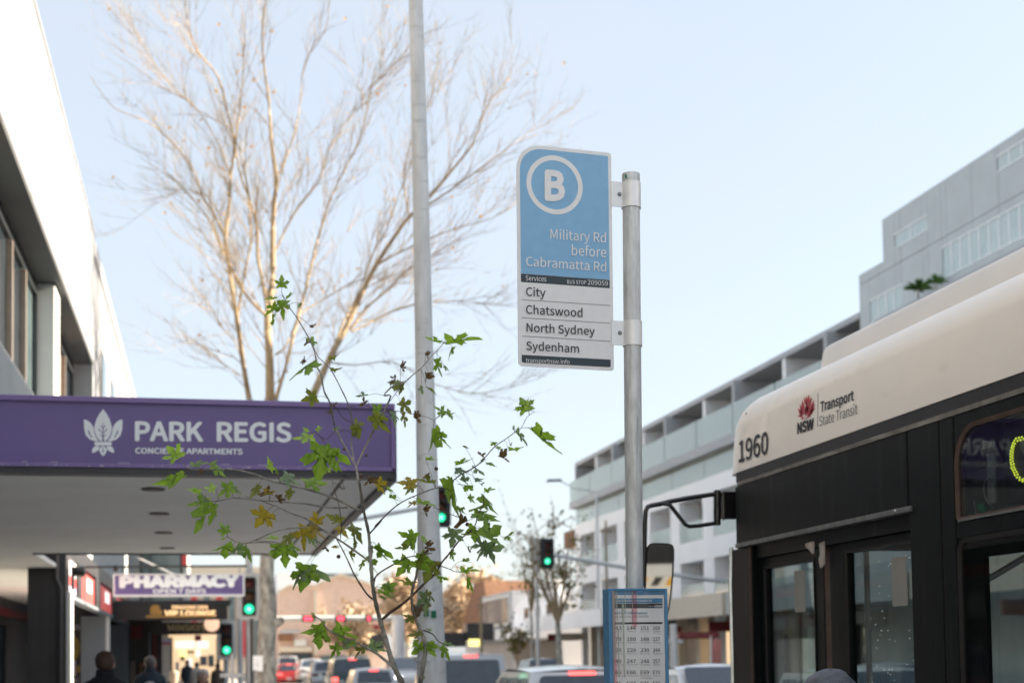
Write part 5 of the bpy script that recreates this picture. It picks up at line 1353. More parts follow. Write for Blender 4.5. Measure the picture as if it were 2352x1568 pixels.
# ------------------------------------------------------------------ traffic signals
def signal_head(root, c, s=1.0, visor=True, board=False, lit=2, z_step=None):
    """three aspects facing the viewer (-Y)"""
    st = .30 * s; w = .17 * s; h = .47 * s
    b = MB(); b.box(c.x - w, c.x + w, c.y, c.y + .16 * s, c.z - h, c.z + h); hd = b.build('housing', M['sigblack'], root, bevel=.04 * s, segs=3)
    if board:
        b = MB(); b.ring([(c.x + a, c.y + .02, c.z + q) for a, q in rrect(-w - .11 * s, -h - .11 * s, w + .11 * s, h + .11 * s, .12 * s, .12 * s, .12 * s, .12 * s, 4)], [(c.x + a, c.y + .02, c.z + q) for a, q in rrect(-w + .005, -h + .005, w - .005, h - .005, .04 * s, .04 * s, .04 * s, .04 * s, 4)], (0, .006, 0)); b.build('target_board', M['whitepaint'] if board == 2 else M['sigblack'], root)
    for i, (m_, on) in enumerate((('redoff', None), ('amberoff', None), ('greenlamp', 'greencore'))):
        q = V((c.x, c.y - .002, c.z + (1 - i) * st))
        b = MB(); b.lathe(q, (0, -1, 0), [(0, .112 * s), (.012, .108 * s), (.03 * s, .07 * s), (.036 * s, 0)], 18); ln = b.build('lens', M[m_], root, smooth=True)
        if on: b = MB(); b.lathe(q + V((0, -.028 * s, 0)), (0, -1, 0), [(0, .05 * s), (.012 * s, .03 * s), (.014 * s, 0)], 14); b.build('lens_glow', M[on], ln, smooth=True)
        if visor:
            b = MB(); n = 10; o_, i_ = [], []
            for k_ in range(n + 1):
                a = R(-20 + 220 * k_ / n); o_.append((math.cos(a), math.sin(a)))
            ro, ri, dd = .135 * s, .125 * s, .2 * s
            vs = []; fs = []
            for (x, z) in o_: vs += [(q.x + x * ro, q.y, q.z + z * ro), (q.x + x * ro, q.y - dd * (.55 + .45 * max(0, z)), q.z + z * ro), (q.x + x * ri, q.y, q.z + z * ri), (q.x + x * ri, q.y - dd * (.55 + .45 * max(0, z)), q.z + z * ri)]
            for k_ in range(n): a_ = 4 * k_; fs += [(a_, a_ + 4, a_ + 5, a_ + 1), (a_ + 2, a_ + 3, a_ + 7, a_ + 6), (a_ + 1, a_ + 5, a_ + 7, a_ + 3)]
            b.add(vs, fs); b.build('visor', M['sigblack'], root)
    return hd
# A: kerb signal right of the pharmacy sign
YA = 33.0
ca_ = aty(*cp('L', 2130, 500), YA)
sa = empty('traffic_signal', (ca_.x + .25, YA, 0), 'green traffic signal with white edged board, right beside the pharmacy sign', 'traffic light', 'traffic signals showing green')
signal_head(sa, ca_, .95, board=2)
b = MB(); q = aty(*cp('L', 2130, 1200), YA + .25); b.tube([(q.x + .02, YA + .25, 0), (q.x + .02, YA + .25, ca_.z + .8), (q.x + .03, YA + .25, ca_.z + 1.4), (q.x + .1, YA + .25, ca_.z + 1.75)], [.08, .07, .065, .055], 10); b.build('mast', M['polegrey'], sa, smooth=True)
YBs = 40.0
cb2 = aty(*cp('L', 1938, 870), YBs)
sb2 = empty('traffic_signal', (cb2.x + .2, YBs, 0), 'lower green traffic signal standing in front of the black bar board', 'traffic light', 'traffic signals showing green')
signal_head(sb2, cb2, .95, board=2)
for x in (2055, 1935):
    q = aty(*cp('L', x, 1200), YBs + .3); b = MB(); b.tube([(q.x, YBs + .3, 0), (q.x, YBs + .3, cb2.z + (1.6 if x > 2000 else .2))], .07, 10); b.build('pole', M['polegrey'], sb2, smooth=True)
# C: signal on mast arm behind the street light pole
YC = 44.5
cc_ = aty(1013, 1163, YC)
sc2 = empty('mast_arm_signal', (cc_.x, YC, cc_.z), 'green traffic signal on an overhead arm, half hidden by the tall grey pole', 'traffic light', 'traffic signals showing green')
signal_head(sc2, cc_, 1.15, board=1)
b = MB(); b.tube([aty(570, 1240, YC + .3), aty(800, 1196, YC + .3), aty(955, 1168, YC + .3), cc_ + V((0, .3, 0))], .07, 8); b.build('arm', M['polegrey'], sc2, smooth=True)
q = aty(600, 1400, YC + .3); q2 = aty(570, 1240, YC + .3)
b = MB(); b.tube([(q2.x, YC + .3, 0), q2], .09, 8); b.build('pole', M['polegrey'], sc2, smooth=True)
# D: signal on the arm coming from the right
YD = 58.0
cd_ = aty(1257, 1270, YD)
sd2 = empty('mast_arm_signal', (cd_.x, YD, cd_.z), 'green traffic signal on a long arm in front of the thin street tree', 'traffic light', 'traffic signals showing green')
signal_head(sd2, cd_, 1.1, board=1)
b = MB(); pe_ = aty(1440, 1303, YD + .3); pf_ = aty(1760, 1350, YD + .3); b.tube([aty(1275, 1275, YD + .3), pe_, pf_, (pf_.x + .4, YD + .3, pf_.z - 1.2), (pf_.x + .4, YD + .3, 0)], .09, 8); b.build('arm', M['polegrey'], sd2, smooth=True)
a, c = aty(*cp('M', 35, 1270), YD + 3), aty(*cp('M', 150, 1078), YD + 3)
bb = empty('backless_board', (a.x, YD + 3, a.z), 'pale grey rear of a street board left of the green arm signal', 'sign')
b = MB(); b.box(a.x, c.x, YD + 3, YD + 3.06, a.z, c.z); b.build('board', M['polegrey'], bb)
for k_ in range(4): b = MB(); x_ = a.x + (c.x - a.x) * (k_ + .5) / 4; b.box(x_ - .03, x_ + .03, YD + 2.95, YD + 2.998, a.z + .02, c.z - .02); b.build('rib', M['alu'], bb)
b = MB(); b.tube([((a.x + c.x) / 2, YD + 3.1, 0), ((a.x + c.x) / 2, YD + 3.1, c.z)], .08, 8); b.build('pole', M['polegrey'], bb)
# cobra street light
YL = 70
cl = aty(*cp('M', 225, 632), YL)
s_ = empty('street_lamp', (cl.x + 4, YL, 0), 'distant street lamp with a long curved arm above the thin street tree', 'street lamp')
b = MB(); b.tube([cl + V((.4, 0, -.02)), aty(*cp('M', 320, 655), YL), aty(*cp('M', 385, 690), YL), aty(*cp('M', 560, 720), YL)], .035, 6); b.tube([aty(*cp('M', 560, 720), YL), (aty(*cp('M', 560, 720), YL).x, YL, 0)], .07, 6); b.build('arm', M['polegrey'], s_)
b = MB(); b.hexa([cl + V((-.4, -.12, -.06)), cl + V((.4, -.12, -.02)), cl + V((.4, .12, -.02)), cl + V((-.4, .12, -.06))], [cl + V((-.3, -.1, .08)), cl + V((.4, -.1, .1)), cl + V((.4, .1, .1)), cl + V((-.3, .1, .08))]); b.build('lamp_head', M['inkgrey'], s_)
# plain pole in front of the apartments
def thin_pole(u, v0, Y, r_, label, m_='polegrey'):
    q = aty(u, v0, Y); o_ = empty('utility_pole', (q.x, Y, 0), label, 'pole')
    b = MB(); b.tube([(q.x, Y, 0), (q.x, Y, q.z)], [r_, r_ * .7], 8); b.build('shaft', M[m_], o_, smooth=True)
    b = MB(); b.box(q.x - .25, q.x + .25, Y - .04, Y + .04, q.z - .5, q.z - .42); b.build('crossbar', M[m_], o_)
thin_pole(1391, 1195, 60, .07, 'slim brown grey pole in front of the white apartments beside the bus stop pole', 'bark_plane')
thin_pole(1104, 1370, 70, .10, 'slim pole beside the grey square shop', 'bark_plane')
thin_pole(533, 1500, 31, .04, 'short slim pole below the lower green signal')
q = aty(*cp('N', 340, 1300), 34.0)
thin_pole(cp('N', 342, 0)[0], 1432, 36, .14, 'pale thick pole across the road right of the mirror')
# plates on the kerb pole, and kerbside sign
q = aty(*cp('L', 2203, 1072), 29.0)
ps = empty('parking_sign', (q.x, 29, 0), 'small white sign plate on a dark post between signal and tree trunk', 'sign')
a, c = aty(*cp('L', 2162, 1140), 29.0), aty(*cp('L', 2246, 1005), 29.0)
b = MB(); b.box(a.x, c.x, 28.95, 28.97, a.z, c.z); f_ = b.build('sign_plate', M['letterwhite'], ps)
for i in range(4): b = MB(); b.box(a.x + .08, c.x - .1 - .1 * (i % 2), 28.945, 28.9495, c.z - .2 - .13 * i, c.z - .16 - .13 * i); b.build('printed_bar', M['inkgrey'], f_)
b = MB(); b.tube([(q.x - .1, 29.02, 0), (q.x - .1, 29.02, aty(*cp('L', 2200, 690), 29).z)], .045, 8); b.build('post', M['sigblack'], ps)

# overhead lane-control beam
YG = 118.0
g0, g1 = aty(*cp('E', 250, 690), YG), aty(*cp('E', 1225, 690), YG)
gt = empty('lane_gantry', (g1.x, YG, 0), 'white overhead lane control beam with three red lane lights across the road', 'gantry')
th = abs(aty(*cp('E', 700, 665), YG).z - aty(*cp('E', 700, 712), YG).z)
b = MB(); b.tube([(g0.x - 1, YG, g0.z), (g1.x, YG, g0.z)], th / 2, 12); b.build('beam', M['whitepaint'], gt, smooth=True)
for x in (1265,):
    q = aty(*cp('E', x, 690), YG); b = MB(); b.tube([(q.x, YG, 0), (q.x, YG, g0.z + .2)], .55, 12); b.build('post', M['polegrey'], gt, smooth=True)
b = MB(); b.tube([(g0.x - 1, YG, 0), (g0.x - 1, YG, g0.z + .2)], .45, 12); b.build('post', M['polegrey'], gt, smooth=True)
for x0_, x1_ in ((460, 534), (745, 805), (1003, 1030)):
    a, c = aty(*cp('E', x0_, 704), YG - .8), aty(*cp('E', x1_, 672), YG - .8)
    b = MB(); b.box(a.x - .15, c.x + .15, YG - .8, YG - .5, a.z - .12, c.z + .12); hs = b.build('housing', M['sigblack'], gt)
    n = 2 if x1_ - x0_ > 40 else 1
    for k_ in range(n):
        xa = a.x + (c.x - a.x) * k_ / n + .05; xb = a.x + (c.x - a.x) * (k_ + 1) / n - .05
        b = MB(); b.box(xa, xb, YG - .86, YG - .801, a.z, c.z); b.build('light', M['redlamp'], hs)

# dark shop sign with yellow panel by the grey shop
a, c = aty(*cp('E', 1870, 925), 96), aty(*cp('E', 1975, 865), 96)
ys_ = empty('yellow_shop_sign', (a.x, 96, a.z), 'small lit yellow panel on a dark canopy end near the silver van', 'sign')
b = MB(); b.box(a.x - .1, c.x + .9, 96, 97, c.z - .1, c.z + 1.1); b.box(a.x - 2.4, a.x - .12, 96.3, 97, c.z - .5, c.z + .5); b.build('canopy_box', M['shopdark'], ys_)
b = MB(); b.box(a.x, c.x, 95.9, 95.98, a.z, c.z); b.build('panel', M['yellowlit'], ys_)
# ------------------------------------------------------------------ cars
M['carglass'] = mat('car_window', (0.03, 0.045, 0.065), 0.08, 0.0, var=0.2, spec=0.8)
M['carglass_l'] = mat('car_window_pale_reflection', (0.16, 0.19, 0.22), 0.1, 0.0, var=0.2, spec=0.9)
PAINT = {'white': mat('white_car_paint', (0.66, 0.67, 0.68), 0.25, 0, var=0.02, coat=.6), 'silver': mat('silver_car_paint', (0.42, 0.44, 0.46), 0.28, 0.5, var=0.03, coat=.6),
         'dark': mat('dark_car_paint', (0.035, 0.045, 0.05), 0.25, 0.2, var=0.03, coat=.6), 'green': mat('dark_green_car_paint', (0.025, 0.06, 0.055), 0.25, 0.2, var=0.03, coat=.6),
         'red': mat('red_car_paint', (0.50, 0.035, 0.03), 0.3, 0, var=0.03, coat=.6), 'blue': mat('navy_car_paint', (0.05, 0.075, 0.12), 0.25, .3, var=0.03, coat=.6)}
def quadpt(q, u, v): return (q[0] * (1 - u) + q[1] * u) * (1 - v) + (q[3] * (1 - u) + q[2] * u) * v
def panel(mb, q, u0, u1, v0, v1, off):
    q = [V(x) for x in q]; n = (q[1] - q[0]).cross(q[3] - q[0]).normalized() * off
    pts = [quadpt(q, u, v) + n for u, v in ((u0, v0), (u1, v0), (u1, v1), (u0, v1))]
    c = sum(pts, V()) / 4; o = []
    for i in range(4):
        a, b_, d = pts[i], pts[(i + 1) % 4], pts[i - 1]; l1 = (b_ - a).normalized() * .06; l2 = (d - a).normalized() * .06
        o += [a + l2, a + (l1 + l2) * .28, a + l1]
    mb.slab(o, -n.normalized() * .008)
def make_car(name, label, kind, paint, loc, rot=0, brake=True, head=False, group=None):
    """car with its rear towards -Y at y=0 (before rotation); lengths in metres"""
    P = PAINT[paint]
    if kind == 'suv': L, Wd, H, hood, zb, rr_, fr_, ins = 4.7, 1.88, 1.72, 3.35, .98, .22, 2.75, .17
    elif kind == 'hatch': L, Wd, H, hood, zb, rr_, fr_, ins = 4.0, 1.74, 1.46, 2.95, .90, .38, 2.25, .20
    elif kind == 'van': L, Wd, H, hood, zb, rr_, fr_, ins = 4.9, 1.90, 1.90, 3.7, 1.05, .10, 3.1, .14
    else: L, Wd, H, hood, zb, rr_, fr_, ins = 4.6, 1.80, 1.44, 3.20, .90, 1.05, 2.35, .24
    g = -0.13
    t = empty(name, (0, 0, 0), label, {'suv': 'car', 'hatch': 'car', 'van': 'van', 'sedan': 'car'}[kind], group)
    w = Wd / 2; H += 0; 
    b = MB()
    prof = [(0, .30), (-.03, .55), (.03, zb - .12), (.10, zb), (hood, zb + .03), (hood + .45, zb - .04), (L - .25, zb - .20), (L - .03, .62), (L, .32), (L - .1, .2), (.1, .2)]
    rings = []
    for x, k in ((-w, .0), (-w + .0, .0)): pass
    for x, s in ((-w + .02, .90), (-w - .0, 1.0), (-w * .6, 1.0), (w * .6, 1.0), (w + .0, 1.0), (w - .02, .90)):
        cy, cz = L / 2, .6
        rings.append([V((x if s == 1.0 else x * .985, cy + (y - cy) * (1 if s == 1 else .985), g + cz + (z - cz) * (1 if s == 1 else .93))) for y, z in prof])
    b.loft(rings); b.build('body', P, t, bevel=.03, smooth=True)
    tail0 = .12 if kind != 'sedan' else .75
    bt = [V((-w + .05, tail0 - .04, g + zb - .02)), V((w - .05, tail0 - .04, g + zb - .02)), V((w - .05, hood, g + zb - .02)), V((-w + .05, hood, g + zb - .02))]
    tp_ = [V((-w + ins, tail0 + rr_, g + H)), V((w - ins, tail0 + rr_, g + H)), V((w - ins, fr_, g + H)), V((-w + ins, fr_, g + H))]
    # cabin, its roof crowned
    b = MB(); N = 8; rings = []
    for j in range(5):
        f = j / 4
        rings.append([bt[0].lerp(bt[1], i / N).lerp(tp_[0].lerp(tp_[1], i / N), f) + V((0, -.05 * math.sin(math.pi * i / N), 0)) for i in range(N + 1)] + [bt[3].lerp(bt[2], 1 - i / N).lerp(tp_[3].lerp(tp_[2], 1 - i / N), f) + V((0, .08 * math.sin(math.pi * i / N), 0)) for i in range(N + 1)])
    b.loft(rings, caps=False)
    rear = rings[-1][:N + 1]; front = rings[-1][N + 1:][::-1]
    G = []
    for j in range(7):
        f = j / 6; G += [rear[i].lerp(front[i], f) + V((0, 0, .055 * math.sin(math.pi * i / N) * (.55 + .45 * math.sin(math.pi * f)) + .03 * math.sin(math.pi * f))) for i in range(N + 1)]
    b.add(G, [(j * (N + 1) + i, j * (N + 1) + i + 1, (j + 1) * (N + 1) + i + 1, (j + 1) * (N + 1) + i) for j in range(6) for i in range(N)])
    me_o = b.build('cabin', P, t, smooth=True)
    R_ = [bt[0], bt[1], tp_[1], tp_[0]]; Lq = [bt[3], bt[0], tp_[0], tp_[3]]; Rq = [bt[1], bt[2], tp_[2], tp_[1]]; Fq = [bt[2], bt[3], tp_[3], tp_[2]]
    b = MB(); panel(b, R_, .09, .91, .16, .86, .062); b.build('rear_window', M['carglass'], t)
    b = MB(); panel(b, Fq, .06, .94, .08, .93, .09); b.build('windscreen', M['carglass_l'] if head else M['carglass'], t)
    for q, nm in ((Lq, 1), (Rq, 0)):
        for (u0, u1) in ((.05, .28), (.31, .60), (.63, .92)):
            a0, a1 = (1 - u1, 1 - u0) if nm else (u0, u1)
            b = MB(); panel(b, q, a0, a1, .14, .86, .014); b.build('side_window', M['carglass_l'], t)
    # lights, bumper, plate, wheels
    for s in (-1, 1):
        b = MB()
        if kind == 'suv': b.box(s * (w - .16) - .13, s * (w - .16) + .13, -.035, .06, g + .72, g + .92)
        elif kind == 'van': b.box(s * (w - .08) - .07, s * (w - .08) + .07, -.035, .06, g + .62, g + 1.0)
        else: b.box(s * (w - .22) - .18, s * (w - .22) + .18, -.035, .08, g + .70, g + .84)
        b.build('tail_light', M['brake'] if brake else M['redoff'], t, bevel=.02)
        b = MB(); b.box(s * (w - .24) - .2, s * (w - .24) + .2, L - .16, L - .0, g + .56, g + .70); b.build('headlight', M['headlamp'] if head else M['letterwhite'], t, bevel=.03)
        b = MB(); b.box(s * (w + .02) - .0, s * (w + .02) + s * .17, hood - .55, hood - .42, g + zb, g + zb + .15); b.build('side_mirror', P, t, bevel=.03)
        for yy in (.85, L - .9):
            b = MB(); b.lathe((s * (w - .18), yy, g + .33), (s, 0, 0), [(0, .2), (.0, .33), (.17, .33), (.2, .28), (.2, .21)], 22); wl = b.build('wheel', M['rubber'], t, smooth=True)
            b = MB(); b.lathe((s * (w + .015), yy, g + .33), (s, 0, 0), [(0, .21), (.012, .2), (.012, 0)], 16); b.build('rim', M['alu'], wl)
    tm = (tp_[0] + tp_[1]) / 2
    b = MB(); b.box(-.17, .17, tm.y - .10, tm.y + .0, tm.z - .045, tm.z + .005) if kind != 'suvx' else b.box(-.55, .55, tm.y - .10, tm.y, tm.z - .02, tm.z + .02)
    b.build('high_brake_light', M['brake'] if brake else M['redoff'], t, bevel=.01)
    b = MB(); b.box(-w + .04, w - .04, -.09, .05, g + .30, g + .52); b.build('bumper', M['inkgrey'] if kind in ('suv', 'van') else P, t, bevel=.03)
    b = MB(); b.box(-.19, .19, -.10, -.091, g + .56 if kind != 'hatch' else g + .4, g + .67 if kind != 'hatch' else g + .5); b.build('number_plate', M['paper'], t)
    b = MB(); b.tube([(-.05, tail0 + .02, g + zb + .12), (.25, tail0 - .0, g + zb + .18)], .012, 5); b.build('wiper', M['rubber'], t)
    if kind == 'suv':
        for s in (-1, 1):
            b = MB(); x = s * (w - ins - .03); b.tube([(x, tail0 + rr_ + .15, g + H), (x, tail0 + rr_ + .22, g + H + .07), (x, fr_ - .2, g + H + .08), (x, fr_ - .05, g + H)], .018, 6); b.build('roof_rail', M['alu'], t, smooth=True)
    t.location = loc; t.rotation_euler = (0, 0, rot)
    return t
PI = math.pi
def rz(v, u, Y, H):   # drop so that the roof meets the height measured in the photograph
    return aty(u, v, Y).z - (H - .13) - .06
q = make_car('white_suv', 'white car with a long lit brake bar, partly hidden behind the timetable case', 'hatch', 'white', (4.72, 17.2, rz(1530, 1330, 18, 1.46)))
make_car('silver_van', 'silver van with a wide dark rear window, just right of the tall grey pole', 'van', 'silver', (6.25, 33.5, rz(1498, 1077, 33.8, 1.90)))
make_car('silver_hatch', 'silver hatchback with bright brake lights, nearest in the queue left of the tall pole', 'hatch', 'silver', (6.15, 52.5, rz(1534, 850, 53, 1.46)))
make_car('dark_green_suv', 'dark green four wheel drive braking directly behind the silver hatchback', 'suv', 'green', (6.35, 62.5, rz(1509, 796, 63, 1.72)))
make_car('silver_wagon', 'silver wagon between the dark green four wheel drive and the white sedan', 'hatch', 'silver', (6.5, 78, rz(1517, 741, 78, 1.46)), brake=False)
make_car('white_sedan', 'white car in the queue left of the silver wagon', 'sedan', 'white', (6.9, 93, rz(1513, 705, 93, 1.44)), brake=False)
make_car('red_hatch', 'bright red hatchback beside the plane tree trunk', 'hatch', 'red', (5.9, 103, rz(1523, 655, 103, 1.46)))
make_car('white_four_wheel_drive', 'tall white four wheel drive above the red hatchback', 'van', 'white', (7.0, 124, rz(1505, 659, 124, 1.90)), brake=False)
make_car('oncoming_van', 'pale oncoming car with lit headlights just left of the tall grey pole', 'suv', 'white', (11.3, 84, rz(1507, 930, 84, 1.72)), rot=PI, head=True, brake=False)
def on(name, label, kind, paint, x, yfront, v, u, H):
    make_car(name, label, kind, paint, (x, yfront + {'sedan': 4.6, 'hatch': 4.0, 'suv': 4.7}[kind], rz(v, u, yfront + 2.5, H)), rot=PI, brake=False)
on('silver_sedan', 'silver oncoming sedan just right of the timetable case', 'sedan', 'white', 7.75, 18.6, 1527, 1570, 1.44)
on('white_hatch', 'white oncoming car right behind the front corner of the bus', 'hatch', 'white', 7.75, 13.2, 1537, 1690, 1.46)
on('grey_sedan', 'grey parked car seen through the second bus door pane', 'sedan', 'silver', 11.2, 19.5, 1524, 2000, 1.44)
on('black_hatch', 'dark oncoming car far off beside the terrace shops', 'hatch', 'dark', 14.8, 60, 1512, 1180, 1.46)

# ------------------------------------------------------------------ people
SK = mat('skin', (0.48, 0.30, 0.22), 0.5, var=0.05, scale=20)
def cloth(name, c): return mat(name, c, 0.9, var=0.15, scale=20, bump=0.3, bscale=40)
def person(label, x, y, h, face, jacket, trousers, hair, hairstyle='short', stride=.25, lean=0.0, gp='people walking on the footpath'):
    """one skinned figure; face = direction of travel in degrees from +Y"""
    r = empty('person', (0, 0, 0), label, 'person', gp)
    k = h / 1.75
    J = {'pel': (0, 0, .98), 'wst': (0, .0, 1.10), 'che': (0, .01, 1.30), 'shm': (0, -.005, 1.465), 'nek': (0, .0, 1.49), 'ne2': (0, .012, 1.54), 'hd1': (0, .03, 1.60), 'hd2': (0, .022, 1.66), 'hd3': (0, .012, 1.70)}
    RD = {'pel': (.155, .115), 'wst': (.145, .105), 'che': (.165, .115), 'shm': (.12, .085), 'nek': (.066, .066), 'ne2': (.062, .066), 'hd1': (.070, .082), 'hd2': (.078, .096), 'hd3': (.062, .075)}
    E_ = [('pel', 'wst'), ('wst', 'che'), ('che', 'shm'), ('shm', 'nek'), ('nek', 'ne2'), ('ne2', 'hd1'), ('hd1', 'hd2'), ('hd2', 'hd3')]
    for s, n in ((-1, 'l'), (1, 'r')):
        st = stride * s
        J.update({n + 'hp': (.09 * s, 0, .90), n + 'kn': (.095 * s, st * .55, .50), n + 'an': (.10 * s, st - (.10 if st < 0 else 0), .09), n + 'to': (.11 * s, st + .15 - (.06 if st < 0 else 0), .035),
                  n + 'sh': (.175 * s, 0, 1.44), n + 'el': (.225 * s, -st * .35, 1.12), n + 'wr': (.235 * s, -st * .6 + .08, .88), n + 'pm': (.235 * s, -st * .6 + .10, .81)})
        RD.update({n + 'hp': (.095, .10), n + 'kn': (.062, .065), n + 'an': (.042, .045), n + 'to': (.042, .03), n + 'sh': (.068, .07), n + 'el': (.048, .048), n + 'wr': (.028, .034), n + 'pm': (.018, .036)})
        E_ += [('pel', n + 'hp'), (n + 'hp', n + 'kn'), (n + 'kn', n + 'an'), (n + 'an', n + 'to'), ('shm', n + 'sh'), (n + 'sh', n + 'el'), (n + 'el', n + 'wr'), (n + 'wr', n + 'pm')]
        for f in range(4):
            a = V(J[n + 'pm']) + V((0, -.026 + .018 * f, -.03)); b_ = a + V((-.012 * s, .004, -.045 + .005 * abs(f - 1))); J[n + 'f%d' % f] = tuple(a); J[n + 'g%d' % f] = tuple(b_)
            RD[n + 'f%d' % f] = (.009, .009); RD[n + 'g%d' % f] = (.0075, .0075); E_ += [(n + 'pm', n + 'f%d' % f), (n + 'f%d' % f, n + 'g%d' % f)]
        J[n + 't0'] = tuple(V(J[n + 'wr']) + V((-.01 * s, .04, -.045))); J[n + 't1'] = tuple(V(J[n + 'wr']) + V((-.02 * s, .055, -.08))); RD[n + 't0'] = (.011, .011); RD[n + 't1'] = (.009, .009); E_ += [(n + 'wr', n + 't0'), (n + 't0', n + 't1')]
    ks = list(J); me = bpy.data.meshes.new('body'); me.from_pydata([tuple(V(J[q]) * k) for q in ks], [(ks.index(a), ks.index(b_)) for a, b_ in E_], [])
    o = bpy.data.objects.new('body', me); COL.objects.link(o)
    md = o.modifiers.new('s', 'SKIN'); md.use_smooth_shade = True; md.branch_smoothing = .6
    for i, q in enumerate(ks): me.skin_vertices[0].data[i].radius = (RD[q][0] * k, RD[q][1] * k)
    me.skin_vertices[0].data[0].use_root = True
    sb = o.modifiers.new('b', 'SUBSURF'); sb.levels = 2; sb.render_levels = 2
    dg = bpy.context.evaluated_depsgraph_get(); m2 = bpy.data.meshes.new_from_object(o.evaluated_get(dg)); bpy.data.objects.remove(o)
    for m_ in (SK, jacket, trousers, M['rubber']): m2.materials.append(m_)
    for p_ in m2.polygons:
        c = p_.center / k
        hand = c.z < .86 and abs(c.x) > .19 and c.z > .6
        p_.material_index = 0 if (c.z > 1.50 or hand) else 1 if c.z > .93 or (abs(c.x) > .19 and c.z > .84) else 3 if c.z < .10 else 2
        p_.use_smooth = True
    # face: brow, nose and chin drawn out of the head surface
    for v in m2.vertices:
        c = v.co / k
        if c.z > 1.53 and c.y > .05:
            d = math.exp(-((c.x) ** 2 / .00018 + (c.z - 1.62) ** 2 / .0005)); v.co.y += .022 * d * k
            e = math.exp(-((abs(c.x) - .032) ** 2 / .0002 + (c.z - 1.648) ** 2 / .00015)); v.co.y -= .010 * e * k
            ch = math.exp(-((c.x) ** 2 / .0008 + (c.z - 1.555) ** 2 / .0004)); v.co.y += .012 * ch * k
    bo = bpy.data.objects.new('body', m2); COL.objects.link(bo); bo.parent = r
    def ell(c, rx, ry, rz_, zcut=-1, n=18, m=12, jitter=.0, ycut=None):
        b = MB(); rings = []
        for j in range(m + 1):
            ph = -PI / 2 + PI * j / m; z = math.sin(ph)
            if z < zcut: z = zcut; 
            rr = math.cos(math.asin(max(-1, min(1, z)))) + 1e-3
            rings.append([V(c) * k + V((rx * rr * math.cos(2 * PI * i / n), ry * rr * math.sin(2 * PI * i / n), rz_ * z)) * k + V((noise.noise(V((i * .9, j * .8, rx * 50))), noise.noise(V((i * .7, j, 5 + rx * 50))), noise.noise(V((i, j, 9)))) ) * jitter for i in range(n)])
        b.loft(rings); return b
    for s in (-1, 1):
        ell((.079 * s, .012, 1.635), .010, .018, .030).build('ear', SK, bo, smooth='all')
        ell((.031 * s, .098, 1.648), .011, .008, .009).build('eye', M['letterwhite'], bo, smooth='all')
    ell((0, .108, 1.585), .024, .008, .006).build('mouth', mat('lips', (.36, .16, .14), .5, var=0), bo, smooth='all')
    if hairstyle == 'short': ell((0, .0, 1.672), .089, .106, .098, -.75, jitter=.012).build('hair', hair, r, smooth='all')
    elif hairstyle == 'white': ell((0, -.012, 1.680), .086, .100, .070, -.35, jitter=.008).build('hair', hair, r, smooth='all')
    else:
        ell((0, -.002, 1.668), .092, .104, .085, -.3, jitter=.012).build('hair', hair, r, smooth='all')
        b = MB(); b.loft([[V((w_ * math.cos(2 * PI * i / 16), -.045 + .045 * math.sin(2 * PI * i / 16) - d_, z)) * k for i in range(16)] for z, w_, d_ in ((1.70, .06, 0), (1.62, .088, .01), (1.52, .085, .03), (1.42, .070, .05), (1.34, .045, .06), (1.28, .012, .06))]); b.build('long_hair', hair, r, smooth='all')
    # collar and jacket hem so clothes end cleanly
    b = MB(); b.loft([[V((a_ * math.cos(2 * PI * i / 18), c_ * math.sin(2 * PI * i / 18) - .0, z)) * k for i in range(18)] for z, a_, c_ in ((1.475, .095, .085), (1.54, .086, .086), (1.595, .080, .084), (1.595, .072, .076), (1.52, .068, .070))], caps=False); b.build('collar', jacket, r, smooth='all')
    b = MB(); b.loft([[V((a_ * math.cos(2 * PI * i / 22), c_ * math.sin(2 * PI * i / 22), z)) * k for i in range(22)] for z, a_, c_ in ((.86, .195, .15), (.98, .190, .145), (1.12, .185, .138), (1.26, .20, .142), (1.38, .215, .140), (1.465, .19, .122), (1.53, .095, .09))], caps=False); jk = b.build('jacket', jacket, r, smooth='all')
    r.location = (x, y, 0); r.rotation_euler = (0, 0, R(-face))
    return r, jk, k
blk = cloth('black_jacket_cloth', (0.012, 0.015, 0.022)); nvy = cloth('navy_jacket_cloth', (0.018, 0.030, 0.045)); gryc = cloth('grey_trouser_cloth', (.06, .06, .07)); tanc = cloth('tan_coat_cloth', (.12, .09, .07))
hb = mat('brown_grey_hair', (0.085, 0.050, 0.035), .7, var=.5, scale=60, bump=.6, bscale=120); hg = mat('grey_hair', (.10, .08, .075), .7, var=.4, scale=60); hl = mat('blonde_hair', (.34, .26, .19), .6, var=.4, scale=30, stretch=(8, 8, .5)); hw = mat('white_hair', (.62, .62, .64), .7, var=.15, scale=60); hd_ = mat('dark_blue_grey_hair', (.09, .10, .125), .6, var=.4, scale=60)
def P4(u, v, Y): return aty(u, v, Y)
def place(label, u, vtop, Y, **kw):
    q = aty(u, vtop, Y); return person(label, q.x, Y, q.z / 1.75 * 1.745 + .0, **kw)
place('brown haired man in a black jacket walking away by the blue grey column', 241, 1497, 13.2, face=8, jacket=blk, trousers=gryc, hair=hb)
r_, jk, k = place('short haired man in a navy jacket with a round pale back print', 345, 1507, 21.0, face=0, jacket=nvy, trousers=gryc, hair=hg)
b = MB(); cz = 1.30
def bp_(a, rr): return V((rr * math.cos(a), -.150, cz + rr * math.sin(a) * .9)) * k
b.ring([bp_(t / 24 * 2 * PI, .092) for t in range(24)], [bp_(t / 24 * 2 * PI, .074) for t in range(24)], (0, .006, 0)); b.slab([V((x, -.151, z)) * k for x, z in ((-.085, 1.318), (-.08, 1.285), (.08, 1.285), (.085, 1.318))], (0, .006, 0))
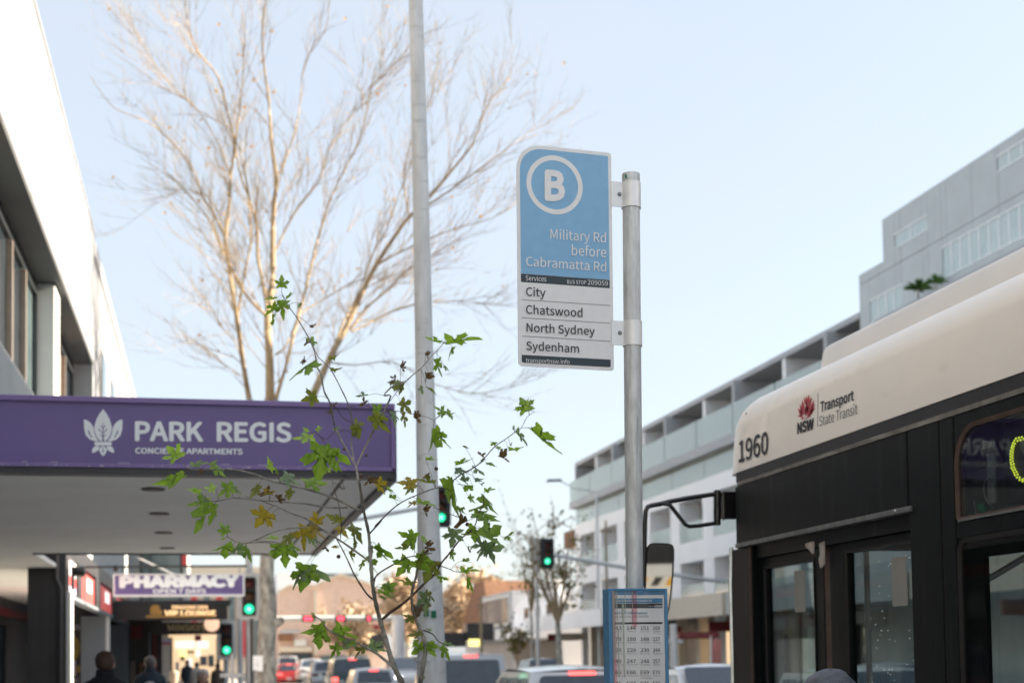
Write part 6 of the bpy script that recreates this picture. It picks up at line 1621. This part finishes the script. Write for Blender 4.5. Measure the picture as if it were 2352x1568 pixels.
for s in (-1, 1): b.tube([bp_(a, .052) for a in [R(40 + 10 * i) * s for i in range(11)]], .007, 4)
b.build('back_print', M['letterwhite'], jk)
place('blonde woman in a dark coat walking away between the two groups', 400, 1537, 25.0, face=5, jacket=blk, trousers=blk, hair=hl, hairstyle='long')
place('white haired man walking towards the viewer on the footpath', 466, 1534, 17.5, face=180, jacket=tanc, trousers=gryc, hair=hw, hairstyle='white')
place('top of a dark blue grey haired head close by, in front of the bus door', 1907, 1544, 3.9, face=60, jacket=nvy, trousers=gryc, hair=hd_, gp=None)
rr = random.Random(31)
for i, (u, v, Y, lab) in enumerate(((500, 1522, 45, 'distant pedestrian in tan beside the glowing shopfront'), (430, 1515, 52, 'distant pedestrian in navy far down the footpath'), (452, 1520, 48, 'distant pedestrian in a pale coat on the footpath'))):
    place(lab, u, v, Y, face=180 * (i % 2), jacket=(tanc, nvy, cloth('pale_coat_cloth', (.4, .38, .35)))[i], trousers=gryc, hair=hb)

# ------------------------------------------------------------------ bare plane tree
TYD = 30.0
def dep(u, v, amp, s, seed):
    return amp * (noise.noise(V((u / s, v / s, seed))) * 1.6)
def tf(x, y):
    u, v = cp('F', x, y); fade = max(0, min(1, (1250 - v) / 500))
    return aty(u, v, TYD + dep(u, v, 2.6, 330, 3.3) * fade)
tree = empty('bare_plane_tree', (aty(612, 1500, TYD).x, TYD, 0), 'tall bare plane tree with pale tan branches filling the sky above the purple awning', 'tree')
b = MB()
tb = aty(613, 1568, TYD)
tr_pts = [V((tb.x, TYD, 0)), tb, aty(611, 1480, TYD), aty(614, 1430, TYD), aty(617, 1380, TYD), aty(612, 1320, TYD), aty(615, 1260, TYD), aty(622, 1180, TYD), aty(624, 1120, TYD)]
b.tube(tr_pts, [.26, .20, .185, .19, .165, .15, .145, .15, .15], 18)
kn = aty(645, 1425, TYD - .1); b.tube([aty(622, 1432, TYD), aty(638, 1428, TYD - .1), kn], [.12, .10, .075], 10)
b.tube([aty(618, 1128, TYD), aty(590, 1060, TYD), aty(572, 915, TYD)], [.10, .085, .07], 10)
b.tube([aty(624, 1128, TYD), aty(622, 1020, TYD), aty(*cp('F', 765, 1561), TYD)], [.14, .125, .12], 12)
b.tube([aty(626, 1128, TYD), aty(672, 1010, TYD), aty(*cp('F', 930, 1555), TYD)], [.12, .11, .10], 12)
b.tube([aty(624, 1120, TYD), aty(630, 1000, TYD), aty(*cp('F', 790, 1555), TYD)], [.06, .05, .045], 8)
trunk = b.build('trunk', M['bark_trunk'], tree, smooth=True)
b = MB(); b.lathe(kn + V((0, -.0, 0)), (.6, -.8, 0), [(-.03, .085), (.02, .08), (.03, .05), (.0, .03)], 14); b.build('knot', M['bark_trunk'], trunk)
limbs = [
 ('L1', [(682,1561),(660,1430),(635,1250),(615,1130),(598,1000),(590,930),(605,800),(610,690),(625,570),(600,450),(560,300),(480,200),(440,80),(430,-60)], .070, .012),
 ('L1b', [(590,930),(540,830),(500,770),(450,640),(340,520),(270,470),(150,420),(60,300)], .035, .008),
 ('L1c', [(635,1250),(655,1130),(680,1000),(690,930),(680,780),(668,690),(650,600),(600,500),(480,430),(350,300),(250,150)], .035, .007),
 ('L2', [(765,1561),(762,1400),(755,1240),(775,1100),(775,950),(780,800),(790,700),(770,560),(760,400),(740,250),(735,100),(760,-60)], .115, .012),
 ('L2b', [(755,1240),(700,1190),(640,1110),(605,1030),(560,940),(520,850),(430,750),(330,640)], .045, .007),
 ('L2c', [(757,1230),(735,1100),(715,1000),(715,900),(690,800),(650,690),(630,560),(650,400),(660,250),(670,60)], .050, .008),
 ('L2d', [(778,1000),(840,870),(900,780),(960,700),(990,600),(1060,480),(1150,350),(1210,250)], .030, .006),
 ('L2e', [(790,700),(850,560),(880,420),(900,250),(980,120),(1000,-40)], .026, .006),
 ('L3', [(790,1555),(830,1420),(870,1260),(905,1130),(940,980),(975,860),(1010,760),(1060,660),(1110,560),(1140,450),(1160,350),(1240,260)], .048, .007),
 ('L3b', [(785,1390),(830,1350),(880,1220)], .025, .018),
 ('L4', [(930,1555),(1000,1400),(1060,1290),(1110,1180),(1180,1040),(1250,930),(1310,850),(1400,760),(1500,640),(1560,560),(1600,450),(1640,380)], .095, .009),
 ('L4a', [(970,1470),(1010,1380),(1045,1280),(1110,1150),(1160,1010),(1220,900),(1270,760),(1320,640)], .040, .007),
 ('L4b', [(1080,1290),(1140,1210),(1220,1140),(1300,1060),(1400,1000),(1500,940)], .040, .007),
 ('L4d', [(1310,850),(1450,760),(1560,680),(1700,580),(1800,500)], .028, .005),
 ('L5', [(1085,1300),(1200,1240),(1300,1200),(1450,1180),(1600,1190)], .028, .006),
 ('L6', [(1000,1420),(1100,1430),(1250,1420),(1400,1500),(1550,1540),(1700,1520),(1850,1470)], .022, .006),
 ('L7', [(880,1230),(980,1170),(1080,1110),(1180,1090),(1260,1110)], .022, .005),
 ('L8', [(1310,850),(1290,700),(1330,520),(1400,380),(1420,230)], .022, .005),
 ('L9', [(1180,1040),(1330,960),(1480,900),(1620,860),(1700,820)], .022, .005),
 ('La', [(610,690),(560,560),(470,420),(330,330),(130,190)], .026, .005), ('Lb', [(500,770),(430,740),(330,790)], .016, .004), ('Lc', [(1600,1190),(1700,1300)], .01, .003),
 ('Ld', [(660,1430),(620,1330),(560,1270),(550,1220)], .012, .004), ('Le', [(668,1480),(600,1440),(560,1400)], .010, .003),
]
b = MB(); segs_ = []
def smooth_pts(pts, n=3):
    out_ = []
    for i in range(len(pts) - 1):
        p0, p1, p2, p3 = pts[max(i - 1, 0)], pts[i], pts[i + 1], pts[min(i + 2, len(pts) - 1)]
        for j in range(n):
            t = j / n; out_.append(.5 * ((2 * p1) + (p2 - p0) * t + (2 * p0 - 5 * p1 + 4 * p2 - p3) * t * t + (3 * p1 - p0 - 3 * p2 + p3) * t * t * t))
    out_.append(pts[-1]); return out_
for nm, pts, r0, r1 in limbs:
    P3 = smooth_pts([tf(*q) for q in pts]); n = len(P3)
    rd = [.88 * (r0 + (r1 - r0) * (i / (n - 1)) ** .7) for i in range(n)]
    b.tube(P3, rd, 8 if r0 > .03 else 6)
    segs_ += [(P3[i], (P3[min(i + 1, n - 1)] - P3[i - 1]).normalized(), rd[i], i / n) for i in range(1, n)]
b.build('limbs', M['bark_plane'], tree, smooth=True)
rr = random.Random(17)
tw = MB(); tips = []
def twig(p, d, L, r, lvl):
    n = max(3, int(L / .28)); pts = [p]; q = p.copy(); dd = d.copy()
    for i in range(n):
        dd = (dd + V((rr.gauss(0, .10), rr.gauss(0, .10), rr.gauss(.035, .09)))).normalized(); q = q + dd * (L / n); pts.append(q.copy())
    tw.tube(pts, [r * (1 - .75 * i / n) for i in range(n + 1)], 3 if r < .012 else 5, caps=False)
    tips.append((q, dd))
    if lvl:
        for _ in range(int(L * (4.0 if lvl > 1 else 4.6)) + 1):
            i = rr.randint(1, n); ax_ = V((rr.gauss(0, 1), rr.gauss(0, 1), rr.gauss(0, 1))).normalized()
            nd = (Matrix.Rotation(rr.uniform(.35, .85), 3, ax_) @ dd); nd = (nd + V((0, 0, .22))).normalized()
            twig(pts[i], nd, L * rr.uniform(.35, .62), r * .55, lvl - 1)
ctr_ = V((aty(700, 900, TYD).x, TYD, 9))
XLIM = aty(330, 400, TYD).x
for (p, d, r, t) in segs_:
    if p.z < 6.5 or rr.random() < .14 or p.x < XLIM: continue
    for _ in range(1 if r > .03 else 2):
        if rr.random() < .25: continue
        ax_ = V((rr.gauss(0, 1), rr.gauss(0, 1), rr.gauss(0, 1))).normalized()
        nd = (Matrix.Rotation(rr.uniform(.4, .9), 3, ax_) @ d) + (p - ctr_).normalized() * .25 + V((0, 0, .15))
        twig(p, nd.normalized(), rr.uniform(.6, 1.6), min(.012, max(.0068, r * .36)), 2)
tw.build('twigs', M['twig'], tree, kind='stuff')
lv = MB()
for (p, d) in rr.sample(tips, 130):
    if p.z < 7: continue
    s = rr.uniform(.03, .055); a_ = V((rr.gauss(0, 1), rr.gauss(0, 1), rr.gauss(0, 1))).normalized(); c_ = a_.orthogonal().normalized(); e_ = a_.cross(c_)
    lv.add([p + c_ * s, p + e_ * s * .7, p - c_ * s, p - e_ * s * .8, p + a_ * s * .4], [(0, 1, 4), (1, 2, 4), (2, 3, 4), (3, 0, 4)])
lv.build('leaves', M['leaf_o'], tree, kind='stuff')

# ------------------------------------------------------------------ distant trees
def leafy(name, label, base, h, crown, n, leafm, seed, trunk_r=.1, sparse=True, leaf=.12, fork=.4, lean=0):
    rr = random.Random(seed); t = empty(name, base, label, 'tree'); B = V(base)
    b = MB(); br = MB(); ends = []
    b.tube([B, B + V((lean * .3, 0, h * fork * .5)), B + V((lean * .5, 0, h * fork))], [trunk_r, trunk_r * .8, trunk_r * .7], 10)
    b.build('trunk', M['bark_trunk'], t, smooth=True)
    top_ = B + V((lean * .5, 0, h * fork))
    for k_ in range(9 if sparse else 14):
        a = k_ * 2.4 + rr.random(); rad = crown * rr.uniform(.3, 1)
        e = B + V((lean + math.cos(a) * rad, math.sin(a) * rad, h * rr.uniform(.62, 1.0))); m_ = top_.lerp(e, .5) + V((rr.gauss(0, .2), rr.gauss(0, .2), .3))
        br.tube([top_, m_, e], [trunk_r * .5, trunk_r * .28, trunk_r * .08], 6)
        for _ in range(7):
            f = rr.uniform(.3, 1); p = top_.lerp(e, f); q = p + V((rr.gauss(0, .8), rr.gauss(0, .8), rr.gauss(.5, .6))) * (h / 9); br.tube([p, p.lerp(q, .5) + V((0, 0, .1)), q], [trunk_r * .14, trunk_r * .1, trunk_r * .04], 4, caps=False); ends.append((p, q))
    br.build('branches', M['bark_plane'], t, smooth=True)
    lf = MB()
    for _ in range(n):
        p, q = rr.choice(ends); c = p.lerp(q, rr.uniform(.2, 1.1)) + V((rr.gauss(0, .16), rr.gauss(0, .16), rr.gauss(0, .16))) * (h / 9) * (1 if sparse else 3.2)
        s = leaf * rr.uniform(.6, 1.3); a_ = V((rr.gauss(0, 1), rr.gauss(0, 1), rr.gauss(0, 1))).normalized(); c_ = a_.orthogonal().normalized(); e_ = a_.cross(c_)
        lf.add([c + c_ * s, c + e_ * s * .6, c - c_ * s, c - e_ * s * .6], [(0, 1, 2, 3)])
    lf.build('leaves', leafm, t, kind='stuff')
    return t
q = aty(1290, 1500, 60)
leafy('street_tree', 'sparse street tree with pale trunk and few brown leaves in front of the white apartments', (q.x, 60, 0), 8.3, 2.0, 420, M['foliage'], 41, .16, True, .11, .36, lean=-.3)
q = aty(1222, 1500, 78)
leafy('street_tree', 'almost leafless grey tree left of the arm signal, rising above the low shops', (q.x, 78, 0), 9.8, 1.3, 500, M['foliage'], 42, .10, True, .10, .4)
q = aty(1185, 1500, 82)
leafy('shrub_tree', 'small brown leaved tree before the white terrace shopfront', (q.x, 82, 0), 4.2, .9, 700, M['foliage'], 43, .06, True, .10, .3)
q = aty(1045, 1500, 135)
leafy('autumn_tree', 'golden autumn tree glowing just right of the tall grey pole', (q.x, 128, 0), 8.8, 3.6, 5200, M['foliage_y'], 44, .3, False, .28, .3)
q = aty(930, 1500, 140)
leafy('autumn_tree', 'golden autumn tree just left of the tall grey pole beside the pink gable', (q.x, 138, 0), 9.6, 2.6, 4200, M['foliage_y'], 45, .3, False, .28, .3)
q = aty(800, 1500, 135)
leafy('autumn_tree', 'pale golden tree low in front of the pink gable', (q.x, 132, 0), 6.0, 2.8, 2600, M['foliage_y'], 46, .2, False, .22, .3)

# ------------------------------------------------------------------ the sapling, branch by branch and leaf by leaf
SYD = 6.0
def sp3(c, x, y, d=0.0):
    u, v = cp(c, x, y)
    return aty(u, v, SYD + dep(u, v, .42, 170, 8.8) * min(1, max(0, (1640 - v) / 260)) + d)
b0 = sp3('E', 1305, 1242)
root = V((b0.x + .06, SYD, 0))
sap = empty('plane_sapling', root, 'young plane tree with loose green and yellowing lobed leaves before the tall grey pole', 'tree')
BR = [
 ('s', .0115, .0045, 'E1305,1242 E1240,1120 E1180,940 E1130,760 E1090,620 E1065,500 E1050,410 E1040,300 E1030,180 B1473,560 B1440,410 B1410,220 A1375,1440 A1362,1350'),
 ('s', .0045, .0016, 'A1362,1350 A1330,1290 A1280,1200 A1220,1080 A1190,930 A1150,850 A1130,740 A1100,680 A1090,600 A1060,520 A1010,430 A960,350 A910,280 A870,200'),
 ('s', .0035, .0015, 'A1352,1330 A1330,1200 A1340,1080 A1310,940 A1260,830 A1190,700 A1110,620 A1070,530'),
 ('s', .0042, .0016, 'A1362,1345 A1420,1220 A1480,1100 A1535,1000 A1590,880 C60,490 C130,420 C200,400 C260,350 C320,300 C400,210 C450,160 C490,110'),
 ('d', .0018, .0010, 'C200,400 C140,480 C105,530'),
 ('s', .0100, .0040, 'E1455,1242 E1480,1100 E1500,930 E1460,790 E1410,680 E1380,500 E1420,330 E1440,200'),
 ('d', .0060, .0020, 'E1100,720 E1200,640 E1310,560 E1400,480 E1500,380 E1580,310 E1640,210 E1700,140 E1800,10 C690,1410 C720,1310 C760,1250'),
 ('d', .0040, .0015, 'E1055,410 E1070,340 E1120,290 E1240,220 E1330,170 E1440,150 E1560,130'),
 ('d', .0040, .0020, 'E1060,530 E1000,480 E920,360 E880,290 E835,190 E780,80 E735,0'),
 ('s', .0060, .0014, 'B1430,415 B1300,350 B1180,300 B1050,260 B920,230 B800,200 B700,160 B560,130 B400,130 B265,125 B190,55'),
 ('s', .0040, .0012, 'B1330,385 B1200,385 B1050,360 B860,345 B700,335 B560,320 B420,345 B340,290'),
 ('s', .0045, .0012, 'B1475,745 B1300,620 B1170,540 B1050,460 B940,420 B880,390 B760,345 B640,310'),
 ('s', .0030, .0012, 'B1170,540 B1040,520 B880,535 B740,590 B625,630 B520,580'),
 ('d', .0020, .0010, 'B1280,620 B1290,500 B1270,360 B1240,260 B1215,140'),
 ('d', .0050, .0018, 'B1545,1165 B1600,1100 B1684,1040'),
 ('s', .0060, .0015, 'B1640,1460 B1530,1370 B1420,1310 B1310,1260 B1200,1210 B1150,1140 B1100,1110'),
 ('d', .0035, .0018, 'B1480,560 B1560,470 C0,1400 C60,1340 C110,1290 C190,1230 C300,1180 C420,1135 C480,1130'),
 ('d', .0028, .0010, 'C480,1130 C560,1070 C600,1040 C700,985 C760,930 C830,850 C900,800 C970,750 C1020,715 C1060,640 C1110,605'),
 ('d', .0012, .0008, 'C1020,715 C1090,715'),
 ('d', .0016, .0009, 'C60,600 C170,600 C270,620 C340,635 C410,660'),
 ('d', .0022, .0010, 'D1500,520 D560,700 D500,660'),
 ('d', .0022, .0010, 'E1600,230 E1690,260 E1760,290 E1830,290'),
 ('d', .0018, .0009, 'D440,240 D560,290 D640,320 D700,340 D800,300'),
 ('d', .0030, .0012, 'E1480,790 E1560,820 E1620,890 E1700,920'),
 ('d', .0016, .0009, 'A1340,1060 A1270,1020 A1230,960 A1190,930'), ('d', .0016, .0009, 'A1320,950 A1420,940 A1470,965'), ('d', .0016, .0009, 'A1240,1120 A1290,1105 A1340,1130'), ('d', .0014, .0009, 'A1225,1110 A1160,1165 A1105,1130 A1060,1120'),
]
def parse(s):
    out_ = []
    for w in s.split():
        x, y = w[1:].split(','); out_.append((w[0], float(x), float(y)))
    return out_
snap = []
for i, (mm_, r0, r1, s) in enumerate(BR):
    if i == 20: continue
    P3 = smooth_pts([sp3(*q) for q in parse(s)])
    if i in (0, 5): P3 = [root + (V((.05, 0, 0)) if i else V())] + P3
    n = len(P3); b = MB(); rd = [r0 + (r1 - r0) * j / (n - 1) for j in range(n)]
    rr2 = random.Random(i)
    for j in range(n):
        if j % 3 == 2: rd[j] *= 1.25
    b.tube(P3, rd, 8); b.build('stem' if i in (0, 5) else 'branch', M['stemgrey'] if mm_ == 's' else M['stemdark'], sap, smooth=True)
    for p, r in zip(P3, rd): snap.append((p, r))
def outline(v):
    """five-lobed toothed leaf, stalk at (0,0), tip at (0,1)"""
    rr = random.Random(100 + v)
    lob = [(-.50, .02, .09), (-.62, .42, .1), (0, 1.0, .12), (.62, .42, .1), (.50, .02, .09)]
    right = [(0.03, 0), (.18, .02), (.30, -.05), (.40, -.04), (.52, -.02 + rr.uniform(-.05, .05)), (.43, .09), (.44, .17), (.25, .19), (.36, .27), (.52, .28), (.56, .36), (.70 + rr.uniform(-.06, .06), .50), (.52, .53), (.50, .62), (.34, .53), (.15, .38), (.15, .52), (.25, .60), (.20, .70), (.13, .80), (.10, .90), (0, 1.02)]
    left = [(-x * rr.uniform(.88, 1.08), y * rr.uniform(.94, 1.06)) for x, y in right[:-1]]
    return [V((x, y)) for x, y in right] + [V((x, y)) for x, y in reversed(left)]
def leafmesh(v, key):
    o_ = outline(v); c = V((0, .34)); rr = random.Random(v * 7 + 1)
    fold = (.8, .4, 1.2, .3)[v % 4]; droop = (.5, .9, .3, 1.2)[v % 4]; curl = (.3, .6, .45, .8)[v % 4]
    def z(p): return -abs(p[0]) * fold * .5 + (-(p[1]) ** 2 * droop * .35) + curl * .18 * math.sin(5 * p[0] + 4 * p[1] + v) + abs(p[0]) ** 2 * curl * .8
    vs = [V((c.x, c.y, z(c)))]; n = len(o_)
    for f in (.4, .75, 1.0):
        for p in o_: q = c.lerp(p, f); vs.append(V((q.x, q.y, z(q))))
    fs = [(0, 1 + i, 1 + (i + 1) % n) for i in range(n)]
    for k_ in range(2):
        for i in range(n): a = 1 + k_ * n; fs.append((a + i, a + n + i, a + n + (i + 1) % n, a + (i + 1) % n))
    me = bpy.data.meshes.new('leaf'); me.from_pydata([tuple(q) for q in vs], [], fs); me.materials.append(LEAF[key])
    me.polygons.foreach_set('use_smooth', [True] * len(me.polygons)); return me
LM = {}
# crop base -> tip, width factor, colour
LV = '''A870,165,870,78,1,g A840,235,750,255,.25,g A880,250,858,356,.8,g A840,275,765,362,.5,g A815,340,795,460,.3,g A900,240,962,198,.3,g A1000,270,975,305,.6,s A1068,430,1076,390,.4,r A1060,532,1082,478,1,g A1052,525,1008,525,.5,r
A1022,662,992,620,.5,r A1100,645,908,750,.32,g A1180,635,1268,618,.4,o A1190,705,1282,716,.4,o A1105,885,1000,915,.95,o A1440,875,1360,866,.3,s A1440,915,1380,915,.5,r A1470,965,1585,990,.55,g A1470,1000,1575,1135,.7,o A1602,985,1640,1075,.5,s
A1340,1060,1420,1145,.8,o A1215,1110,1265,1090,.4,g A1082,1135,938,1148,.5,b A1100,1112,1145,1070,.5,b A1160,1205,1105,1440,1.05,g A1165,1210,1300,1355,.55,g A188,1295,100,1200,1,b A1040,1120,1005,1085,.5,b A1200,940,1240,945,.4,r A1180,985,1215,985,.5,r A1370,1150,1345,1125,.6,r
B275,112,400,95,.45,s B430,100,520,175,.6,g B400,100,450,60,.5,g B230,162,35,280,.42,g B180,170,112,246,.5,g B345,130,335,175,.7,r B830,140,768,50,.5,b B850,120,870,165,.5,g B900,155,1022,228,.6,s B1040,212,1200,208,.6,g B1212,150,1215,100,.6,b
B440,262,365,235,.8,b B560,245,445,285,.8,g B545,240,610,305,.4,s B340,292,240,270,.45,b B400,362,262,335,.75,g B400,365,268,535,.45,g B440,360,412,505,.6,g B380,350,360,300,.6,s B735,230,662,320,.5,o B800,300,800,232,.9,y B820,290,738,255,.5,r B880,345,885,280,.5,r B930,262,962,335,.8,o
B792,408,705,520,1,y B820,430,845,480,.5,y B520,560,478,480,.9,g B500,590,465,605,.4,b B560,640,408,708,.5,g B625,635,545,725,.6,s B640,640,697,750,.55,g B960,562,865,635,.6,o B860,595,770,600,.35,b B905,632,915,795,1,g B930,640,1025,665,.5,g B880,640,790,690,.6,g
B1060,515,1005,645,.85,y B1080,500,1190,590,.5,y B1100,500,1190,448,.75,y B1060,560,1112,665,.6,s B1100,590,1160,625,.4,s B1295,470,1188,460,.6,o B1060,768,1040,955,.95,g B1075,775,1195,905,.6,s B1040,780,945,925,.5,s B1258,520,1342,565,.6,y B1345,510,1455,600,.55,o B1375,590,1400,680,.4,o
B1235,645,1275,665,.5,y B1178,640,1178,685,.5,r B1340,680,1372,765,.4,o B1435,735,1402,808,.5,g B1460,715,1550,812,.35,g B1500,640,1503,720,.3,o B1530,640,1622,745,.6,g B1500,180,1478,265,.5,r B1520,200,1578,305,.6,y B1570,925,1660,885,.8,g B1535,950,1668,978,.35,g B1550,985,1600,990,.4,g
B1190,1212,1028,1262,.8,g B1150,1215,1100,1300,.4,g B1240,1190,1390,1290,.7,g B1385,1292,1240,1318,.5,s B1385,1295,1330,1320,.5,g B1280,1312,1200,1380,.8,g B1455,1320,1365,1380,.6,o B1470,1308,1605,1372,.6,s B1115,1130,1090,1085,.6,g B1290,260,1310,235,.6,r B1590,250,1640,310,.4,g
C490,128,748,120,.42,g C455,125,345,95,.35,g C540,150,500,240,.3,g C432,232,440,362,.5,g C480,280,520,315,.5,g C180,272,238,308,.5,r C205,410,82,388,.6,o C130,400,100,340,.5,r C180,412,188,490,.6,o C325,425,320,485,.6,s C360,435,440,462,.3,o C370,330,385,395,.5,r C355,190,395,225,.5,r
C175,528,262,605,.8,o C192,608,222,708,.5,o C270,622,348,645,.3,r C485,625,432,555,.75,g C500,622,572,590,.5,g C520,620,548,655,.5,g C430,738,400,895,.5,g C408,720,510,870,.4,g C352,935,438,945,.4,g C1060,600,1010,498,1,g C1060,600,1095,505,.5,b C978,738,1052,848,.4,s C1090,715,1278,922,.38,g C965,730,980,695,.5,s
C868,892,958,915,.5,r C930,865,1068,868,.28,g C845,850,890,875,.5,g C845,825,800,818,.5,g C940,835,955,815,.5,o C755,920,740,868,.5,r C775,960,852,970,.4,g C760,930,730,960,.6,s C560,975,690,942,.3,g C555,1000,665,1010,.5,s C525,1060,622,1352,.22,g C520,1085,495,1185,.6,s C600,1060,672,1112,.5,s
C685,1130,568,1128,.3,g C690,1070,765,1060,.4,s C735,1105,765,1110,.6,r C745,1180,872,1312,.4,g C760,1160,842,1150,.5,g C650,1190,692,1245,.6,g C285,1110,145,1080,.65,y C280,1105,215,1185,.7,o C420,1102,290,1085,.3,o C380,1055,335,1030,.5,r C98,1190,182,1212,.3,g C285,1235,228,1250,.6,y C290,1232,422,1275,.3,g C345,1265,400,1320,.5,r
C288,1500,158,1460,.9,g C720,1310,792,1278,.5,g C718,1345,872,1330,.4,g C640,1350,530,1355,.3,r C620,840,655,870,.4,o C690,985,750,1060,.4,s C625,1270,570,1290,.4,g
D588,400,560,545,.85,s D690,410,912,512,.5,g D800,400,1012,522,.5,g D980,470,1055,440,.5,g D1000,480,1050,500,.4,g D850,508,925,655,.9,s D848,510,722,520,.5,s D850,510,755,632,.5,s D350,455,410,505,.5,b D8,528,72,655,.5,g D255,545,150,560,.4,o D380,540,440,600,.6,r D395,500,430,560,.6,r D262,635,180,770,.8,g D400,610,285,705,.9,g D445,645,385,815,.9,o D350,600,310,700,.5,o
D570,570,588,648,.6,g D640,728,792,735,.45,g D700,768,680,882,.35,g D705,770,755,885,.4,g D660,640,740,645,.3,g D700,550,740,558,.3,r D470,760,548,800,.6,g D300,832,150,792,.45,o D62,820,165,862,.6,g D60,880,165,905,.35,g D40,905,90,925,.4,g D378,878,402,1055,.55,s D385,880,460,945,.6,o D302,1080,192,1038,.5,o D278,1000,420,1058,.45,r D300,990,340,1060,.5,r
D350,1182,238,1205,.55,o D362,1290,262,1328,.8,g D320,1240,290,1310,.6,g D385,1278,450,1375,.9,g D390,1280,485,1300,.6,g D508,1280,578,1392,.6,g D520,1270,612,1300,.4,s D395,1165,432,1155,.5,g D365,1515,385,1530,.6,g D620,230,700,290,.4,g D720,260,850,255,.4,g D730,290,920,290,.35,g'''
rr = random.Random(77); pet = MB()
for i, w in enumerate(LV.split()):
    f = w[1:].split(','); x0, y0, x1, y1, wf = map(float, f[:5]); key = f[5]
    d_ = rr.uniform(-.06, .06)
    p0 = sp3(w[0], x0, y0, d_); p1 = aty(*cp(w[0], x1, y1), p0.y + rr.uniform(-.02, .02))
    L_ = (p1 - p0).length
    if L_ < .012: continue
    L_ *= 1.02
    mid = (p1 - p0).normalized()
    view = (EYE - p0).normalized(); nrm = (view - mid * view.dot(mid)).normalized(); side = mid.cross(nrm).normalized()
    if key == 'r': L_ *= .85
    # a narrow leaf is one seen edge-on: turn it about its midrib, keep its true width
    a = math.acos(max(.12, min(1, wf))) * rr.choice((-1, 1))
    full = max(.85, min(1.15, .055 / max(L_, .02)))          # very short ones are young and broad
    rotm = Matrix.Rotation(a, 3, mid); nrm2 = rotm @ nrm; side2 = rotm @ side
    fw = L_ * rr.uniform(.90, 1.08) * (.95 if wf > .7 else .78 if wf > .45 else .62)
    k_ = (rr.randrange(4) if key != 'r' else 3, key)
    if k_ not in LM: LM[k_] = leafmesh(k_[0] + (4 if key in 'yo' else 0), key)
    o = bpy.data.objects.new('leaf', LM[k_]); COL.objects.link(o); o.parent = sap
    q0 = p0 - ROOT[sap.name]; zsc = L_ * ((1.0 if wf > .7 else .6) if key != 'r' else 1.8)
    o.matrix_local = Matrix(((side2.x * fw, mid.x * L_, nrm2.x * zsc, q0.x), (side2.y * fw, mid.y * L_, nrm2.y * zsc, q0.y), (side2.z * fw, mid.z * L_, nrm2.z * zsc, q0.z), (0, 0, 0, 1)))
    sp_, sr = min(snap, key=lambda t: (t[0] - p0).length_squared)
    if (sp_ - p0).length < .22:
        m_ = sp_.lerp(p0, .5) + V((0, 0, .008)); pet.tube([sp_, m_, p0, p0 + mid * L_ * .3], [.0011, .0009, .0008, .0005], 4, caps=False)
pet.build('petioles', M['stemdark'], sap, kind='stuff')
for c, x, y in (('B', 1420, 170), ('B', 1270, 715), ('A', 1283, 1230), ('C', 427, 1000), ('D', 697, 370), ('A', 1428, 1272)):
    q = sp3(c, x, y); b = MB(); r_ = .009 if c != 'A' else .006
    b.lathe(q - V((0, 0, r_)), (0, 0, 1), [(r_ - r_ * math.cos(t * PI / 8), max(.0004, r_ * math.sin(t * PI / 8))) for t in range(9)], 10); b.build('seed_ball', M['stemdark'], sap, smooth='all')
